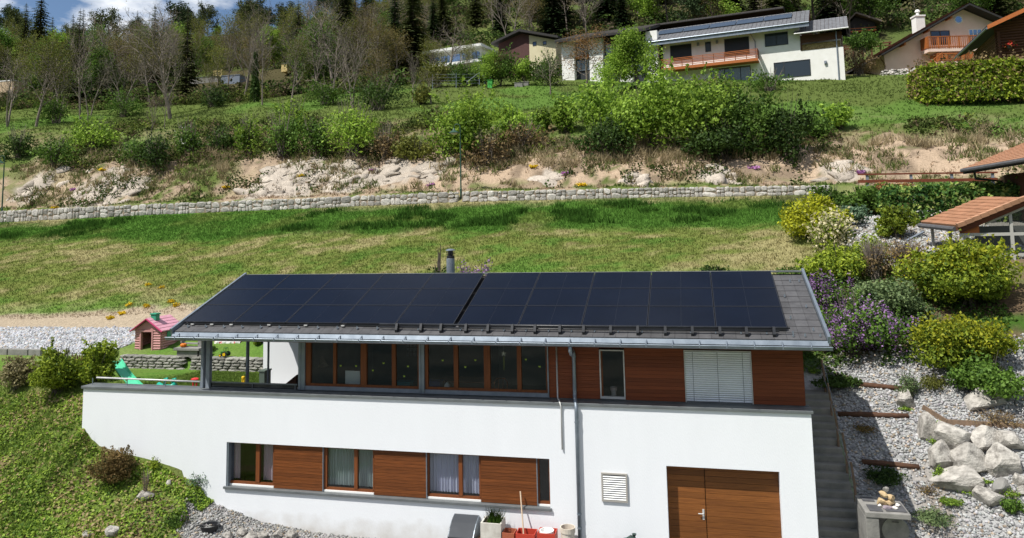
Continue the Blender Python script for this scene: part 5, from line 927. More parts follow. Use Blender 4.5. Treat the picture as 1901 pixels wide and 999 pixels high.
for xa, xb, ya in ((xq, xj, -1.2), (xj+.003, xw_, 6.9)):
    q = MB(); q.prism([(xa, ya, zy(ya)-(.3 if ya < 0 else .1)), (xa, ya, zy(ya)), (xa, 9, zlr), (xa, 15, zlr-2.2), (xa, 15, zlr-2.5), (xa, 9, zlr-.35)], (xb-xa, 0, 0)); rf = part(q, 'roof', G['deck'], lw)
    q = MB(); rooftiles(q, (xa, ya, zy(ya)+.02), (xb, ya, zy(ya)+.02), (xb, 9, zlr+.02), (xa, 9, zlr+.02), 14 if ya < 0 else 5, int((xb-xa)/.9), .08); part(q, 'roof_tiles', mat('far_brown_tile', (.19, .175, .165), (.13, .12, .115), s=2, rough=.8), rf); tag(bpy.data.objects[-1], kind='stuff')
# pink chalet
def zc(X, Y): return 1261+X/2.9375, Y/2.9375
def rc(a, b, c, d): return (*zc(a, b), *zc(c, d))
fp = Fac(*zc(1115, 385), 104, 12.)
pc = fp.thing('pink_chalet', 'pink rendered chalet with a wide gable and two timber balconies', 'house'); L_ = lambda X, Y, d=0: fp.loc(*zc(X, Y), d)
ax, az = L_(1548, 52); lx, lz = L_(1118, 300); rx, rz_ = L_(1760, 130)
k = (az-lz)/(ax-lx); RXR = ax+9.; rzr = az-k*.9*(RXR-ax)
q = MB(); q.prism([(lx, 0, -2), (RXR, 0, -2), (RXR, 0, rzr), (ax, 0, az), (lx, 0, lz)], (0, 11, 0)); part(q, 'wall', G['pink'], pc)
for s, xe, ze_ in ((-1, lx-1.4, lz-1.4*k), (1, RXR+1., rzr-.9*k)):
    q = MB(); q.prism([(ax, -1.5, az+.15), (xe, -1.5, ze_+.15), (xe, -1.5, ze_+.4), (ax, -1.5, az+.42)], (0, 13, 0)); rf = part(q, 'roof', G['deck'], pc)
    q = MB(); rooftiles(q, (xe, -1.52, ze_+.42), (xe, 11.5, ze_+.42), (ax, 11.5, az+.44), (ax, -1.52, az+.44), 16, 14, .08); part(q, 'roof_tiles', mat('brown_tile', (.17, .085, .055), (.11, .055, .04), s=2), rf); tag(bpy.data.objects[-1], kind='stuff')
for t_ in (.22, .5, .8): q = MB(); x = ax+(lx-ax)*t_; z = az+(lz-az)*t_; q.box(x-.12, x+.12, -1.3, 0, z-.2, z+.1); part(q, 'purlin', G['orange'], pc)
cx_, cz_ = L_(1308, 160, 4); q = MB(); q.box(cx_-.6, cx_+.6, 3.5, 4.7, cz_-2, L_(1308, 95, 4)[1]); ch = part(q, 'chimney', G['plaster2'], pc); q = MB(); zt4 = L_(1308, 95, 4)[1]; q.box(cx_-.7, cx_+.7, 3.4, 4.8, zt4, zt4+.2); q.lathe([(.22, zt4+.2), (.2, zt4+.75), (.35, zt4+.8), (.2, zt4+1.1)], (cx_, 4.1, 0), 9); part(q, 'chimney_cap', G['plaster2'], ch)
fwin(fp, pc, rc(1372, 168, 1476, 245), G['timber'], fgl, -.02, (.5,), name='balcony_door'); fwin(fp, pc, rc(1580, 160, 1650, 235), G['white'], fglb, -.02, (.33, .66)); fwin(fp, pc, rc(1425, 292, 1470, 345), G['white'], fgl, -.02, ()); fwin(fp, pc, rc(1380, 295, 1420, 345), G['timber'], fgl, -.02, ()); fwin(fp, pc, rc(1500, 300, 1560, 345), G['white'], fgl, -.02, (.5,))
cxx, czz = L_(1522, 107); q = MB(); q.prism([(cxx+.55*math.cos(a), -.04, czz+.55*math.sin(a)) for a in np.linspace(0, 6.283, 17)[:-1]], (0, .03, 0)); rw = part(q, 'round_window', G['white'], pc); q = MB(); q.prism([(cxx+.42*math.cos(a), -.06, czz+.42*math.sin(a)) for a in np.linspace(0, 6.283, 17)[:-1]], (0, .015, 0)); part(q, 'pane', fglb, rw)
for (a, b, c, d) in ((1357, 195, 1640, 275), (1410, 288, 1640, 345)):
    dep = -1.8; xa, xb, z0_, z1_ = fp.rect(*rc(a, b, c, d), dep); q = MB(); q.box(xa, xb, dep, -.01, z0_-.1, z0_+.3); bl_ = part(q, 'balcony', G['pink'], pc)
    for z in (z1_-.12, z0_+.45): q = MB(); q.box(xa, xb, dep-.04, dep+.03, z, z+.12); part(q, 'rail', G['orange'], bl_)
    n_ = 26; 
    for i in range(n_): x = xa+(xb-xa)*i/(n_-1); q = MB(); wd_ = .12 if i % 5 == 0 else .045; q.box(x-wd_, x+wd_, dep-.02, dep+.02, z0_+.3, z1_-.0 if i % 5 == 0 else z1_-.12); part(q, 'baluster', G['orange'], bl_)
    q = MB(); q.box(xa-.05, xa+.05, dep+.03, -.02, z0_+.45, z1_); part(q, 'side_rail', G['orange'], bl_)
xa, za_ = L_(1320, 330, -2); xb, zbb = L_(1415, 345, -1.8); q = MB()
sx0, sz0 = L_(1345, 400, -2.6); sx1, sz1 = L_(1412, 345, -1.9)
for i in range(9): q.box(sx0+(sx1-sx0)*i/9, sx0+(sx1-sx0)*(i+1.05)/9, -3, -1.81, sz0-1.5, sz0+(sz1-sz0)*(i+1)/9)
stp = part(q, 'outside_stairs', G['pink'], pc); q = MB(); q.bar((sx0, -3, sz0+1.1), (sx1, -3, sz1+1.1), .08, .1); q.bar((sx0, -3, sz0+.5), (sx1, -3, sz1+.5), .08, .1); 
for i in range(7): x = sx0+(sx1-sx0)*i/6; z = sz0+(sz1-sz0)*i/6; q.box(x-.05, x+.05, -3.02, -2.98, z, z+1.1)
part(q, 'stair_rail', G['orange'], stp)
q = MB(); q.tube([(lx-1.2, -1.4, lz-1.4*k+.1), (lx-.1, -.2, lz-1.4*k-.6), (lx-.1, -.1, -1)], .07, 7); part(q, 'downpipe', G['timber'], pc)
# log chalet at the right edge
fl_ = Fac(*zc(1690, 300), 82, -6.)
lc = fl_.thing('log_chalet', 'dark brown log chalet with a bright timber verge above the clipped hedge', 'house'); L2 = lambda X, Y, d=0: fl_.loc(*zc(X, Y), d)
gx_, gz_ = L2(1690, 150, -1.6); ex = gx_-.15; tx_, tz2_ = L2(1880, 62, -1.6); mx_, mz_ = L2(1690, 310); kk = (tz2_-gz_)/(tx_-gx_)
wx = gx_+1.0; zt5 = lambda x: gz_+(x-gx_)*kk-.2
q = MB(); x2 = wx+9
nlog = 26
z = -2.
while z < zt5(wx+5.5)-.2:
    a = wx if z < zt5(wx) else wx+(z-zt5(wx))/kk; b = x2
    if b-a > .4: qq = MB(); qq.tube([(a-.15, .14, z+.14), (b, .14, z+.14)], .15, 7); part(qq, 'log', G['timber'], lc)
    qq = MB()
    if z < zt5(wx)-.3: qq.tube([(wx+.1, 0-.2, z+.0), (wx+.1, 9, z+.0)], .15, 7); part(qq, 'log', G['timber'], lc)
    z += .28
q = MB(); xr2 = wx+5.5; q.prism([(ex, -1.6, gz_+(ex-gx_)*kk), (xr2, -1.6, gz_+(xr2-gx_)*kk), (xr2, -1.6, gz_+(xr2-gx_)*kk+.3), (ex, -1.6, gz_+(ex-gx_)*kk+.3)], (0, 14, 0)); rf = part(q, 'roof', G['deck'], lc)
q = MB(); q.prism([(ex, -1.66, gz_+(ex-gx_)*kk-.1), (xr2, -1.66, gz_+(xr2-gx_)*kk-.1), (xr2, -1.66, gz_+(xr2-gx_)*kk+.32), (ex, -1.66, gz_+(ex-gx_)*kk+.32)], (0, .06, 0)); part(q, 'verge_board', G['orange'], rf); q = MB(); q.tube([(ex-.05, -1.6, gz_+(ex-gx_)*kk), (ex-.05, 12.4, gz_+(ex-gx_)*kk)], .1, 8); part(q, 'gutter', G['zinc'], rf)
p = fl_.P+fl_.u*L2(1800, 245, -.4)[0]-fl_.n*.4; p.z = fl_.P.z+L2(1800, 245, -.4)[1]; t = thing('flower_box', 'hanging pot of red flowers on the log chalet wall', 'flower pot', tuple(p)); q = MB(); q.lathe([(.15, p.z-.35), (.25, p.z-.05)], tuple((p.x, p.y, 0)), 10); q.build('pot', G['slate'], t)
rng = np.random.default_rng(8); Pn = rng.normal(0, .28, (70, 3))*(1, .7, .6); Vv, Ff = leafquads(Pn, .17, rng); link(npmesh('flowers', Vv, Ff, leafmat('red_flower', (.08, .14, .03), (.5, .03, .03), .2, 3), 4), 'flowers', t)
# small barn, far roofs
fc_ = Fac(*zc(940, 215), 128, 0.); br = fc_.thing('timber_barn', 'small dark timber barn among the trees above the houses', 'barn'); x0, x1, z0_, z1_ = fc_.rect(*rc(930, 125, 1070, 230)); zp = fc_.loc(*zc(965, 82))[1]
q = MB(); q.prism([(x0, 0, -3), (x1, 0, -3), (x1, 0, z1_), ((x0+x1)/2-1, 0, zp-.3), (x0, 0, z1_)], (0, 7, 0)); part(q, 'wall', G['deck'], br); xm_ = (x0+x1)/2-1
for xe in (x0-.8, x1+.8): q = MB(); q.prism([(xm_, -1, zp), (xe, -1, z1_-.3), (xe, -1, z1_), (xm_, -1, zp+.3)], (0, 9, 0)); part(q, 'roof', mat('weathered_roof', (.2, .16, .13), (.12, .1, .085), s=2), br)
q = MB(); q.box(x0, x1, -.8, -.0, z1_-1.6, z1_-1.4); q.box(x0, x1, -.8, -.74, z1_-1.1, z1_-1.0); part(q, 'gallery', G['orange'], br)
for i, (px, py, Y, w_, c_) in enumerate([(1848, 35, 190, 9, 'salmon'), (1836, 45, 170, 6, 'grey brown')]):
    p = at(px, py, Y); p.z -= 2; t = thing('far_house', c_+' roofed house far up among the trees', 'house', tuple(p)); q = MB(); q.box(p.x-w_/2, p.x+w_/2, p.y, p.y+7, p.z-8, p.z); q.build('wall', G['cream'], t); q = MB(); q.prism([(p.x-w_/2-.6, p.y-.6, p.z), (p.x-w_/2-.6, p.y+3.5, p.z+2.4), (p.x-w_/2-.6, p.y+7.6, p.z)], (w_+1.2, 0, 0)); q.build('roof', G['terra'] if i == 0 else G['timber'], t)
# modern white house and brown gabled house in the middle distance
def zm(X, Y): return 630+X/2.9375, Y/2.9375
def rm(a, b, c, d): return (*zm(a, b), *zm(c, d))
fm_ = Fac(*zm(770, 335), 108, -12.); mh = fm_.thing('flat_roofed_house', 'modern white flat roofed house half hidden by bare trees', 'house'); x0, x1, z0_, z1_ = fm_.rect(*rm(490, 262, 775, 335)); zt6 = fm_.loc(*zm(770, 245))[1]
q = MB(); q.box(x0, x1, 0, 9, -4, zt6-.4); part(q, 'wall', G['plaster2'], mh); q = MB(); q.box(x0-.7, x1+.5, -1., 10, zt6-.4, zt6); part(q, 'flat_roof', G['white'], mh); q = MB(); q.box(x0-.7, x1+.5, -1.2, 0, -.3, .15); part(q, 'terrace_slab', G['white'], mh)
for a, b in ((.04, .2), (.24, .4), (.44, .6), (.64, .78), (.82, .97)): q = MB(); q.box(x0+(x1-x0)*a, x0+(x1-x0)*b, -.06, .02, .5, zt6-1.0); part(q, 'window', fglb, mh)
fb_ = Fac(*zm(1035, 300), 111, -14.); bh_ = fb_.thing('brown_gabled_house', 'house with a brown boarded gable and a cream side behind the meadow', 'house'); B_ = lambda X, Y, d=0: fb_.loc(*zm(X, Y), d)
x0 = B_(868, 250)[0]; xm_ = B_(1035, 230)[0]; x1 = B_(1180, 230)[0]; zap = B_(995, 182)[1]; zle = B_(868, 240)[1]; zre = B_(1180, 218)[1]
q = MB(); q.prism([(x0, 0, -5), (xm_, 0, -5), (xm_, 0, B_(1035, 190)[1]), (B_(995, 182)[0], 0, zap), (x0, 0, zle)], (0, 10, 0)); part(q, 'gable_wall', wood('brown_gable', (.10, .045, .04), (.06, .03, .028), 2, .8), bh_); q = MB(); q.prism([(xm_, .003, -5), (x1, .003, -5), (x1, .003, zre), (xm_, .003, B_(1035, 192)[1])], (0, 10, 0)); part(q, 'side_wall', G['cream'], bh_)
xa_ = B_(995, 182)[0]
for xe, zz_ in ((x0-.8, zle-.3), (x1+.8, zre-.1)): q = MB(); q.prism([(xa_, -1, zap+.1), (xe, -1, zz_+.1), (xe, -1, zz_+.45), (xa_, -1, zap+.5)], (0, 12, 0)); part(q, 'roof', G['deck'], bh_)
for px in ((1055, 228, 1075, 250), (1110, 225, 1130, 245)): fwin(fb_, bh_, rm(*px), dk, fgl, -.02, ())
# small yard things of the middle distance
def boxthing(px0, py0, px1, py1, Y, dep, name, label, cat, mt, lid=None, g=None):
    a = at(px0, py1, Y); b = at(px1, py0, Y); t = thing(name, label, cat, tuple(a), g); q = MB(); q.box(a.x, b.x, Y, Y+dep, a.z-.5, b.z-(.1*(b.z-a.z) if lid else 0)); q.build('body', mt, t, bevel=.03)
    if lid: q = MB(); q.box(a.x-.06, b.x+.06, Y-.06, Y+dep+.06, b.z-.1*(b.z-a.z), b.z); q.build('lid', lid, t)
    return t
yl = mat('pale_yellow', (.6, .47, .2), (.52, .4, .17), s=1, rough=.8); lg = mat('bin_green', (.08, .42, .08), rough=.6)
boxthing(905, 148, 913, 158, 92, .7, 'waste_bin', 'bright green waste bin at the meadow edge', 'bin', lg, lg)
boxthing(395, 127, 412, 142, 120, 2, 'yellow_cabin', 'pale yellow cabin seen through the big bare tree', 'cabin', yl, G['slate']); boxthing(522, 117, 533, 129, 124, 2, 'yellow_cabin', 'smaller yellow cabin right of the ivy covered trunk', 'cabin', yl, G['slate'])
boxthing(955, 152, 970, 157, 92, .6, 'stone_bench', 'long pale stone bench at the meadow edge', 'bench', G['conc'], G['boulder']); boxthing(971, 151, 981, 156, 93.5, .6, 'stone_bench', 'short pale stone bench set behind the long one', 'bench', G['conc'], G['boulder'])
boxthing(350, 141, 404, 152, 118, 3, 'grey_shed', 'long low grey shed left of the yellow cabin', 'shed', G['conc'], G['zinc']); boxthing(410, 138, 445, 154, 117, 3, 'grey_container', 'blue grey container under the yellow cabin', 'container', mat('blue_grey', (.17, .2, .25), rough=.7), G['zinc'])
boxthing(-3, 148, 26, 168, 115, 6, 'tan_house', 'tan house corner among the trees at the left edge', 'house', mat('tan_wall', (.5, .38, .25), rough=.9), G['plaster2'])
t = thing('wire_fence', 'wire fence on steel posts below the modern white house', 'fence', tuple(at(848, 158, 93))); pts_ = []
for px, y0_, y1_ in ((803, 159, 136), (847, 159, 136), (890, 158, 135)): a, b = at(px, y0_, 93), at(px, y1_, 93); q = MB(); q.tube([a-Vector((0, 0, .5)), b], .06, 6); q.build('post', G['zinc'], t); pts_.append((a, b))
q = MB(); q.tube([pts_[2][1], at(866, 153, 93)], .05, 6); q.build('brace', G['zinc'], t); q = MB()
for k_ in (.15, .4, .65, .9): q.tube([pts_[0][0].lerp(pts_[0][1], k_), pts_[1][0].lerp(pts_[1][1], k_), pts_[2][0].lerp(pts_[2][1], k_)], .015, 4)
q.build('wire', G['steel'], t)
lamp(900, 160, 96, 93, 'tall thin street lamp at the upper meadow edge')
t = thing('rail_fence', 'low dark rail fence on the slope between white house and pink chalet', 'fence', tuple(at(1610, 88, 112))); 
for i in range(6): a, b = at(1567+i*17, 95-i*1.4, 112), at(1567+i*17, 84-i*1.4, 112); q = MB(); q.box(a.x-.1, a.x+.1, 111.9, 112.1, a.z-1, b.z); q.build('post', G['timber'], t)
for k_ in (86, 91): a, b = at(1567, k_, 111.85), at(1655, k_-7.5, 111.85); q = MB(); q.bar(a, b, .08, .22); q.build('rail', G['timber'], t)
# terraced stones below the pink chalet
t = thing('garden_wall', 'grey rock garden wall below the pink chalet', 'stone wall', tuple(at(1680, 145, 96))); og = ORG[t.name]
for r_ in range(4):
    for i in range(14):
        px = 1640+i*5.8+rr.uniform(-2, 2); py = 148-r_*4.6-(i*.6 if r_ < 3 else i*.35)-rr.uniform(0, 1.5); p = at(px, py, 95.5+r_*.7); s_ = rr.uniform(.3, .55); link(rr.choice(BOUL), 'stone', t, p-og, (0, 0, rr.choice((0, 1, 3))), (s_, s_*.8, s_*.6))
q = MB(); a, b = at(1638, 158, 92), at(1728, 148, 92); q.bar(a+Vector((0, 1, 0)), b+Vector((0, 1, 0)), 2.4, .3); q.build('paved_path', mat('pale_path', (.45, .42, .39), rough=.9), t)
# ================================================================ orange roofed house with conservatory at the right
def ze8(X, Y): return 1560+X/4.5396, 250+Y/4.5396
G['rail2'] = G['rail']
t = thing('road_railing', 'brown timber railing on grey steel posts along the road', 'railing', tuple(at(1700, 352, 46)))
ry = 46.; 
for px, b_, t_ in ((1611.5, 342, 324), (1694, 354, 324), (1770, 353, 322), (1846, 352, 321)): a, b = at(px, b_, ry), at(px, t_, ry); q = MB(); q.box(a.x-.07, a.x+.07, ry+.03, ry+.15, gz(a.x, ry)-.2, b.z); q.build('post', G['steel'], t, bevel=.01)
for (x0_, y0_), (x1_, y1_), h in (((1592, 324), (1852, 320), .09), ((1593, 337), (1852, 333), .17), ((1630, 350), (1850, 346), .17)): a, b = at(x0_, y0_, ry), at(x1_, y1_, ry); q = MB(); q.bar(a, b, .05, h); q.build('rail', G['rail'], t)
# chalet roof with dark walls
fr_ = Fac(*ze8(1040, 300), 40, 0.)
oh = thing('orange_roofed_chalet', 'dark timber chalet with an orange tiled roof at the right edge', 'house', tuple(at(1840, 430, 36)))
a = at(*ze8(1032, 290), 38.); b = at(*ze8(1548, 190), 34.5); dn = (b-a); 
A = a; B = a+Vector((9, -3.2, 0)); B.z = a.z+.95
slope_up = (at(1901, 266, 42.)-A)*1.5; dn = at(1901, 294, 35.5)-A; B = A+dn*1.8
q = MB(); rooftiles(q, tuple(A), tuple(B), tuple(B+slope_up), tuple(A+slope_up), 16, 34, .05)
q.build('roof_tiles', G['terra'], oh); tag(bpy.data.objects[-1], kind='stuff')
q = MB(); q.add([A, B, B+slope_up, A+slope_up]+[p-Vector((0, 0, .25)) for p in (A, B, B+slope_up, A+slope_up)], [(0, 1, 2, 3), (7, 6, 5, 4), (4, 5, 1, 0), (0, 3, 7, 4), (2, 1, 5, 6), (3, 2, 6, 7)]); rf = q.build('roof', G['deck'], oh)
q = MB(); q.tube([A+Vector((-.1, -.1, -.08)), B+Vector((0, -.1, -.08))], .09, 8); q.build('gutter', G['slate'], rf)
q = MB(); w0 = A+Vector((1.9, .6, 0)); w1_ = B+Vector((0, .9, 0)); q.prism([(w0.x, w0.y, 6.5), (w1_.x, w1_.y, 6.5), (w1_.x+1.5, w1_.y+6, 6.5), (w0.x+1.5, w0.y+5, 6.5)], (0, 0, min(A.z, B.z)-6.5-.3)); q.build('wall', G['timber'], oh)
q = MB(); q.tube([A+Vector((.5, .1, -.1)), A+Vector((.6, .3, -.45)), A+Vector((1.7, .45, -.6)), A+Vector((1.8, .5, -2.5))], .06, 7); q.build('downpipe', G['slate'], rf)
# conservatory
cv = thing('conservatory', 'glazed conservatory under a salmon tiled lean-to roof', 'conservatory', tuple(at(1800, 445, 33)))
e0 = at(*ze8(683, 745), 34.6); e1 = at(*ze8(985, 775), 31.8); r1 = at(*ze8(1560, 540), 31.8); r0 = e0+(r1-e1)
fr2 = MB(); n_c, n_r = 9, 9
tile_v = (r1-e1)/n_r; tile_u = (e1-e0)/n_c; nrm = tile_u.cross(tile_v).normalized(); nrm = nrm if nrm.z > 0 else -nrm
tmm = MB(); 
o3 = Vector((0, 0, 0)); tv = tile_v*1.06; tmm.add([o3+nrm*.07, tile_u+nrm*.07, tile_u+tv+nrm*.025, tv+nrm*.025, o3, tile_u], [(0, 1, 2, 3), (4, 5, 1, 0)])
for kx in range(4): f0 = kx/4; tmm.prism([tile_u*(f0+.06)+nrm*.055, tile_u*(f0+.12)+nrm*.1, tile_u*(f0+.18)+nrm*.055], tv-nrm*.045)
tme2 = tmm.mesh('roof_tile', G['terra'])
q = MB(); q.add([e0, e1, r1, r0]+[p-Vector((0, 0, .16)) for p in (e0, e1, r1, r0)], [(0, 1, 2, 3), (7, 6, 5, 4), (4, 5, 1, 0), (5, 6, 2, 1), (6, 7, 3, 2), (7, 4, 0, 3)]); cr_ = q.build('roof', G['timber'], cv)
for i in range(n_c):
    for j in range(n_r): link(tme2, 'roof_tile', cr_, e0+tile_u*i+tile_v*j-ORG[cr_.name])
for j in range(n_r): q = MB(); a = e1+tile_v*j; b = e1+tile_v*(j+1.05); q.bar(a+nrm*.05+Vector((0, -.04, 0)), b+nrm*.03+Vector((0, -.04, 0)), .2, .16, nrm); q.build('verge_tile', G['terra'], cr_)
q = MB(); q.bar(e1+Vector((.1, .02, -.14)), r1+Vector((.0, .02, -.14)), .06, .22, nrm); q.build('bargeboard', G['rail'], cr_)
q = MB(); q.tube([e0+Vector((-.1, -.06, -.1)), e1+Vector((-.05, .1, -.1))], .1, 8); q.build('gutter', G['slate'], cr_)
yc = e1.y+.12; zf = gz(e1.x, yc)-.3; xe_ = r1.x+.4; xs0 = e1.x+.12
slp = (r1.z-e1.z)/(r1.x-e1.x); topz = lambda x: e1.z+(x-e1.x)*slp-.32
zt7 = at(*ze8(1100, 830), yc).z
q = MB(); q.box(xs0, xe_, yc, yc+.08, zt7-.12, zt7); q.box(xs0, xs0+.14, yc, yc+.08, zf, zt7-.12)
for px in (1455, 1440): pass
xs_ = [at(*ze8(X, 800), yc).x for X in (1060, 1445, 1640)]
for x in xs_: q.box(x-.06, x+.06, yc, yc+.08, zf, zt7-.12)
for x in xs_[1:]: q.box(x-.05, x+.05, yc, yc+.08, zt7, topz(x))
q.bar((xs0+.9, yc+.04, topz(xs0+.9)), (xe_, yc+.04, topz(xe_)), .08, .1); q.box(xs0, xe_, yc+.001, yc+.07, zf+.6, zf+.7); q.build('frame', mat('grey_frame', (.42, .41, .38), rough=.5), cv)
xo = at(*ze8(1172, 800), yc).x; q = MB(); q.prism([(xs0, yc+.01, zt7), (xo, yc+.01, zt7), (xo, yc+.01, topz(xo)+.1), (xs0, yc+.01, topz(xs0)+.15)], (0, .06, 0)); q.build('corner_panel', G['orange'], cv)
q = MB(); q.prism([(xo+.05, yc+.03, zt7), (xe_, yc+.03, zt7), (xe_, yc+.03, topz(xe_)), (xo+.05, yc+.03, topz(xo)-.0)], (0, .015, 0)); q.build('gable_pane', G['glass'], cv)
for a, b in zip(xs_[:-1], xs_[1:]): q = MB(); q.box(a+.06, b-.06, yc+.03, yc+.045, zf+.7, zt7-.12); q.build('pane', G['glass'], cv)
for k_ in (0, .5): q = MB(); p = e0.lerp(e1, .15+k_); q.box(p.x+.2, p.x+.3, p.y+.1, p.y+.2, zf, p.z-.1); q.build('post', mat('grey_frame', (0, 0, 0)), cv)
q = MB(); q.box(xs0+1.2, xe_+3, yc+2.0, yc+2.1, zf, zt7+.25); q.box(xs0+.3, xe_+3, yc+.1, yc+2.0, zf-.05, zf); q.build('back_wall', G['darkin'], cv)
q = MB(); q.tube([at(*ze8(700, 820), 33.), at(*ze8(560, 895), 32.3)], .05, 7); q.build('drain_pipe', G['steel'], cv)
# ================================================================ vegetation
LM = {}
LM['bud'] = leafmat('bud_leaf', (0.11, 0.09, 0.035), (0.21, 0.17, 0.055), .35, .3); LM['olive'] = leafmat('olive_leaf', (0.085, 0.1, 0.022), (0.19, 0.2, 0.04), .35, .3)
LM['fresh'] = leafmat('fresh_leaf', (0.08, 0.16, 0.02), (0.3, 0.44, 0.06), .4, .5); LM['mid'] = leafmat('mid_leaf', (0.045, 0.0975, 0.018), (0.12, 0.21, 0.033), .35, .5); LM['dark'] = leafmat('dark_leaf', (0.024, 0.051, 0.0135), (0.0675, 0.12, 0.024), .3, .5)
LM['conifer'] = leafmat('needle', (0.0135, 0.0297, 0.0135), (0.0432, 0.0702, 0.0243), .15, .2); LM['conifer2'] = leafmat('needle_brownish', (0.0308, 0.0448, 0.0168), (0.077, 0.0924, 0.028), .15, .2)
LM['gold'] = leafmat('gold_leaf', (0.14, 0.17, 0.015), (0.44, 0.45, 0.03), .4, 1.2); LM['goldgreen'] = leafmat('gold_green_leaf', (0.07, 0.125, 0.016), (0.3, 0.37, 0.035), .35, 1.); LM['blue'] = leafmat('blue_green_leaf', (0.0525, 0.105, 0.06), (0.15, 0.225, 0.135), .3, 1.)
LM['juniper'] = leafmat('juniper_leaf', (0.0525, 0.09, 0.0375), (0.15, 0.203, 0.0825), .25, 1.2); LM['brown'] = leafmat('brown_leaf', (0.105, 0.0675, 0.0375), (0.27, 0.195, 0.09), .3, 1.); LM['rust'] = leafmat('rust_leaf', (0.055, 0.065, 0.02), (0.22, 0.145, 0.055), .3, 2.)
LM['laurel'] = leafmat('laurel_leaf', (0.0225, 0.0675, 0.018), (0.105, 0.195, 0.0375), .25, 1.5, (0.3, 0.36, 0.09)); LM['cream'] = leafmat('cream_blossom', (0.42, 0.38, 0.2), (0.62, 0.56, 0.36), .35, 2.); LM['lilac'] = leafmat('lilac_blossom', (0.16, 0.075, 0.21), (0.38, 0.22, 0.44), .3, 2.)
LM['white'] = leafmat('white_blossom', (0.5, 0.52, 0.42), (0.7, 0.7, 0.6), .3, 2.); LM['yellow'] = leafmat('yellow_blossom', (0.55, 0.36, 0.01), (0.75, 0.55, 0.02), .3, 2.); LM['magenta'] = leafmat('magenta_blossom', (0.35, 0.1, 0.35), (0.5, 0.25, 0.5), .3, 2.)
LM['ivy'] = leafmat('ivy_leaf', (0.085, 0.17, 0.022), (0.31, 0.43, 0.055), .35, .8, (0.39, 0.3, 0.15)); LM['copper'] = leafmat('copper_leaf', (0.195, 0.112, 0.045), (0.39, 0.225, 0.09), .35, .5); LM['straw'] = leafmat('straw', (0.27, 0.21, 0.12), (0.48, 0.4, 0.26), .35, .8)
def grow_tree(seed, H, r0, nl=9, spread=1., up=.35, trunk_frac=.3, lev3=True, nb=6, split=1):
    r = random.Random(seed); mb = MB(); tips = []
    def jit(d, a): return (d+Vector((r.gauss(0, a), r.gauss(0, a), r.gauss(0, a)))).normalized()
    def grow(p, d, ln, rad, lev):
        segs = (6, 4, 3, 2)[lev]; pts = [p]; dd = d; P = p
        for i in range(segs):
            dd = jit(dd, (.06, .13, .18, .2)[lev]); dd = (dd+Vector((0, 0, (.02, .08, .06, .03)[lev]*up*3))).normalized(); P = P+dd*ln/segs; pts.append(P)
        n = (7, 4, 3, 3)[lev]; mb.tube(pts, [rad*(1-.82*i/segs) if lev else rad*(1.15-.9*i/segs) for i in range(segs+1)], n, False)
        if lev >= 2: tips.append((pts[-1], dd)); tips.append((pts[1], dd))
        if lev == 3: return
        cnt = (nl, nb, 4)[lev]
        if lev == 2 and not lev3: return
        for k in range(cnt):
            t = (trunk_frac+(1-trunk_frac)*(k+.6)/cnt) if lev == 0 else (.25+.75*(k+r.random())/cnt)
            i = min(int(t*segs), segs-1); f = t*segs-i; q = pts[i].lerp(pts[i+1], f); ax = (pts[i+1]-pts[i]).normalized()
            az = k*2.4+r.uniform(-.5, .5); s1 = ax.orthogonal().normalized(); s2 = ax.cross(s1); an = r.uniform(.55, 1.0)*spread if lev else r.uniform(.5, 1.05)*spread*(1.2-.5*t)
            nd = (ax*math.cos(an)+(s1*math.cos(az)+s2*math.sin(az))*math.sin(an)).normalized()
            l2 = ln*((.62-.25*t) if lev == 0 else r.uniform(.38, .6)*(1.1-.4*t)); grow(q, nd, l2, max(rad*(.5-.2*t) if lev == 0 else rad*.5, .014), lev+1)
    for s in range(split):
        d = Vector((r.gauss(0, .07)+(.16*(s*2-1) if split > 1 else 0), r.gauss(0, .07), 1)).normalized(); grow(Vector((s*.3, 0, -.4)), d, H*(.86 if split == 1 else r.uniform(.75, .9)), r0, 0)
    return mb, np.array([tuple(t[0]) for t in tips]), np.array([tuple(t[1]) for t in tips])
def crown_from(tips, n, size, rng, mt, sp=.5, name='crown'):
    i = rng.integers(0, len(tips), n); P = tips[i]+rng.normal(0, sp, (n, 3)); Vv, Ff = leafquads(P, size, rng); return npmesh(name, Vv, Ff, mt, 4)
PROT = {}
rg = np.random.default_rng(77)
def add_tree(key, H, r0, leaves, size, mt, sp, bark='twig', **k):
    mb, tips, _ = grow_tree(len(PROT)*13+5, H, r0, **k); PROT[key] = (mb.mesh('trunk', G[bark]), crown_from(tips, leaves, size, rg, mt, sp), H)
add_tree('bare0', 13, .2, 260, .11, LM['bud'], .3, nl=13, spread=.95, nb=9, trunk_frac=.22); add_tree('bare1', 12, .17, 160, .11, LM['bud'], .3, nl=13, spread=.75, up=.5, nb=8); add_tree('bare2', 10, .16, 200, .11, LM['olive'], .3, nl=12, spread=1.15, trunk_frac=.2, nb=9); add_tree('bare3', 12, .16, 300, .11, LM['olive'], .35, nl=10, spread=.8, split=2, nb=7)
add_tree('bud0', 11, .16, 2600, .14, LM['olive'], .45, nl=11, spread=.85, nb=7); add_tree('bud1', 10, .16, 2400, .14, LM['bud'], .45, nl=11, spread=.95, trunk_frac=.22, nb=7)
add_tree('leafy0', 10, .16, 7500, .24, LM['mid'], .7, 'bark', nl=10, spread=.95, trunk_frac=.18, lev3=False); add_tree('leafy1', 9, .15, 7500, .24, LM['fresh'], .7, 'bark', nl=9, spread=.9, trunk_frac=.18, lev3=False)
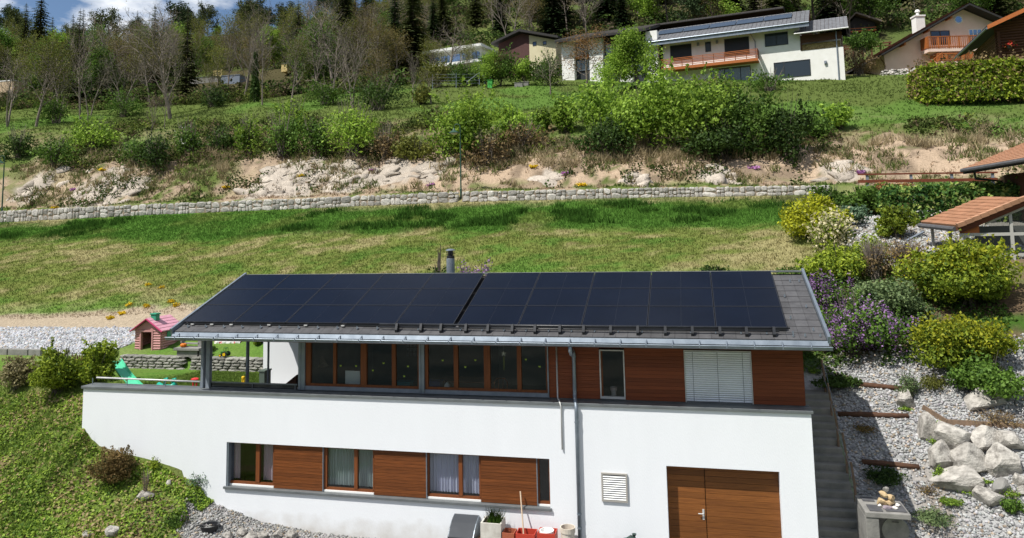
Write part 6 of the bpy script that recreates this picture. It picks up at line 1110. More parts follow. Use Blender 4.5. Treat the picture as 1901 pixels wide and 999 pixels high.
def conifer(seed, H, R, mt, dens=1.):
    rng = np.random.default_rng(seed); mb = MB(); mb.tube([(0, 0, -.5), (0, 0, H*.5), (0, 0, H)], [R*.075, R*.045, .02], 7, False); Vv = []; nw = int(H*2.6*dens)
    for i in range(nw):
        t = .06+.93*(i+rng.random()*.6)/nw; z = H*t; Lr = R*(1-t)**.85*rng.uniform(.75, 1.12)+.15; nb = max(5, int(10*(1-t)+4)); a0 = rng.random()*6.28
        for b in range(nb):
            if rng.random() < .1: continue
            a = a0+6.283*b/nb+rng.normal(0, .18); ln = Lr*rng.uniform(.65, 1.1); d = np.array([math.cos(a), math.sin(a), 0]); s = np.array([-d[1], d[0], 0]); ns = 4
            for q in range(ns):
                f0 = q/ns; f1 = (q+1.35)/ns; p0 = d*ln*f0; p1 = d*ln*min(f1, 1.05); dz0 = -.28*ln*f0**1.6+.12*ln*f0; dz1 = -.28*ln*f1**1.6+.12*ln*f1; wv = .30*ln*(1-f0*.7)*rng.uniform(.7, 1.2)
                for sg in (-1, 1): Vv += [p0+[0, 0, z+dz0], p1+s*sg*wv+[0, 0, z+dz1-.14*wv-.1], p1*.92+[0, 0, z+dz1+.02]]
    Vv = np.array(Vv); return mb.mesh('trunk', G['bark']), npmesh('crown', Vv, np.arange(len(Vv)).reshape(-1, 3), mt, 3), H
for i, (H, R, m_) in enumerate([(20, 3.6, 'conifer'), (18, 3.9, 'conifer'), (16, 3.0, 'conifer2'), (21, 4.6, 'conifer2')]): PROT['con%d' % i] = conifer(i+3, H, R, LM[m_])
def pine(seed, H, mt):
    mb, tips, _ = grow_tree(seed, H, .26, nl=11, spread=1.15, up=.3, trunk_frac=.35, lev3=False, nb=6); return mb.mesh('trunk', G['bark']), crown_from(tips, 5200, .34, rg, mt, .55), H
PROT['pine0'] = pine(19, 17, LM['conifer2']); PROT['pine1'] = pine(23, 15, LM['conifer'])
def tree(key, x, y, h, label, name='tree', cat='tree', group=None, z=None, rz=None, wid=1.):
    tr, cr, H = PROT[key]; s = h/H; zz = gz(x, y) if z is None else z
    t = thing(name, label, cat, (x, y, zz-.05), group); rz = rr.uniform(0, 6.28) if rz is None else rz
    for nm, me in (('trunk', tr), ('crown', cr)): link(me, nm, t, None, (0, 0, rz), (s*wid, s*wid, s))
    return t
def tree_px(key, px, base, top, label, Y=None, **k):
    p = hit(px, base, 56) if Y is None else at(px, base, Y)
    h = (base-top)*p.y/1363*.98; return tree(key, p.x, p.y, h, label, z=p.z, **k)
# individual trees along the upper meadow
g_ = 'trees along the upper edge of the meadow'
for key, px, b, t_, lab, wd in [
 ('bare3', 14, 235, 60, 'bare leaning tree with forked trunk at the left edge of the meadow', 1.), ('bud0', 66, 236, 40, 'tall budding olive tree near the left edge of the meadow', 1.), ('bare1', 150, 222, 28, 'slender pale barked tree behind the bright round bush', .8), ('bare3', 168, 215, 75, 'forked budding tree right of the slender pale one', .8),
 ('bare0', 317, 220, 8, 'large spreading bare tree in front of the yellow cabin', 1.15), ('bare1', 305, 240, 140, 'thin bare sapling leaning before the large spreading tree', .7), ('bare1', 279, 262, 170, 'bare sapling rising out of the bank bushes', .7), ('bare0', 452, 185, -10, 'tall dark bare tree near the grey container', .9), ('bare1', 487, 195, 30, 'tall thin bare tree right of the ivy covered trunk', .7), ('bud0', 540, 190, 60, 'rounded olive budding tree before the small yellow cabin', .9),
 ('bare2', 618, 192, 40, 'bare tree with wide crown above the bright yellow green bush', .9), ('bare3', 655, 200, 60, 'brownish forked tree left of the dark green bush', .9), ('bud0', 812, 152, 72, 'olive tree before the left end of the flat roofed house', 1.1), ('bud0', 868, 153, 78, 'olive tree before the right end of the flat roofed house', .9), ('bare2', 835, 150, 24, 'big bare tree hiding the modern white house', 1.15), ('bare1', 765, 190, 95, 'grey bare tree left of the wire fence', .8),
 ('bare2', 800, 193, 128, 'pale bare shrubby tree on the open meadow', 1.3), ('bare2', 1022, 176, 84, 'grey budding small tree beside the pillared house', 1.0), ('bud1', 930, 160, 96, 'small green tree before the brown gabled house', 1.1), ('leafy1', 900, 160, 100, 'bright green bushy tree beside the thin street lamp', 1.1), ('bare3', 230, 205, 70, 'forked bare tree between the pale tree and the large bare tree', .9), ('bare0', 110, 210, 75, 'bare tree with a loose crown left of the pale barked tree', .9), ('bud0', 385, 190, 110, 'low olive tree right of the large bare tree', 1.), ('bud1', 700, 190, 90, 'loose olive tree at the meadow edge below the conifers', 1.)]:
    tree_px(key, px, b, t_, lab, name='meadow_tree', group=g_, wid=wd)
tree_px('bud1', 1090, 165, 62, 'copper leaved tree before the white pillars', 90.5, name='copper_tree', wid=1.45); o = bpy.data.objects[-1]
for ch in [c for c in bpy.data.objects if c.parent and c.parent.name == 'copper_tree' and c.name.startswith('crown')]: ch.material_slots[0].link = 'OBJECT'; ch.material_slots[0].material = LM['copper']
tree_px('leafy1', 1192, 172, 66, 'young yellow green tree before the end of the orange balcony', 86, name='young_tree', wid=1.05)
tree_px('leafy1', 1135, 172, 100, 'small yellow green tree between the white pillars', 86, name='young_tree', wid=1.1)
# ivy covered trunk
p = hit(473, 190, 56); t = tree('bare1', p.x, p.y, 9, 'dead trunk thickly covered with dark ivy', 'ivy_trunk', 'tree', z=p.z, wid=.5); rng = np.random.default_rng(4); n = 1500; h = rng.uniform(0, 7, n); a = rng.uniform(0, 6.28, n); r_ = (.75-.08*h)*rng.uniform(.6, 1, n); Vv, Ff = leafquads(np.stack([np.cos(a)*r_, np.sin(a)*r_, h], 1), .24, rng); link(npmesh('ivy', Vv, Ff, LM['dark'], 4), 'ivy', t)
# forest
rf = random.Random(11); placed = []; cnt = 0
def LAB2(k, px, y, s):
    kind = {'con': 'dark spruce', 'pine': 'loose crowned pine', 'bare': 'grey bare tree', 'bud': 'olive budding tree', 'leafy': 'green leafy tree'}[k]
    land = [(50, 'above the tan house corner'), (160, 'left of the pale barked tree'), (260, 'left of the spreading bare tree'), (360, 'behind the spreading bare tree'), (460, 'above the yellow cabin'), (560, 'behind the ivy covered trunk'), (680, 'above the wide bare tree'), (780, 'left of the flat roofed house'), (915, 'behind the flat roofed house'), (1040, 'behind the brown gabled house'), (1220, 'behind the pillared house'), (1400, 'behind the long tiled roof'), (1570, 'behind the white balcony house'), (1690, 'around the timber barn'), (9999, 'above the pink chalet')]
    where = next(b for a, b in land if px < a); size = 'short' if s < .82 else ('tall' if s > 1.0 else 'medium'); dep = 'in the front row' if y < 114 else ('a few rows back' if y < 128 else ('far up the slope' if y < 150 else 'high in the forest'))
    return '%s %s %s, %s' % (size, kind, dep, where)
LAB = {'con': 'dark spruce in the forest above the village', 'pine': 'loose crowned pine in the forest above the village', 'bare': 'grey bare tree on the wooded hillside', 'bud': 'olive budding tree on the wooded hillside', 'leafy': 'green leafy tree on the wooded hillside'}
tries = 0
while cnt < 272 and tries < 9000:
    tries += 1
    q_ = rf.random(); near = q_ < .56
    if near: y = 100+46*rf.random(); x = rf.uniform(-1.25, -.36)*y
    elif q_ < .85: y = 114+54*rf.random(); x = rf.uniform(-.42, .47)*y
    else: y = 145+110*rf.random(); x = rf.uniform(-1.25, -.4)*y
    z = gz(x, y); px, py = pix((x, y, z))
    if px < -40 or px > 1940 or py < -75: continue
    # keep buildings and the yard below them clear
    if 770 < px < 1920 and y < (122 if px > 1060 else 128): continue
    if 330 < px < 545 and 108 < y < 128 and py > 85: continue
    if px < 40 and y < 122: continue
    if any((x-a)**2+(y-b)**2 < (1.7+.008*y)**2 for a, b in placed): continue
    n_ = float(vnoise([x], [y], 26, 44, 2)[0]); u = rf.random()
    if y > 150 or x > -.36*y: k_ = 'con' if u < .36+.9*(n_-.5) else ('pine' if u < .55 else rf.choice(('bare', 'bare', 'bud', 'leafy')))
    else: k_ = rf.choice(('bare', 'bare', 'bare', 'bud', 'bud', 'bud', 'bud', 'bud', 'leafy', 'leafy')) if u > .12 else 'con'
    key = k_+str(rf.randrange({'con': 4, 'pine': 2, 'bare': 4, 'bud': 2, 'leafy': 2}[k_])); h = PROT[key][2]*rf.uniform(.7, 1.12)*(.95 if y < 150 else 1.)
    if px < 640 and y > 150 and k_ == 'con' and rf.random() < .6: k_ = 'pine'; key = 'pine%d' % rf.randrange(2)
    if px < 640 and y > 150: h *= .72 if k_ in ('con', 'pine') else .6
    placed.append((x, y)); cnt += 1; tree(key, x, y, h, LAB2(k_, px, y, h/PROT[key][2]), {'con': 'spruce', 'pine': 'pine_tree', 'bare': 'bare_tree', 'bud': 'budding_tree', 'leafy': 'leafy_tree'}[k_], 'tree', 'forest '+{'con': 'spruces', 'pine': 'pines', 'bare': 'bare trees', 'bud': 'budding trees', 'leafy': 'leafy trees'}[k_], z)
# undergrowth under the far trees: one mass
rng = np.random.default_rng(31); n = 10000; y = 100+150*rng.random(n)**1.3; x = rng.uniform(-1.25, .47, n)*y; z = tz(x, y); D = np.stack([x, y, z-ZC], 1); Zc = D@np.array(CF); PX = 950.5+F*(D@np.array(CR))/Zc
k = ~((PX > 760)&(PX < 1920)&(y < 130)) & ~((PX > 320)&(PX < 560)&(y > 106)&(y < 132)) & (vnoise(x, y, 12, 3) > .36); x, y, z = x[k], y[k], z[k]; n = len(x)
R = rng.uniform(.8, 3.0, n); m_ = 34; dirs = unit(rng.normal(size=(n*m_, 3))); dirs[:, 2] = abs(dirs[:, 2]); P = np.repeat(np.stack([x, y, z], 1), m_, 0)+dirs*np.repeat(R, m_)[:, None]*np.array((1, 1, .85)); Vv, Ff = leafquads(P, .4, rng, dirs); cA = np.array([(.07, .09, .025), (.11, .105, .05), (.12, .10, .065), (.07, .115, .03), (.04, .065, .02)]); cc = cA[rng.integers(0, 5, n)]*rng.uniform(.7, 1.3, (n, 1))
tag(link(npmesh('undergrowth', Vv, Ff, colmat('undergrowth_leaf', 3, .4, 0, tr=.3), 4, False, np.repeat(np.repeat(cc, m_, 0), 4, 0)), 'undergrowth'), 'scrub covering the floor of the hillside wood', 'undergrowth', kind='stuff')
# ---------------------------------------------------------------- shrubs
def shrub_arrays(rng, w, d, h, leaf, n, lobes=9, box=False, base=.12, fill=.3):
    """leaf centres in lumpy crown of size w,d,h standing on z=0"""
    if box:
        P = []; u = rng.uniform(-1, 1, (n, 3)); f = rng.integers(0, 5, n); u[f == 0, 1] = -1; u[f == 1, 2] = 1; u[f == 2, 0] = -1; u[f == 3, 0] = 1; u[f == 4, 2] = 1
        out_ = np.zeros((n, 3)); out_[f == 0, 1] = -1; out_[(f == 1)|(f == 4), 2] = 1; out_[f == 2, 0] = -1; out_[f == 3, 0] = 1
        P = u*np.array((w/2, d/2, h/2))+np.array((0, 0, h/2)); bump = (vnoise(P[:, 0]*3+P[:, 2], P[:, 2]*3+P[:, 1]*2, 1.0, 5, 3)-.5); P = P+out_*(bump*.22*h)[:, None]+rng.normal(0, leaf*.8, (n, 3)); return P, out_
    lobes = int(lobes*1.7); c = unit(rng.normal(size=(lobes, 3)))*rng.uniform(.25, .8, (lobes, 1)); c[:, 2] = abs(c[:, 2])*.85; c *= np.array((w/2, d/2, h*.66)); c[:, 2] += h*(.26+base*.5)*rng.uniform(.6, 1.2, lobes)
    R = (rng.uniform(.22, .5, lobes)[:, None])*np.array((w/2, d/2, h*.5))*rng.uniform(.8, 1.2, (lobes, 3)); i = rng.choice(lobes, n, p=(R.prod(1)**.66)/(R.prod(1)**.66).sum()); o = unit(rng.normal(size=(n, 3))); rad = np.where(rng.random(n) < fill, rng.uniform(.3, .9, n), rng.uniform(.82, 1.15, n))[:, None]
    P = c[i]+o*R[i]*rad
    ns = max(6, lobes*2); j = rng.integers(0, lobes, ns); od = unit(rng.normal(size=(ns, 3))*.8+np.array((0, 0, .9))); od[:, 2] = abs(od[:, 2]); ln = rng.uniform(.1, .26, ns)*h; q = rng.integers(0, ns, n); sel = rng.random(n) < .16; f = rng.random(n)**.8
    SP = c[j][q]+od[q]*(R[j][q]*.9)+od[q]*(ln[q]*f)[:, None]+rng.normal(0, leaf*.45, (n, 3)); P = np.where(sel[:, None], SP, P); P[:, 2] = np.maximum(P[:, 2], base*h*rng.uniform(.1, 1.3, n)); k = (P[:, 2] < h*1.08); return P[k], o[k]
def stems(rng, w, d, h, n, r=.02):
    mb = MB()
    for i in range(n):
        a = rng.uniform(0, 6.28); e = rng.uniform(.25, .8); mb.tube([(rng.normal(0, .06*w), rng.normal(0, .06*d), -.1), (math.cos(a)*w*.2*e, math.sin(a)*d*.2*e, h*.4), (math.cos(a)*w*.42*e, math.sin(a)*d*.42*e, h*rng.uniform(.65, .95))], [r, r*.7, r*.25], 4, False)
    return mb
def shrub(x, y, z, w, d, h, leaf, n, mt, label, seed, name='shrub', cat='shrub', group=None, box=False, lobes=9, blossom=None, stem=8, base=.1, fill=.3, twigs=0, rz=0., stem_mat='bark', sr=None):
    rng = np.random.default_rng(seed); t = thing(name, label, cat, (x, y, z), group, rz)
    P, o = shrub_arrays(rng, w, d, h, leaf, n, lobes, box, base, fill); Vv, Ff = leafquads(P, leaf, rng, o, .75); link(npmesh('crown', Vv, Ff, mt, 4), 'crown', t)
    mb = stems(rng, w, d, h, stem+twigs, sr or max(.012, .018*h)); link(mb.mesh('stems', G[stem_mat]), 'stems', t)
    if blossom:
        bm_, nb, bs, clump = blossom; hi = np.nonzero(P[:, 2] > (.5*h if bm_ is LM['gold'] else 0))[0]; i = hi[rng.integers(0, len(hi), nb)]; c = P[i]+o[i]*.05; Pb = np.repeat(c, clump, 0)+rng.normal(0, 1, (nb*clump, 3))*np.array((.05, .05, .09))*(bs/.035); Vv, Ff = leafquads(Pb, bs, rng); nm_ = 'young_leaves' if bm_ in (LM['gold'], LM['brown']) else 'blossoms'; link(npmesh(nm_, Vv, Ff, bm_, 4), nm_, t)
    return t
def shrub_px(px0, py0, px1, py1, mt, label, n=3000, leaf=.05, Y=None, depth=1., seed=None, **k):
    p = hit((px0+px1)/2, py1, 16) if Y is None else at((px0+px1)/2, py1, Y)
    w_ = (px1-px0)*p.y/1340*1.1; d = w_*depth; yy = p.y+(d*.35 if Y is None else 0); zz = gz(p.x, yy); h = max(.25*(py1-py0)*p.y/1363, Z_((px0+px1)/2, py0, yy)-zz)*1.06
    return shrub(p.x, yy, zz-.03, w_, d, h, leaf, n, mt, label, seed or int(px0*7+py0), **k)
# right garden
S = shrub_px
S(1470, 354, 1566, 464, LM['gold'], 'tall golden clipped conifer hedge at the edge of the lawn', 5200, .10, Y=37, depth=.8, name='golden_hedge', cat='hedge', lobes=12)
S(1516, 390, 1580, 470, LM['goldgreen'], 'cream flowering bush in front of the tall golden hedge', 1900, .09, Y=34.5, depth=.8, blossom=(LM['cream'], 420, .10, 4), name='flowering_bush', cat='bush')
S(1552, 371, 1606, 432, LM['blue'], 'blue green bush right of the tall golden hedge', 2200, .09, Y=38, name='bush', cat='bush')
S(1513, 336, 1580, 395, LM['mid'], 'olive green bush under the end of the rubble wall', 2200, .12, Y=43); S(1570, 336, 1642, 396, LM['mid'], 'dark rounded bush at the left end of the brown railing', 2600, .12, Y=42)
S(1632, 348, 1682, 378, LM['copper'], 'low copper tinted hedge below the brown railing', 1500, .10, Y=42.5, box=True, depth=.4, name='copper_hedge', cat='hedge')
S(1680, 354, 1845, 416, LM['laurel'], 'dark glossy clipped laurel hedge behind the conservatory', 12000, .13, Y=38.5, box=True, depth=.3, name='laurel_hedge', cat='hedge'); 
S(1638, 374, 1695, 430, LM['goldgreen'], 'rounded olive bush on the pale gravel beside the laurel hedge', 2600, .09, Y=36, name='bush', cat='bush')
S(1584, 431, 1648, 462, LM['goldgreen'], 'low flat yellow green cushion bush on the upper gravel', 1800, .07, Y=33)
S(1520, 446, 1616, 532, LM['goldgreen'], 'loose yellow green bush above the lilac', 5200, .08, name='bush', cat='bush')
for i, (a, b, c, d) in enumerate([(1600, 442, 1665, 534), (1650, 440, 1740, 530)]): S(a, b, c, d, LM['brown'], ('left', 'right')[i]+' of two bare brown twiggy shrubs on the garden slope', 900, .06, twigs=110, stem_mat='twig', name='twiggy_shrub', blossom=(LM['yellow'], 20, .05, 4) if i else None)
S(1728, 444, 1910, 600, LM['goldgreen'], 'large sunlit yellow green privet hedge before the conservatory', 16000, .085, depth=.6, lobes=16, name='privet_hedge', cat='hedge', blossom=(LM['gold'], 900, .085, 3))
S(1600, 514, 1738, 640, LM['juniper'], 'wide dull green spreading juniper', 10500, .07, depth=.7, lobes=14, name='juniper', cat='bush')
S(1506, 500, 1572, 605, LM['mid'], 'tall lilac bush behind the roof corner', 2200, .07, blossom=(LM['lilac'], 120, .05, 26), name='lilac_bush', cat='bush')
S(1530, 536, 1676, 700, LM['mid'], 'broad lilac bush full of purple blossom beside the stairs', 5200, .075, blossom=(LM['lilac'], 210, .05, 26), name='lilac_bush', cat='bush', lobes=12)
S(1730, 592, 1910, 720, LM['goldgreen'], 'rounded golden hedge above the rock garden', 14000, .07, depth=.6, lobes=14, name='golden_hedge', cat='hedge', twigs=10, blossom=(LM['gold'], 1700, .07, 3))
S(1800, 648, 1910, 775, LM['mid'], 'green leafy bush hanging over the boulders at the frame edge', 4800, .07, name='bush', cat='bush')
S(1676, 690, 1722, 760, LM['juniper'], 'left brownish heather bush beside the pale upright rock', 1500, .035, name='heather', cat='shrub'); S(1718, 688, 1773, 748, LM['olive'], 'right greener heather bush beside the pale upright rock', 1500, .035, name='heather', cat='shrub')
S(1748, 922, 1798, 960, LM['fresh'], 'small round bright green cushion bush below the boulders', 2400, .025, name='cushion_bush'); S(1702, 948, 1788, 1008, LM['juniper'], 'grey green rounded bush at the bottom edge', 3600, .032, name='rounded_bush', cat='bush')
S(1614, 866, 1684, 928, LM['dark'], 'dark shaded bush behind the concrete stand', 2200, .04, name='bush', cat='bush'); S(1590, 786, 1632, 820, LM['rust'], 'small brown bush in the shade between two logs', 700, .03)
S(1704, 896, 1757, 942, LM['rust'], 'dry reddish twigs on the sunlit gravel', 260, .03, twigs=26, stem_mat='twig', name='dry_twigs', sr=.008); S(1824, 758, 1910, 822, LM['brown'], 'grey dry twigs hanging over the upper boulders', 900, .035, twigs=40, stem_mat='twig', name='dry_twigs'); S(1876, 922, 1910, 975, LM['mid'], 'green bush at the right edge below the boulders', 1300, .04)
for i, (a, b, c, d) in enumerate([(1676, 752, 1698, 768), (1731, 805, 1748, 832), (1736, 858, 1756, 900), (1790, 912, 1850, 936), (1820, 888, 1850, 905), (1866, 905, 1900, 935), (1500, 682, 1522, 696), (1738, 780, 1752, 796)]): S(a, b, c, d, LM['fresh'], 'patch of bright green leaves growing ' + ('under the heather', 'left of the broad boulder', 'left of the middle row of boulders', 'below the widest boulder', 'between the middle boulders', 'beside the slate slab', 'at the top of the stairs', 'at the end of the plank edging')[i], 320, .035, depth=.6, name='leafy_patch', cat='plant', group='green plants between the boulders', stem=3)
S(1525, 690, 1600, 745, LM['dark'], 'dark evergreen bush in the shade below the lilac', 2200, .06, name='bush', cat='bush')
# left garden
S(-8, 658, 64, 748, leafmat('pale_leaf', (.16, .16, .06), (.42, .36, .2), .35, 1.), 'pale pinkish twiggy bush at the left edge of the terrace', 3000, .06, Y=21.5, twigs=34, stem_mat='twig', name='twiggy_bush', cat='bush', sr=.012); S(58, 636, 152, 768, LM['goldgreen'], 'tall bright green bush before the heap of stones', 9500, .06, Y=21.3, name='hedge_bush', cat='bush', lobes=14, twigs=8); S(146, 632, 214, 728, LM['goldgreen'], 'bright green bush left of the green slide', 8500, .06, Y=21.9, name='hedge_bush', cat='bush', lobes=13)
S(163, 834, 254, 912, LM['rust'], 'rounded reddish brown bush on the planted bank', 12000, .036, Y=19.25, name='rounded_bush', cat='bush', lobes=14, stem=3); S(250, 866, 276, 932, LM['brown'], 'dry grey twigs in front of the reddish brown bush', 160, .03, twigs=30, stem_mat='twig', name='dry_twigs', sr=.008); S(270, 846, 292, 886, LM['goldgreen'], 'small yellow green plant against the white wall', 420, .035, name='small_plant', cat='plant', twigs=6); S(338, 872, 382, 918, LM['blue'], 'grey green lavender plant at the corner of the gravel', 900, .03, name='lavender', cat='plant', blossom=(LM['magenta'], 12, .02, 5)); S(285, 950, 345, 990, LM['mid'], 'dark green plant with violet flowers low on the bank', 900, .035, name='small_plant', cat='plant', blossom=(LM['magenta'], 20, .02, 5))
for i, (px, py) in enumerate([(205, 592), (240, 568), (272, 571), (318, 562), (328, 569), (226, 584), (300, 536), (275, 530)]): p = hit(px, py, 28); shrub(p.x, p.y, p.z-.05, .55 if i in (1, 3, 0) else .4, .4, .22, .05, 260, LM['yellow'], 'clump of yellow flowers on the lawn edge above the playhouse', 300+i, name='yellow_flowers', cat='flowers', group='yellow flower clumps on the lawn', stem=3)
# shrubs behind the ridge
S(798, 454, 828, 530, LM['dark'], 'dark pointed evergreen behind the roof beside the flue', 2200, .08, Y=29, name='evergreen', cat='shrub', lobes=5); S(842, 474, 918, 545, LM['mid'], 'lilac bush in blossom showing above the roof ridge', 1200, .08, Y=29, blossom=(LM['lilac'], 170, .06, 24), name='lilac_bush', cat='bush'); S(1296, 486, 1352, 540, LM['dark'], 'low dark bush just above the roof ridge', 1200, .09, Y=30.5)
S(466, 636, 492, 690, LM['goldgreen'], 'yellow green bush beside the dark timber lean-to', 1000, .07, Y=27.5); S(376, 652, 400, 690, LM['mid'], 'green plant before the garden table', 500, .06, Y=26.9, name='small_plant', cat='plant')
# bank bushes
BB = [(-10, 225, 60, 305, 'dark', 'dark green bush at the left end of the bank'), (50, 245, 130, 312, 'mid', 'spreading green bush on the bank before the leftmost trees'), (112, 212, 222, 284, 'fresh', 'bright yellow green rounded bush on the bank'), (205, 255, 285, 312, 'mid', 'low green bush right of the bright rounded bush'), (248, 240, 318, 330, 'dark', 'dark tangled bush under the bare saplings'), (305, 215, 380, 300, 'mid', 'bush with white blossom under the large bare tree'), (375, 232, 432, 285, 'dark', 'small dark bush before the grey shed'), (430, 212, 482, 292, 'fresh', 'slim bright green bush left of the bank thicket'), (478, 205, 560, 298, 'mid', 'wide green bush in the middle of the left thicket'), (490, 178, 580, 260, 'fresh', 'fresh green bush behind the left thicket'), (545, 215, 620, 292, 'mid', 'green bush right of the left thicket'), (595, 185, 702, 295, 'fresh', 'large bright yellow green bush on the bank'), (680, 230, 740, 305, 'brown', 'brownish leafless bush right of the yellow green one'), (730, 245, 800, 305, 'olive', 'straggly olive bush left of the lamp post'), (795, 160, 925, 300, 'fresh', 'tall spiky fresh green bush behind the lamp post'), (860, 240, 940, 312, 'brown', 'brown scrub right of the lamp post'), (915, 188, 985, 272, 'fresh', 'pair of green shoots rising from brown scrub'), (930, 225, 1010, 280, 'brown', 'brown scrub under the green shoots'), (990, 198, 1022, 246, 'fresh', 'slim young green bush on the slope'), (1028, 175, 1072, 250, 'fresh', 'narrow bright bush left of the large thicket'), (1060, 150, 1180, 265, 'fresh', 'bright bushy front of the large thicket'), (1140, 140, 1270, 285, 'fresh', 'biggest bright green bush of the large thicket'), (1230, 150, 1360, 290, 'fresh', 'tall green bush in the middle of the large thicket'), (1330, 160, 1440, 295, 'mid', 'shaded green bush on the right of the large thicket'), (1420, 190, 1505, 300, 'dark', 'dark bush closing the large thicket on the right'), (1080, 220, 1180, 300, 'dark', 'low dark bush under the bright thicket front'), (1290, 235, 1400, 308, 'dark', 'low dark bush under the deep green one'), (1270, 138, 1360, 190, 'olive', 'thin olive bush before the patio windows'), (1390, 130, 1470, 170, 'mid', 'sparse bush before the wide dark window'), (1535, 195, 1592, 245, 'fresh', 'pale green bush alone on the slope'), (1565, 96, 1630, 140, 'brown', 'pale twig heap beside the white house corner'), (640, 140, 755, 205, 'dark', 'dark rounded bush at the meadow edge'), (185, 165, 265, 218, 'mid', 'dark undergrowth bush behind the meadow'), (360, 160, 420, 200, 'dark', 'dark bush below the grey shed'), (60, 175, 140, 230, 'mid', 'undergrowth bush behind the leftmost trees'), (560, 150, 640, 196, 'mid', 'green bush at the foot of the wide bare tree'), (760, 150, 800, 196, 'olive', 'olive scrub beside the wire fence'), (870, 128, 905, 160, 'mid', 'green bush before the modern white house'), (985, 104, 1046, 158, 'mid', 'leafy bush beside the brown gabled house'), (895, 96, 962, 158, 'mid', 'tall green bush hiding the foot of the brown gable'), (945, 108, 1000, 156, 'fresh', 'fresh green bush before the cream side wall'), (775, 104, 845, 160, 'olive', 'olive bush hiding the terrace of the modern white house'), (828, 112, 884, 160, 'mid', 'deep green bush behind the wire fence'), (1575, 55, 1632, 96, 'mid', 'green bush below the timber barn'), (1480, 215, 1540, 262, 'mid', 'low green bush right of the large thicket')]
for i, (a, b, c, d, k_, lab) in enumerate(BB):
    p = hit((a+c)/2, d, 55)
    if d < 165 and b < 125 and (a+c)/2 > 765: p = at((a+c)/2, d, 100 if (a+c)/2 > 1560 else 94)
    w_ = (c-a)*p.y/1340; h = (d-b)*p.y/1363; ar = w_*h; sparse = k_ == 'brown' or 'thin' in lab or 'sparse' in lab
    spiky = 'spiky' in lab or 'shoots' in lab
    shrub(p.x, p.y+.5, p.z-.1, w_*1.3, w_*1.0, h*1.32, .17 if k_ != 'fresh' else .19, int(min(9000, ar*((150 if a > 720 else 80) if not sparse else 34)+400)), LM[k_], lab, 900+i, 'bank_bush', 'bush', 'bushes on the bank', lobes=14 if ar > 20 else 9, stem=(14 if a > 720 else 34) if not sparse else 46, stem_mat='bark' if not sparse and a > 720 else 'twig', fill=.35, base=.05, blossom=(LM['white'], 25, .12, 3) if 'white blossom' in lab else None, sr=.03)
rng = np.random.default_rng(12)
def vis(x, y, m=40):
    D = np.stack([x, y, tz(x, y)-ZC], 1); Zc = D@np.array(CF); return (np.abs(F*(D@np.array(CR))/Zc) < 950+m)&(Zc > 0)
# scrub filling the bank between the bushes
n = 2600; y = 57+14*rng.random(n); x = rng.uniform(-1.0, .42, n)*y; k = vis(x, y)&(vnoise(x, y, 5, 51, 3)+.08*(x < -14)-.03*abs(y-64)-.3*(y < 60) > .46); x, y = x[k], y[k]; n = len(x); R = rng.uniform(.3, 1.0, n)*np.where(x < -18, 1.2, .8); m_ = 34; dirs = unit(rng.normal(size=(n*m_, 3))); dirs[:, 2] = abs(dirs[:, 2]); P = np.repeat(np.stack([x, y, tz(x, y)], 1), m_, 0)+dirs*np.repeat(R, m_)[:, None]*rng.uniform(.5, 1.25, (n*m_, 1)); Vv, Ff = leafquads(P, .17, rng, dirs, .9); cA = np.array([(.08, .11, .03), (.11, .13, .035), (.13, .10, .06), (.06, .09, .022), (.16, .2, .04), (.05, .07, .02)]); cc = cA[rng.integers(0, 6, n)]*rng.uniform(.7, 1.2, (n, 1)); cc = np.repeat(cc, m_, 0)*rng.uniform(.7, 1.3, (n*m_, 1))
tag(link(npmesh('scrub', Vv, Ff, bpy.data.materials['undergrowth_leaf'], 4, False, np.repeat(cc, 4, 0)), 'scrub'), 'low mixed scrub filling the bank between the bushes', 'scrub', kind='stuff')
n = 9000; y = 26.3+7*rng.random(n); x = 3.4+7*rng.random(n); k = vnoise(x, y, 1.3, 8, 3) > .42; x, y = x[k], y[k]; P = np.stack([x, y, tz(x, y)+.05+.3*rng.random(len(x))*vnoise(x, y, 1., 9, 2)], 1); d_ = np.zeros_like(P); d_[:, 2] = 1; Vv, Ff = leafquads(P, .085, rng, d_, .8); tag(link(npmesh('garden_plants', Vv, Ff, LM['mid'], 4), 'garden_plants'), 'low green plants covering the soil between the garden shrubs', 'ground cover', kind='stuff')
n = 5000; x = rng.uniform(-19.0, -14.2, n); y = 20.07-.5*rng.random(n)**1.6; P = np.stack([x, y, tz(x, y)+.02+.28*rng.random(n)*vnoise(x, y*0, .6, 6, 2)], 1); d_ = np.zeros_like(P); d_[:, 2] = .6; d_[:, 1] = -.6; Vv, Ff = leafquads(P, .06, rng, d_, .7); tag(link(npmesh('wall_creeper', Vv, Ff, LM['ivy'], 4), 'wall_creeper'), 'leafy creeper edging the foot of the white wall on the bank', 'creeper', kind='stuff')
n = 900; y = 93+9*rng.random(n); x = rng.uniform(-1.2, -.36, n)*y; k = vis(x, y)&(vnoise(x, y, 7, 27, 2) > .42); x, y = x[k], y[k]; n = len(x); R = rng.uniform(.5, 1.5, n); m_ = 46; dirs = unit(rng.normal(size=(n*m_, 3))); dirs[:, 2] = abs(dirs[:, 2])*1.3; P = np.repeat(np.stack([x, y, tz(x, y)], 1), m_, 0)+dirs*np.repeat(R, m_)[:, None]*rng.uniform(.4, 1.25, (n*m_, 1)); Vv, Ff = leafquads(P, .22, rng, dirs, .9); cc = cA[rng.integers(0, 6, n)]*rng.uniform(.6, 1.1, (n, 1)); cc = np.repeat(cc, m_, 0)*rng.uniform(.7, 1.3, (n*m_, 1))
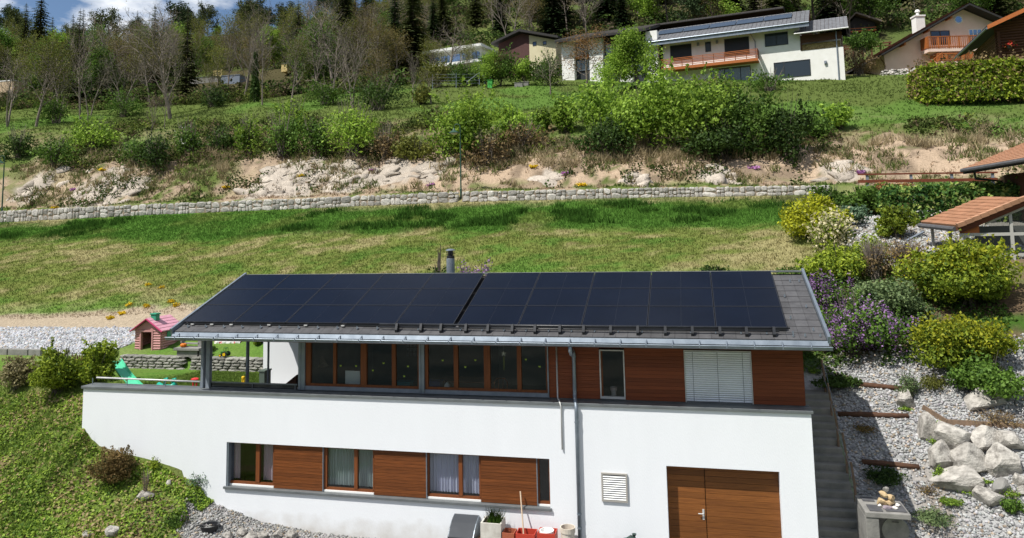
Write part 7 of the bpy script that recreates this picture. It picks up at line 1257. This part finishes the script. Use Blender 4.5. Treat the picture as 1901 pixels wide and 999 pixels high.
tag(link(npmesh('thicket', Vv, Ff, bpy.data.materials['undergrowth_leaf'], 4, False, np.repeat(cc, 4, 0)), 'thicket'), 'dark thicket along the foot of the trees at the meadow edge', 'thicket', kind='stuff')
# clipped hedge below the log chalet
S(1742, 128, 1925, 206, LM['goldgreen'], 'big clipped beech hedge below the log chalet', 24000, .2, Y=76, box=True, depth=.35, name='beech_hedge', cat='hedge', blossom=(LM['brown'], 1500, .18, 3))
# ---------------------------------------------------------------- grasses
def blades(name, label, x, y, h, wd, per, rng, colf=None, lean=.5, mt=None, cat='grass', spread=.08):
    n = len(x); z = tz(x, y); c = gcol(x, y) if colf is None else np.broadcast_to(np.array(colf), (n, 3)); X = np.repeat(x, per)+rng.normal(0, spread, n*per); Yy = np.repeat(y, per)+rng.normal(0, spread, n*per); Z = np.repeat(z, per)
    H = np.repeat(h, per)*rng.uniform(.5, 1.2, n*per); L_ = rng.normal(0, lean, (n*per, 2))*H[:, None]; a = rng.uniform(0, 6.28, n*per); wx_, wy_ = np.cos(a)*wd*.5, np.sin(a)*wd*.5
    V = np.stack([np.stack([X-wx_, Yy-wy_, Z-.03], 1), np.stack([X+wx_, Yy+wy_, Z-.03], 1), np.stack([X+L_[:, 0], Yy+L_[:, 1], Z+H], 1)], 1).reshape(-1, 3); cc = np.repeat(c, per, 0)*rng.uniform(.9, 1.6, (n*per, 1)); cc = np.repeat(np.clip(cc, 0, .7), 3, 0)
    tag(link(npmesh(name, V, np.arange(len(V)).reshape(-1, 3), mt or GRASSM, 3, False, cc), name), label, cat, kind='stuff')
GRASSM = colmat('grass_blade', 2, .15, 0, tr=.35)
rng = np.random.default_rng(12)
def vis(x, y, m=40):
    D = np.stack([x, y, tz(x, y)-ZC], 1); Zc = D@np.array(CF); return (np.abs(F*(D@np.array(CR))/Zc) < 950+m)&(Zc > 0)
n = 60000; y = 31+22*rng.random(n); x = rng.uniform(-1.2, .16, n)*y; k = vis(x, y); x, y = x[k], y[k]; yb = 42.5-.07*x; blades('lawn_grass', 'short grass of the sloping lawn behind the house', x, y, np.where(y > yb, .17, .10), .05, 3, rng)
n = 9000; y = 43+9*rng.random(n); x = rng.uniform(-1.2, .14, n)*y; k = vis(x, y)&(vnoise(x, y, 2.4, 66, 3) > .61)&(y > 43.5-.07*x); blades('tall_grass', 'darker lush grass patches below the rubble wall', x[k], y[k], np.full(k.sum(), .42), .08, 5, rng, (.034, .082, .014), .4)
n = 30000; y = 54.5+44*rng.random(n)**1.2; x = rng.uniform(-1.2, .5, n)*y; k = vis(x, y)&~((y > 55.5)&(y < 61.5)&(vnoise(x, y, 9, 4, 3) > .35)&(rng.random(n) < .85)); blades('meadow_grass', 'meadow grass on the slope above the bank', x[k], y[k], np.full(k.sum(), .2), .12, 3, rng)
n = 3000; y = 58+7*rng.random(n); x = rng.uniform(-.95, .5, n)*y; k = vis(x, y)&(vnoise(x, y, 6, 12, 3)+.25*(x > -12)*(x < 5)+.12*(x > 12)-.1*abs(y-61)/3 > .48)&(vnoise(x, y, 1.6, 77, 2) > .40); blades('dry_grass', 'pale dry grass tussocks along the top of the sandy bank', x[k], y[k], np.full(k.sum(), .75), .08, 14, rng, (.30, .245, .15), .45, spread=.2)
n = 2400; y = 55.6+6*rng.random(n); x = rng.uniform(-1.1, .45, n)*y; k = vis(x, y)&(vnoise(x, y, 3.4, 14, 3)+.10*(x < -16) > .54); x, y = x[k], y[k]; cA = np.array([(.27, .22, .13), (.20, .16, .09), (.13, .14, .05), (.10, .13, .04)]); blades('bank_tussocks', 'brown and green grass tussocks scattered on the cut bank', x, y, np.full(len(x), .5), .09, 12, rng, cA[rng.integers(0, 4, len(x))], .5, spread=.2)
n = 9000; y = 54.3+9*rng.random(n); x = rng.uniform(-1.1, .5, n)*y; k = vis(x, y)&(vnoise(x, y, 2.6, 91, 3) > .63)
xx, yy = x[k], y[k]; P = np.repeat(np.stack([xx, yy, tz(xx, yy)], 1), 7, 0)+rng.normal(0, .22, (len(xx)*7, 3)); P[:, 2] += .1; Vv, Ff = leafquads(P, .15, rng); cA = np.array([(.05, .09, .02), (.08, .10, .03), (.12, .10, .05), (.04, .075, .02)]); cc = cA[rng.integers(0, 4, len(xx))]*rng.uniform(.7, 1.3, (len(xx), 1)); tag(link(npmesh('bank_weeds', Vv, Ff, GRASSM, 4, False, np.repeat(np.repeat(cc, 7, 0), 4, 0)), 'bank_weeds'), 'low weeds growing over the sandy rock bank', 'weeds', kind='stuff')
for i, (px, py, k_) in enumerate([(100, 388, 'yellow'), (420, 350, 'yellow'), (560, 330, 'yellow'), (190, 318, 'yellow'), (1080, 346, 'yellow'), (990, 312, 'yellow'), (760, 285, 'yellow'), (1050, 325, 'magenta'), (800, 345, 'magenta'), (135, 355, 'magenta'), (1400, 315, 'magenta'), (1600, 322, 'magenta'), (695, 318, 'magenta')]):
    p = hit(px, py, 54.2); shrub(p.x, p.y, p.z-.05, .9, .7, .35, .11, 110, LM[k_], {'yellow': 'small clump of yellow flowers on the sandy bank', 'magenta': 'small clump of violet flowers on the sandy bank'}[k_], 500+i, name='bank_flowers', cat='flowers', group={'yellow': 'yellow flowers on the bank', 'magenta': 'violet flowers on the bank'}[k_], stem=3)
n = 9000; y = 20.6+5.3*rng.random(n); x = -19+4.3*rng.random(n); blades('terrace_lawn', 'short mown grass of the small terrace lawn', x, y, np.full(n, .055), .02, 3, rng, (.07, .115, .022), .5, spread=.03)
# leafy ground cover of the left bank
n = 46000; y = 16.6+4.6*rng.random(n); x = -27+14*rng.random(n); edge = (x+(vnoise(x, y, .9, 2, 3)-.5)*1.2-np.clip((19.4-y)*.45, -.5, 1.2) < -14.5); k = vis(x, y)&edge&(rng.random(n) < .30+1.3*(vnoise(x, y, .8, 71, 3)-.22))&((y < 20.05)|(x < -19.05)); x, y = x[k], y[k]; P = np.stack([x, y, tz(x, y)+.03+.20*vnoise(x, y, .7, 33, 2)*rng.random(len(x))], 1); d_ = np.zeros_like(P); d_[:, 2] = .8; d_[:, 1] = -.4; Vv, Ff = leafquads(P, .065, rng, d_, .7); tag(link(npmesh('ground_cover', Vv, Ff, LM['ivy'], 4), 'ground_cover'), 'leafy green ground cover on the steep bank left of the white wall', 'ground cover', kind='stuff')
n = 6000; y = 17+6*rng.random(n); x = -30+12*rng.random(n); k = vis(x, y)&((y < 20.05)|(x < -19.05))&(vnoise(x, y, 1.6, 15, 3) > .45); blades('bank_grass', 'long grass among the ground cover of the left bank', x[k], y[k], np.full(k.sum(), .2), .022, 5, rng, (.10, .15, .03), .6)
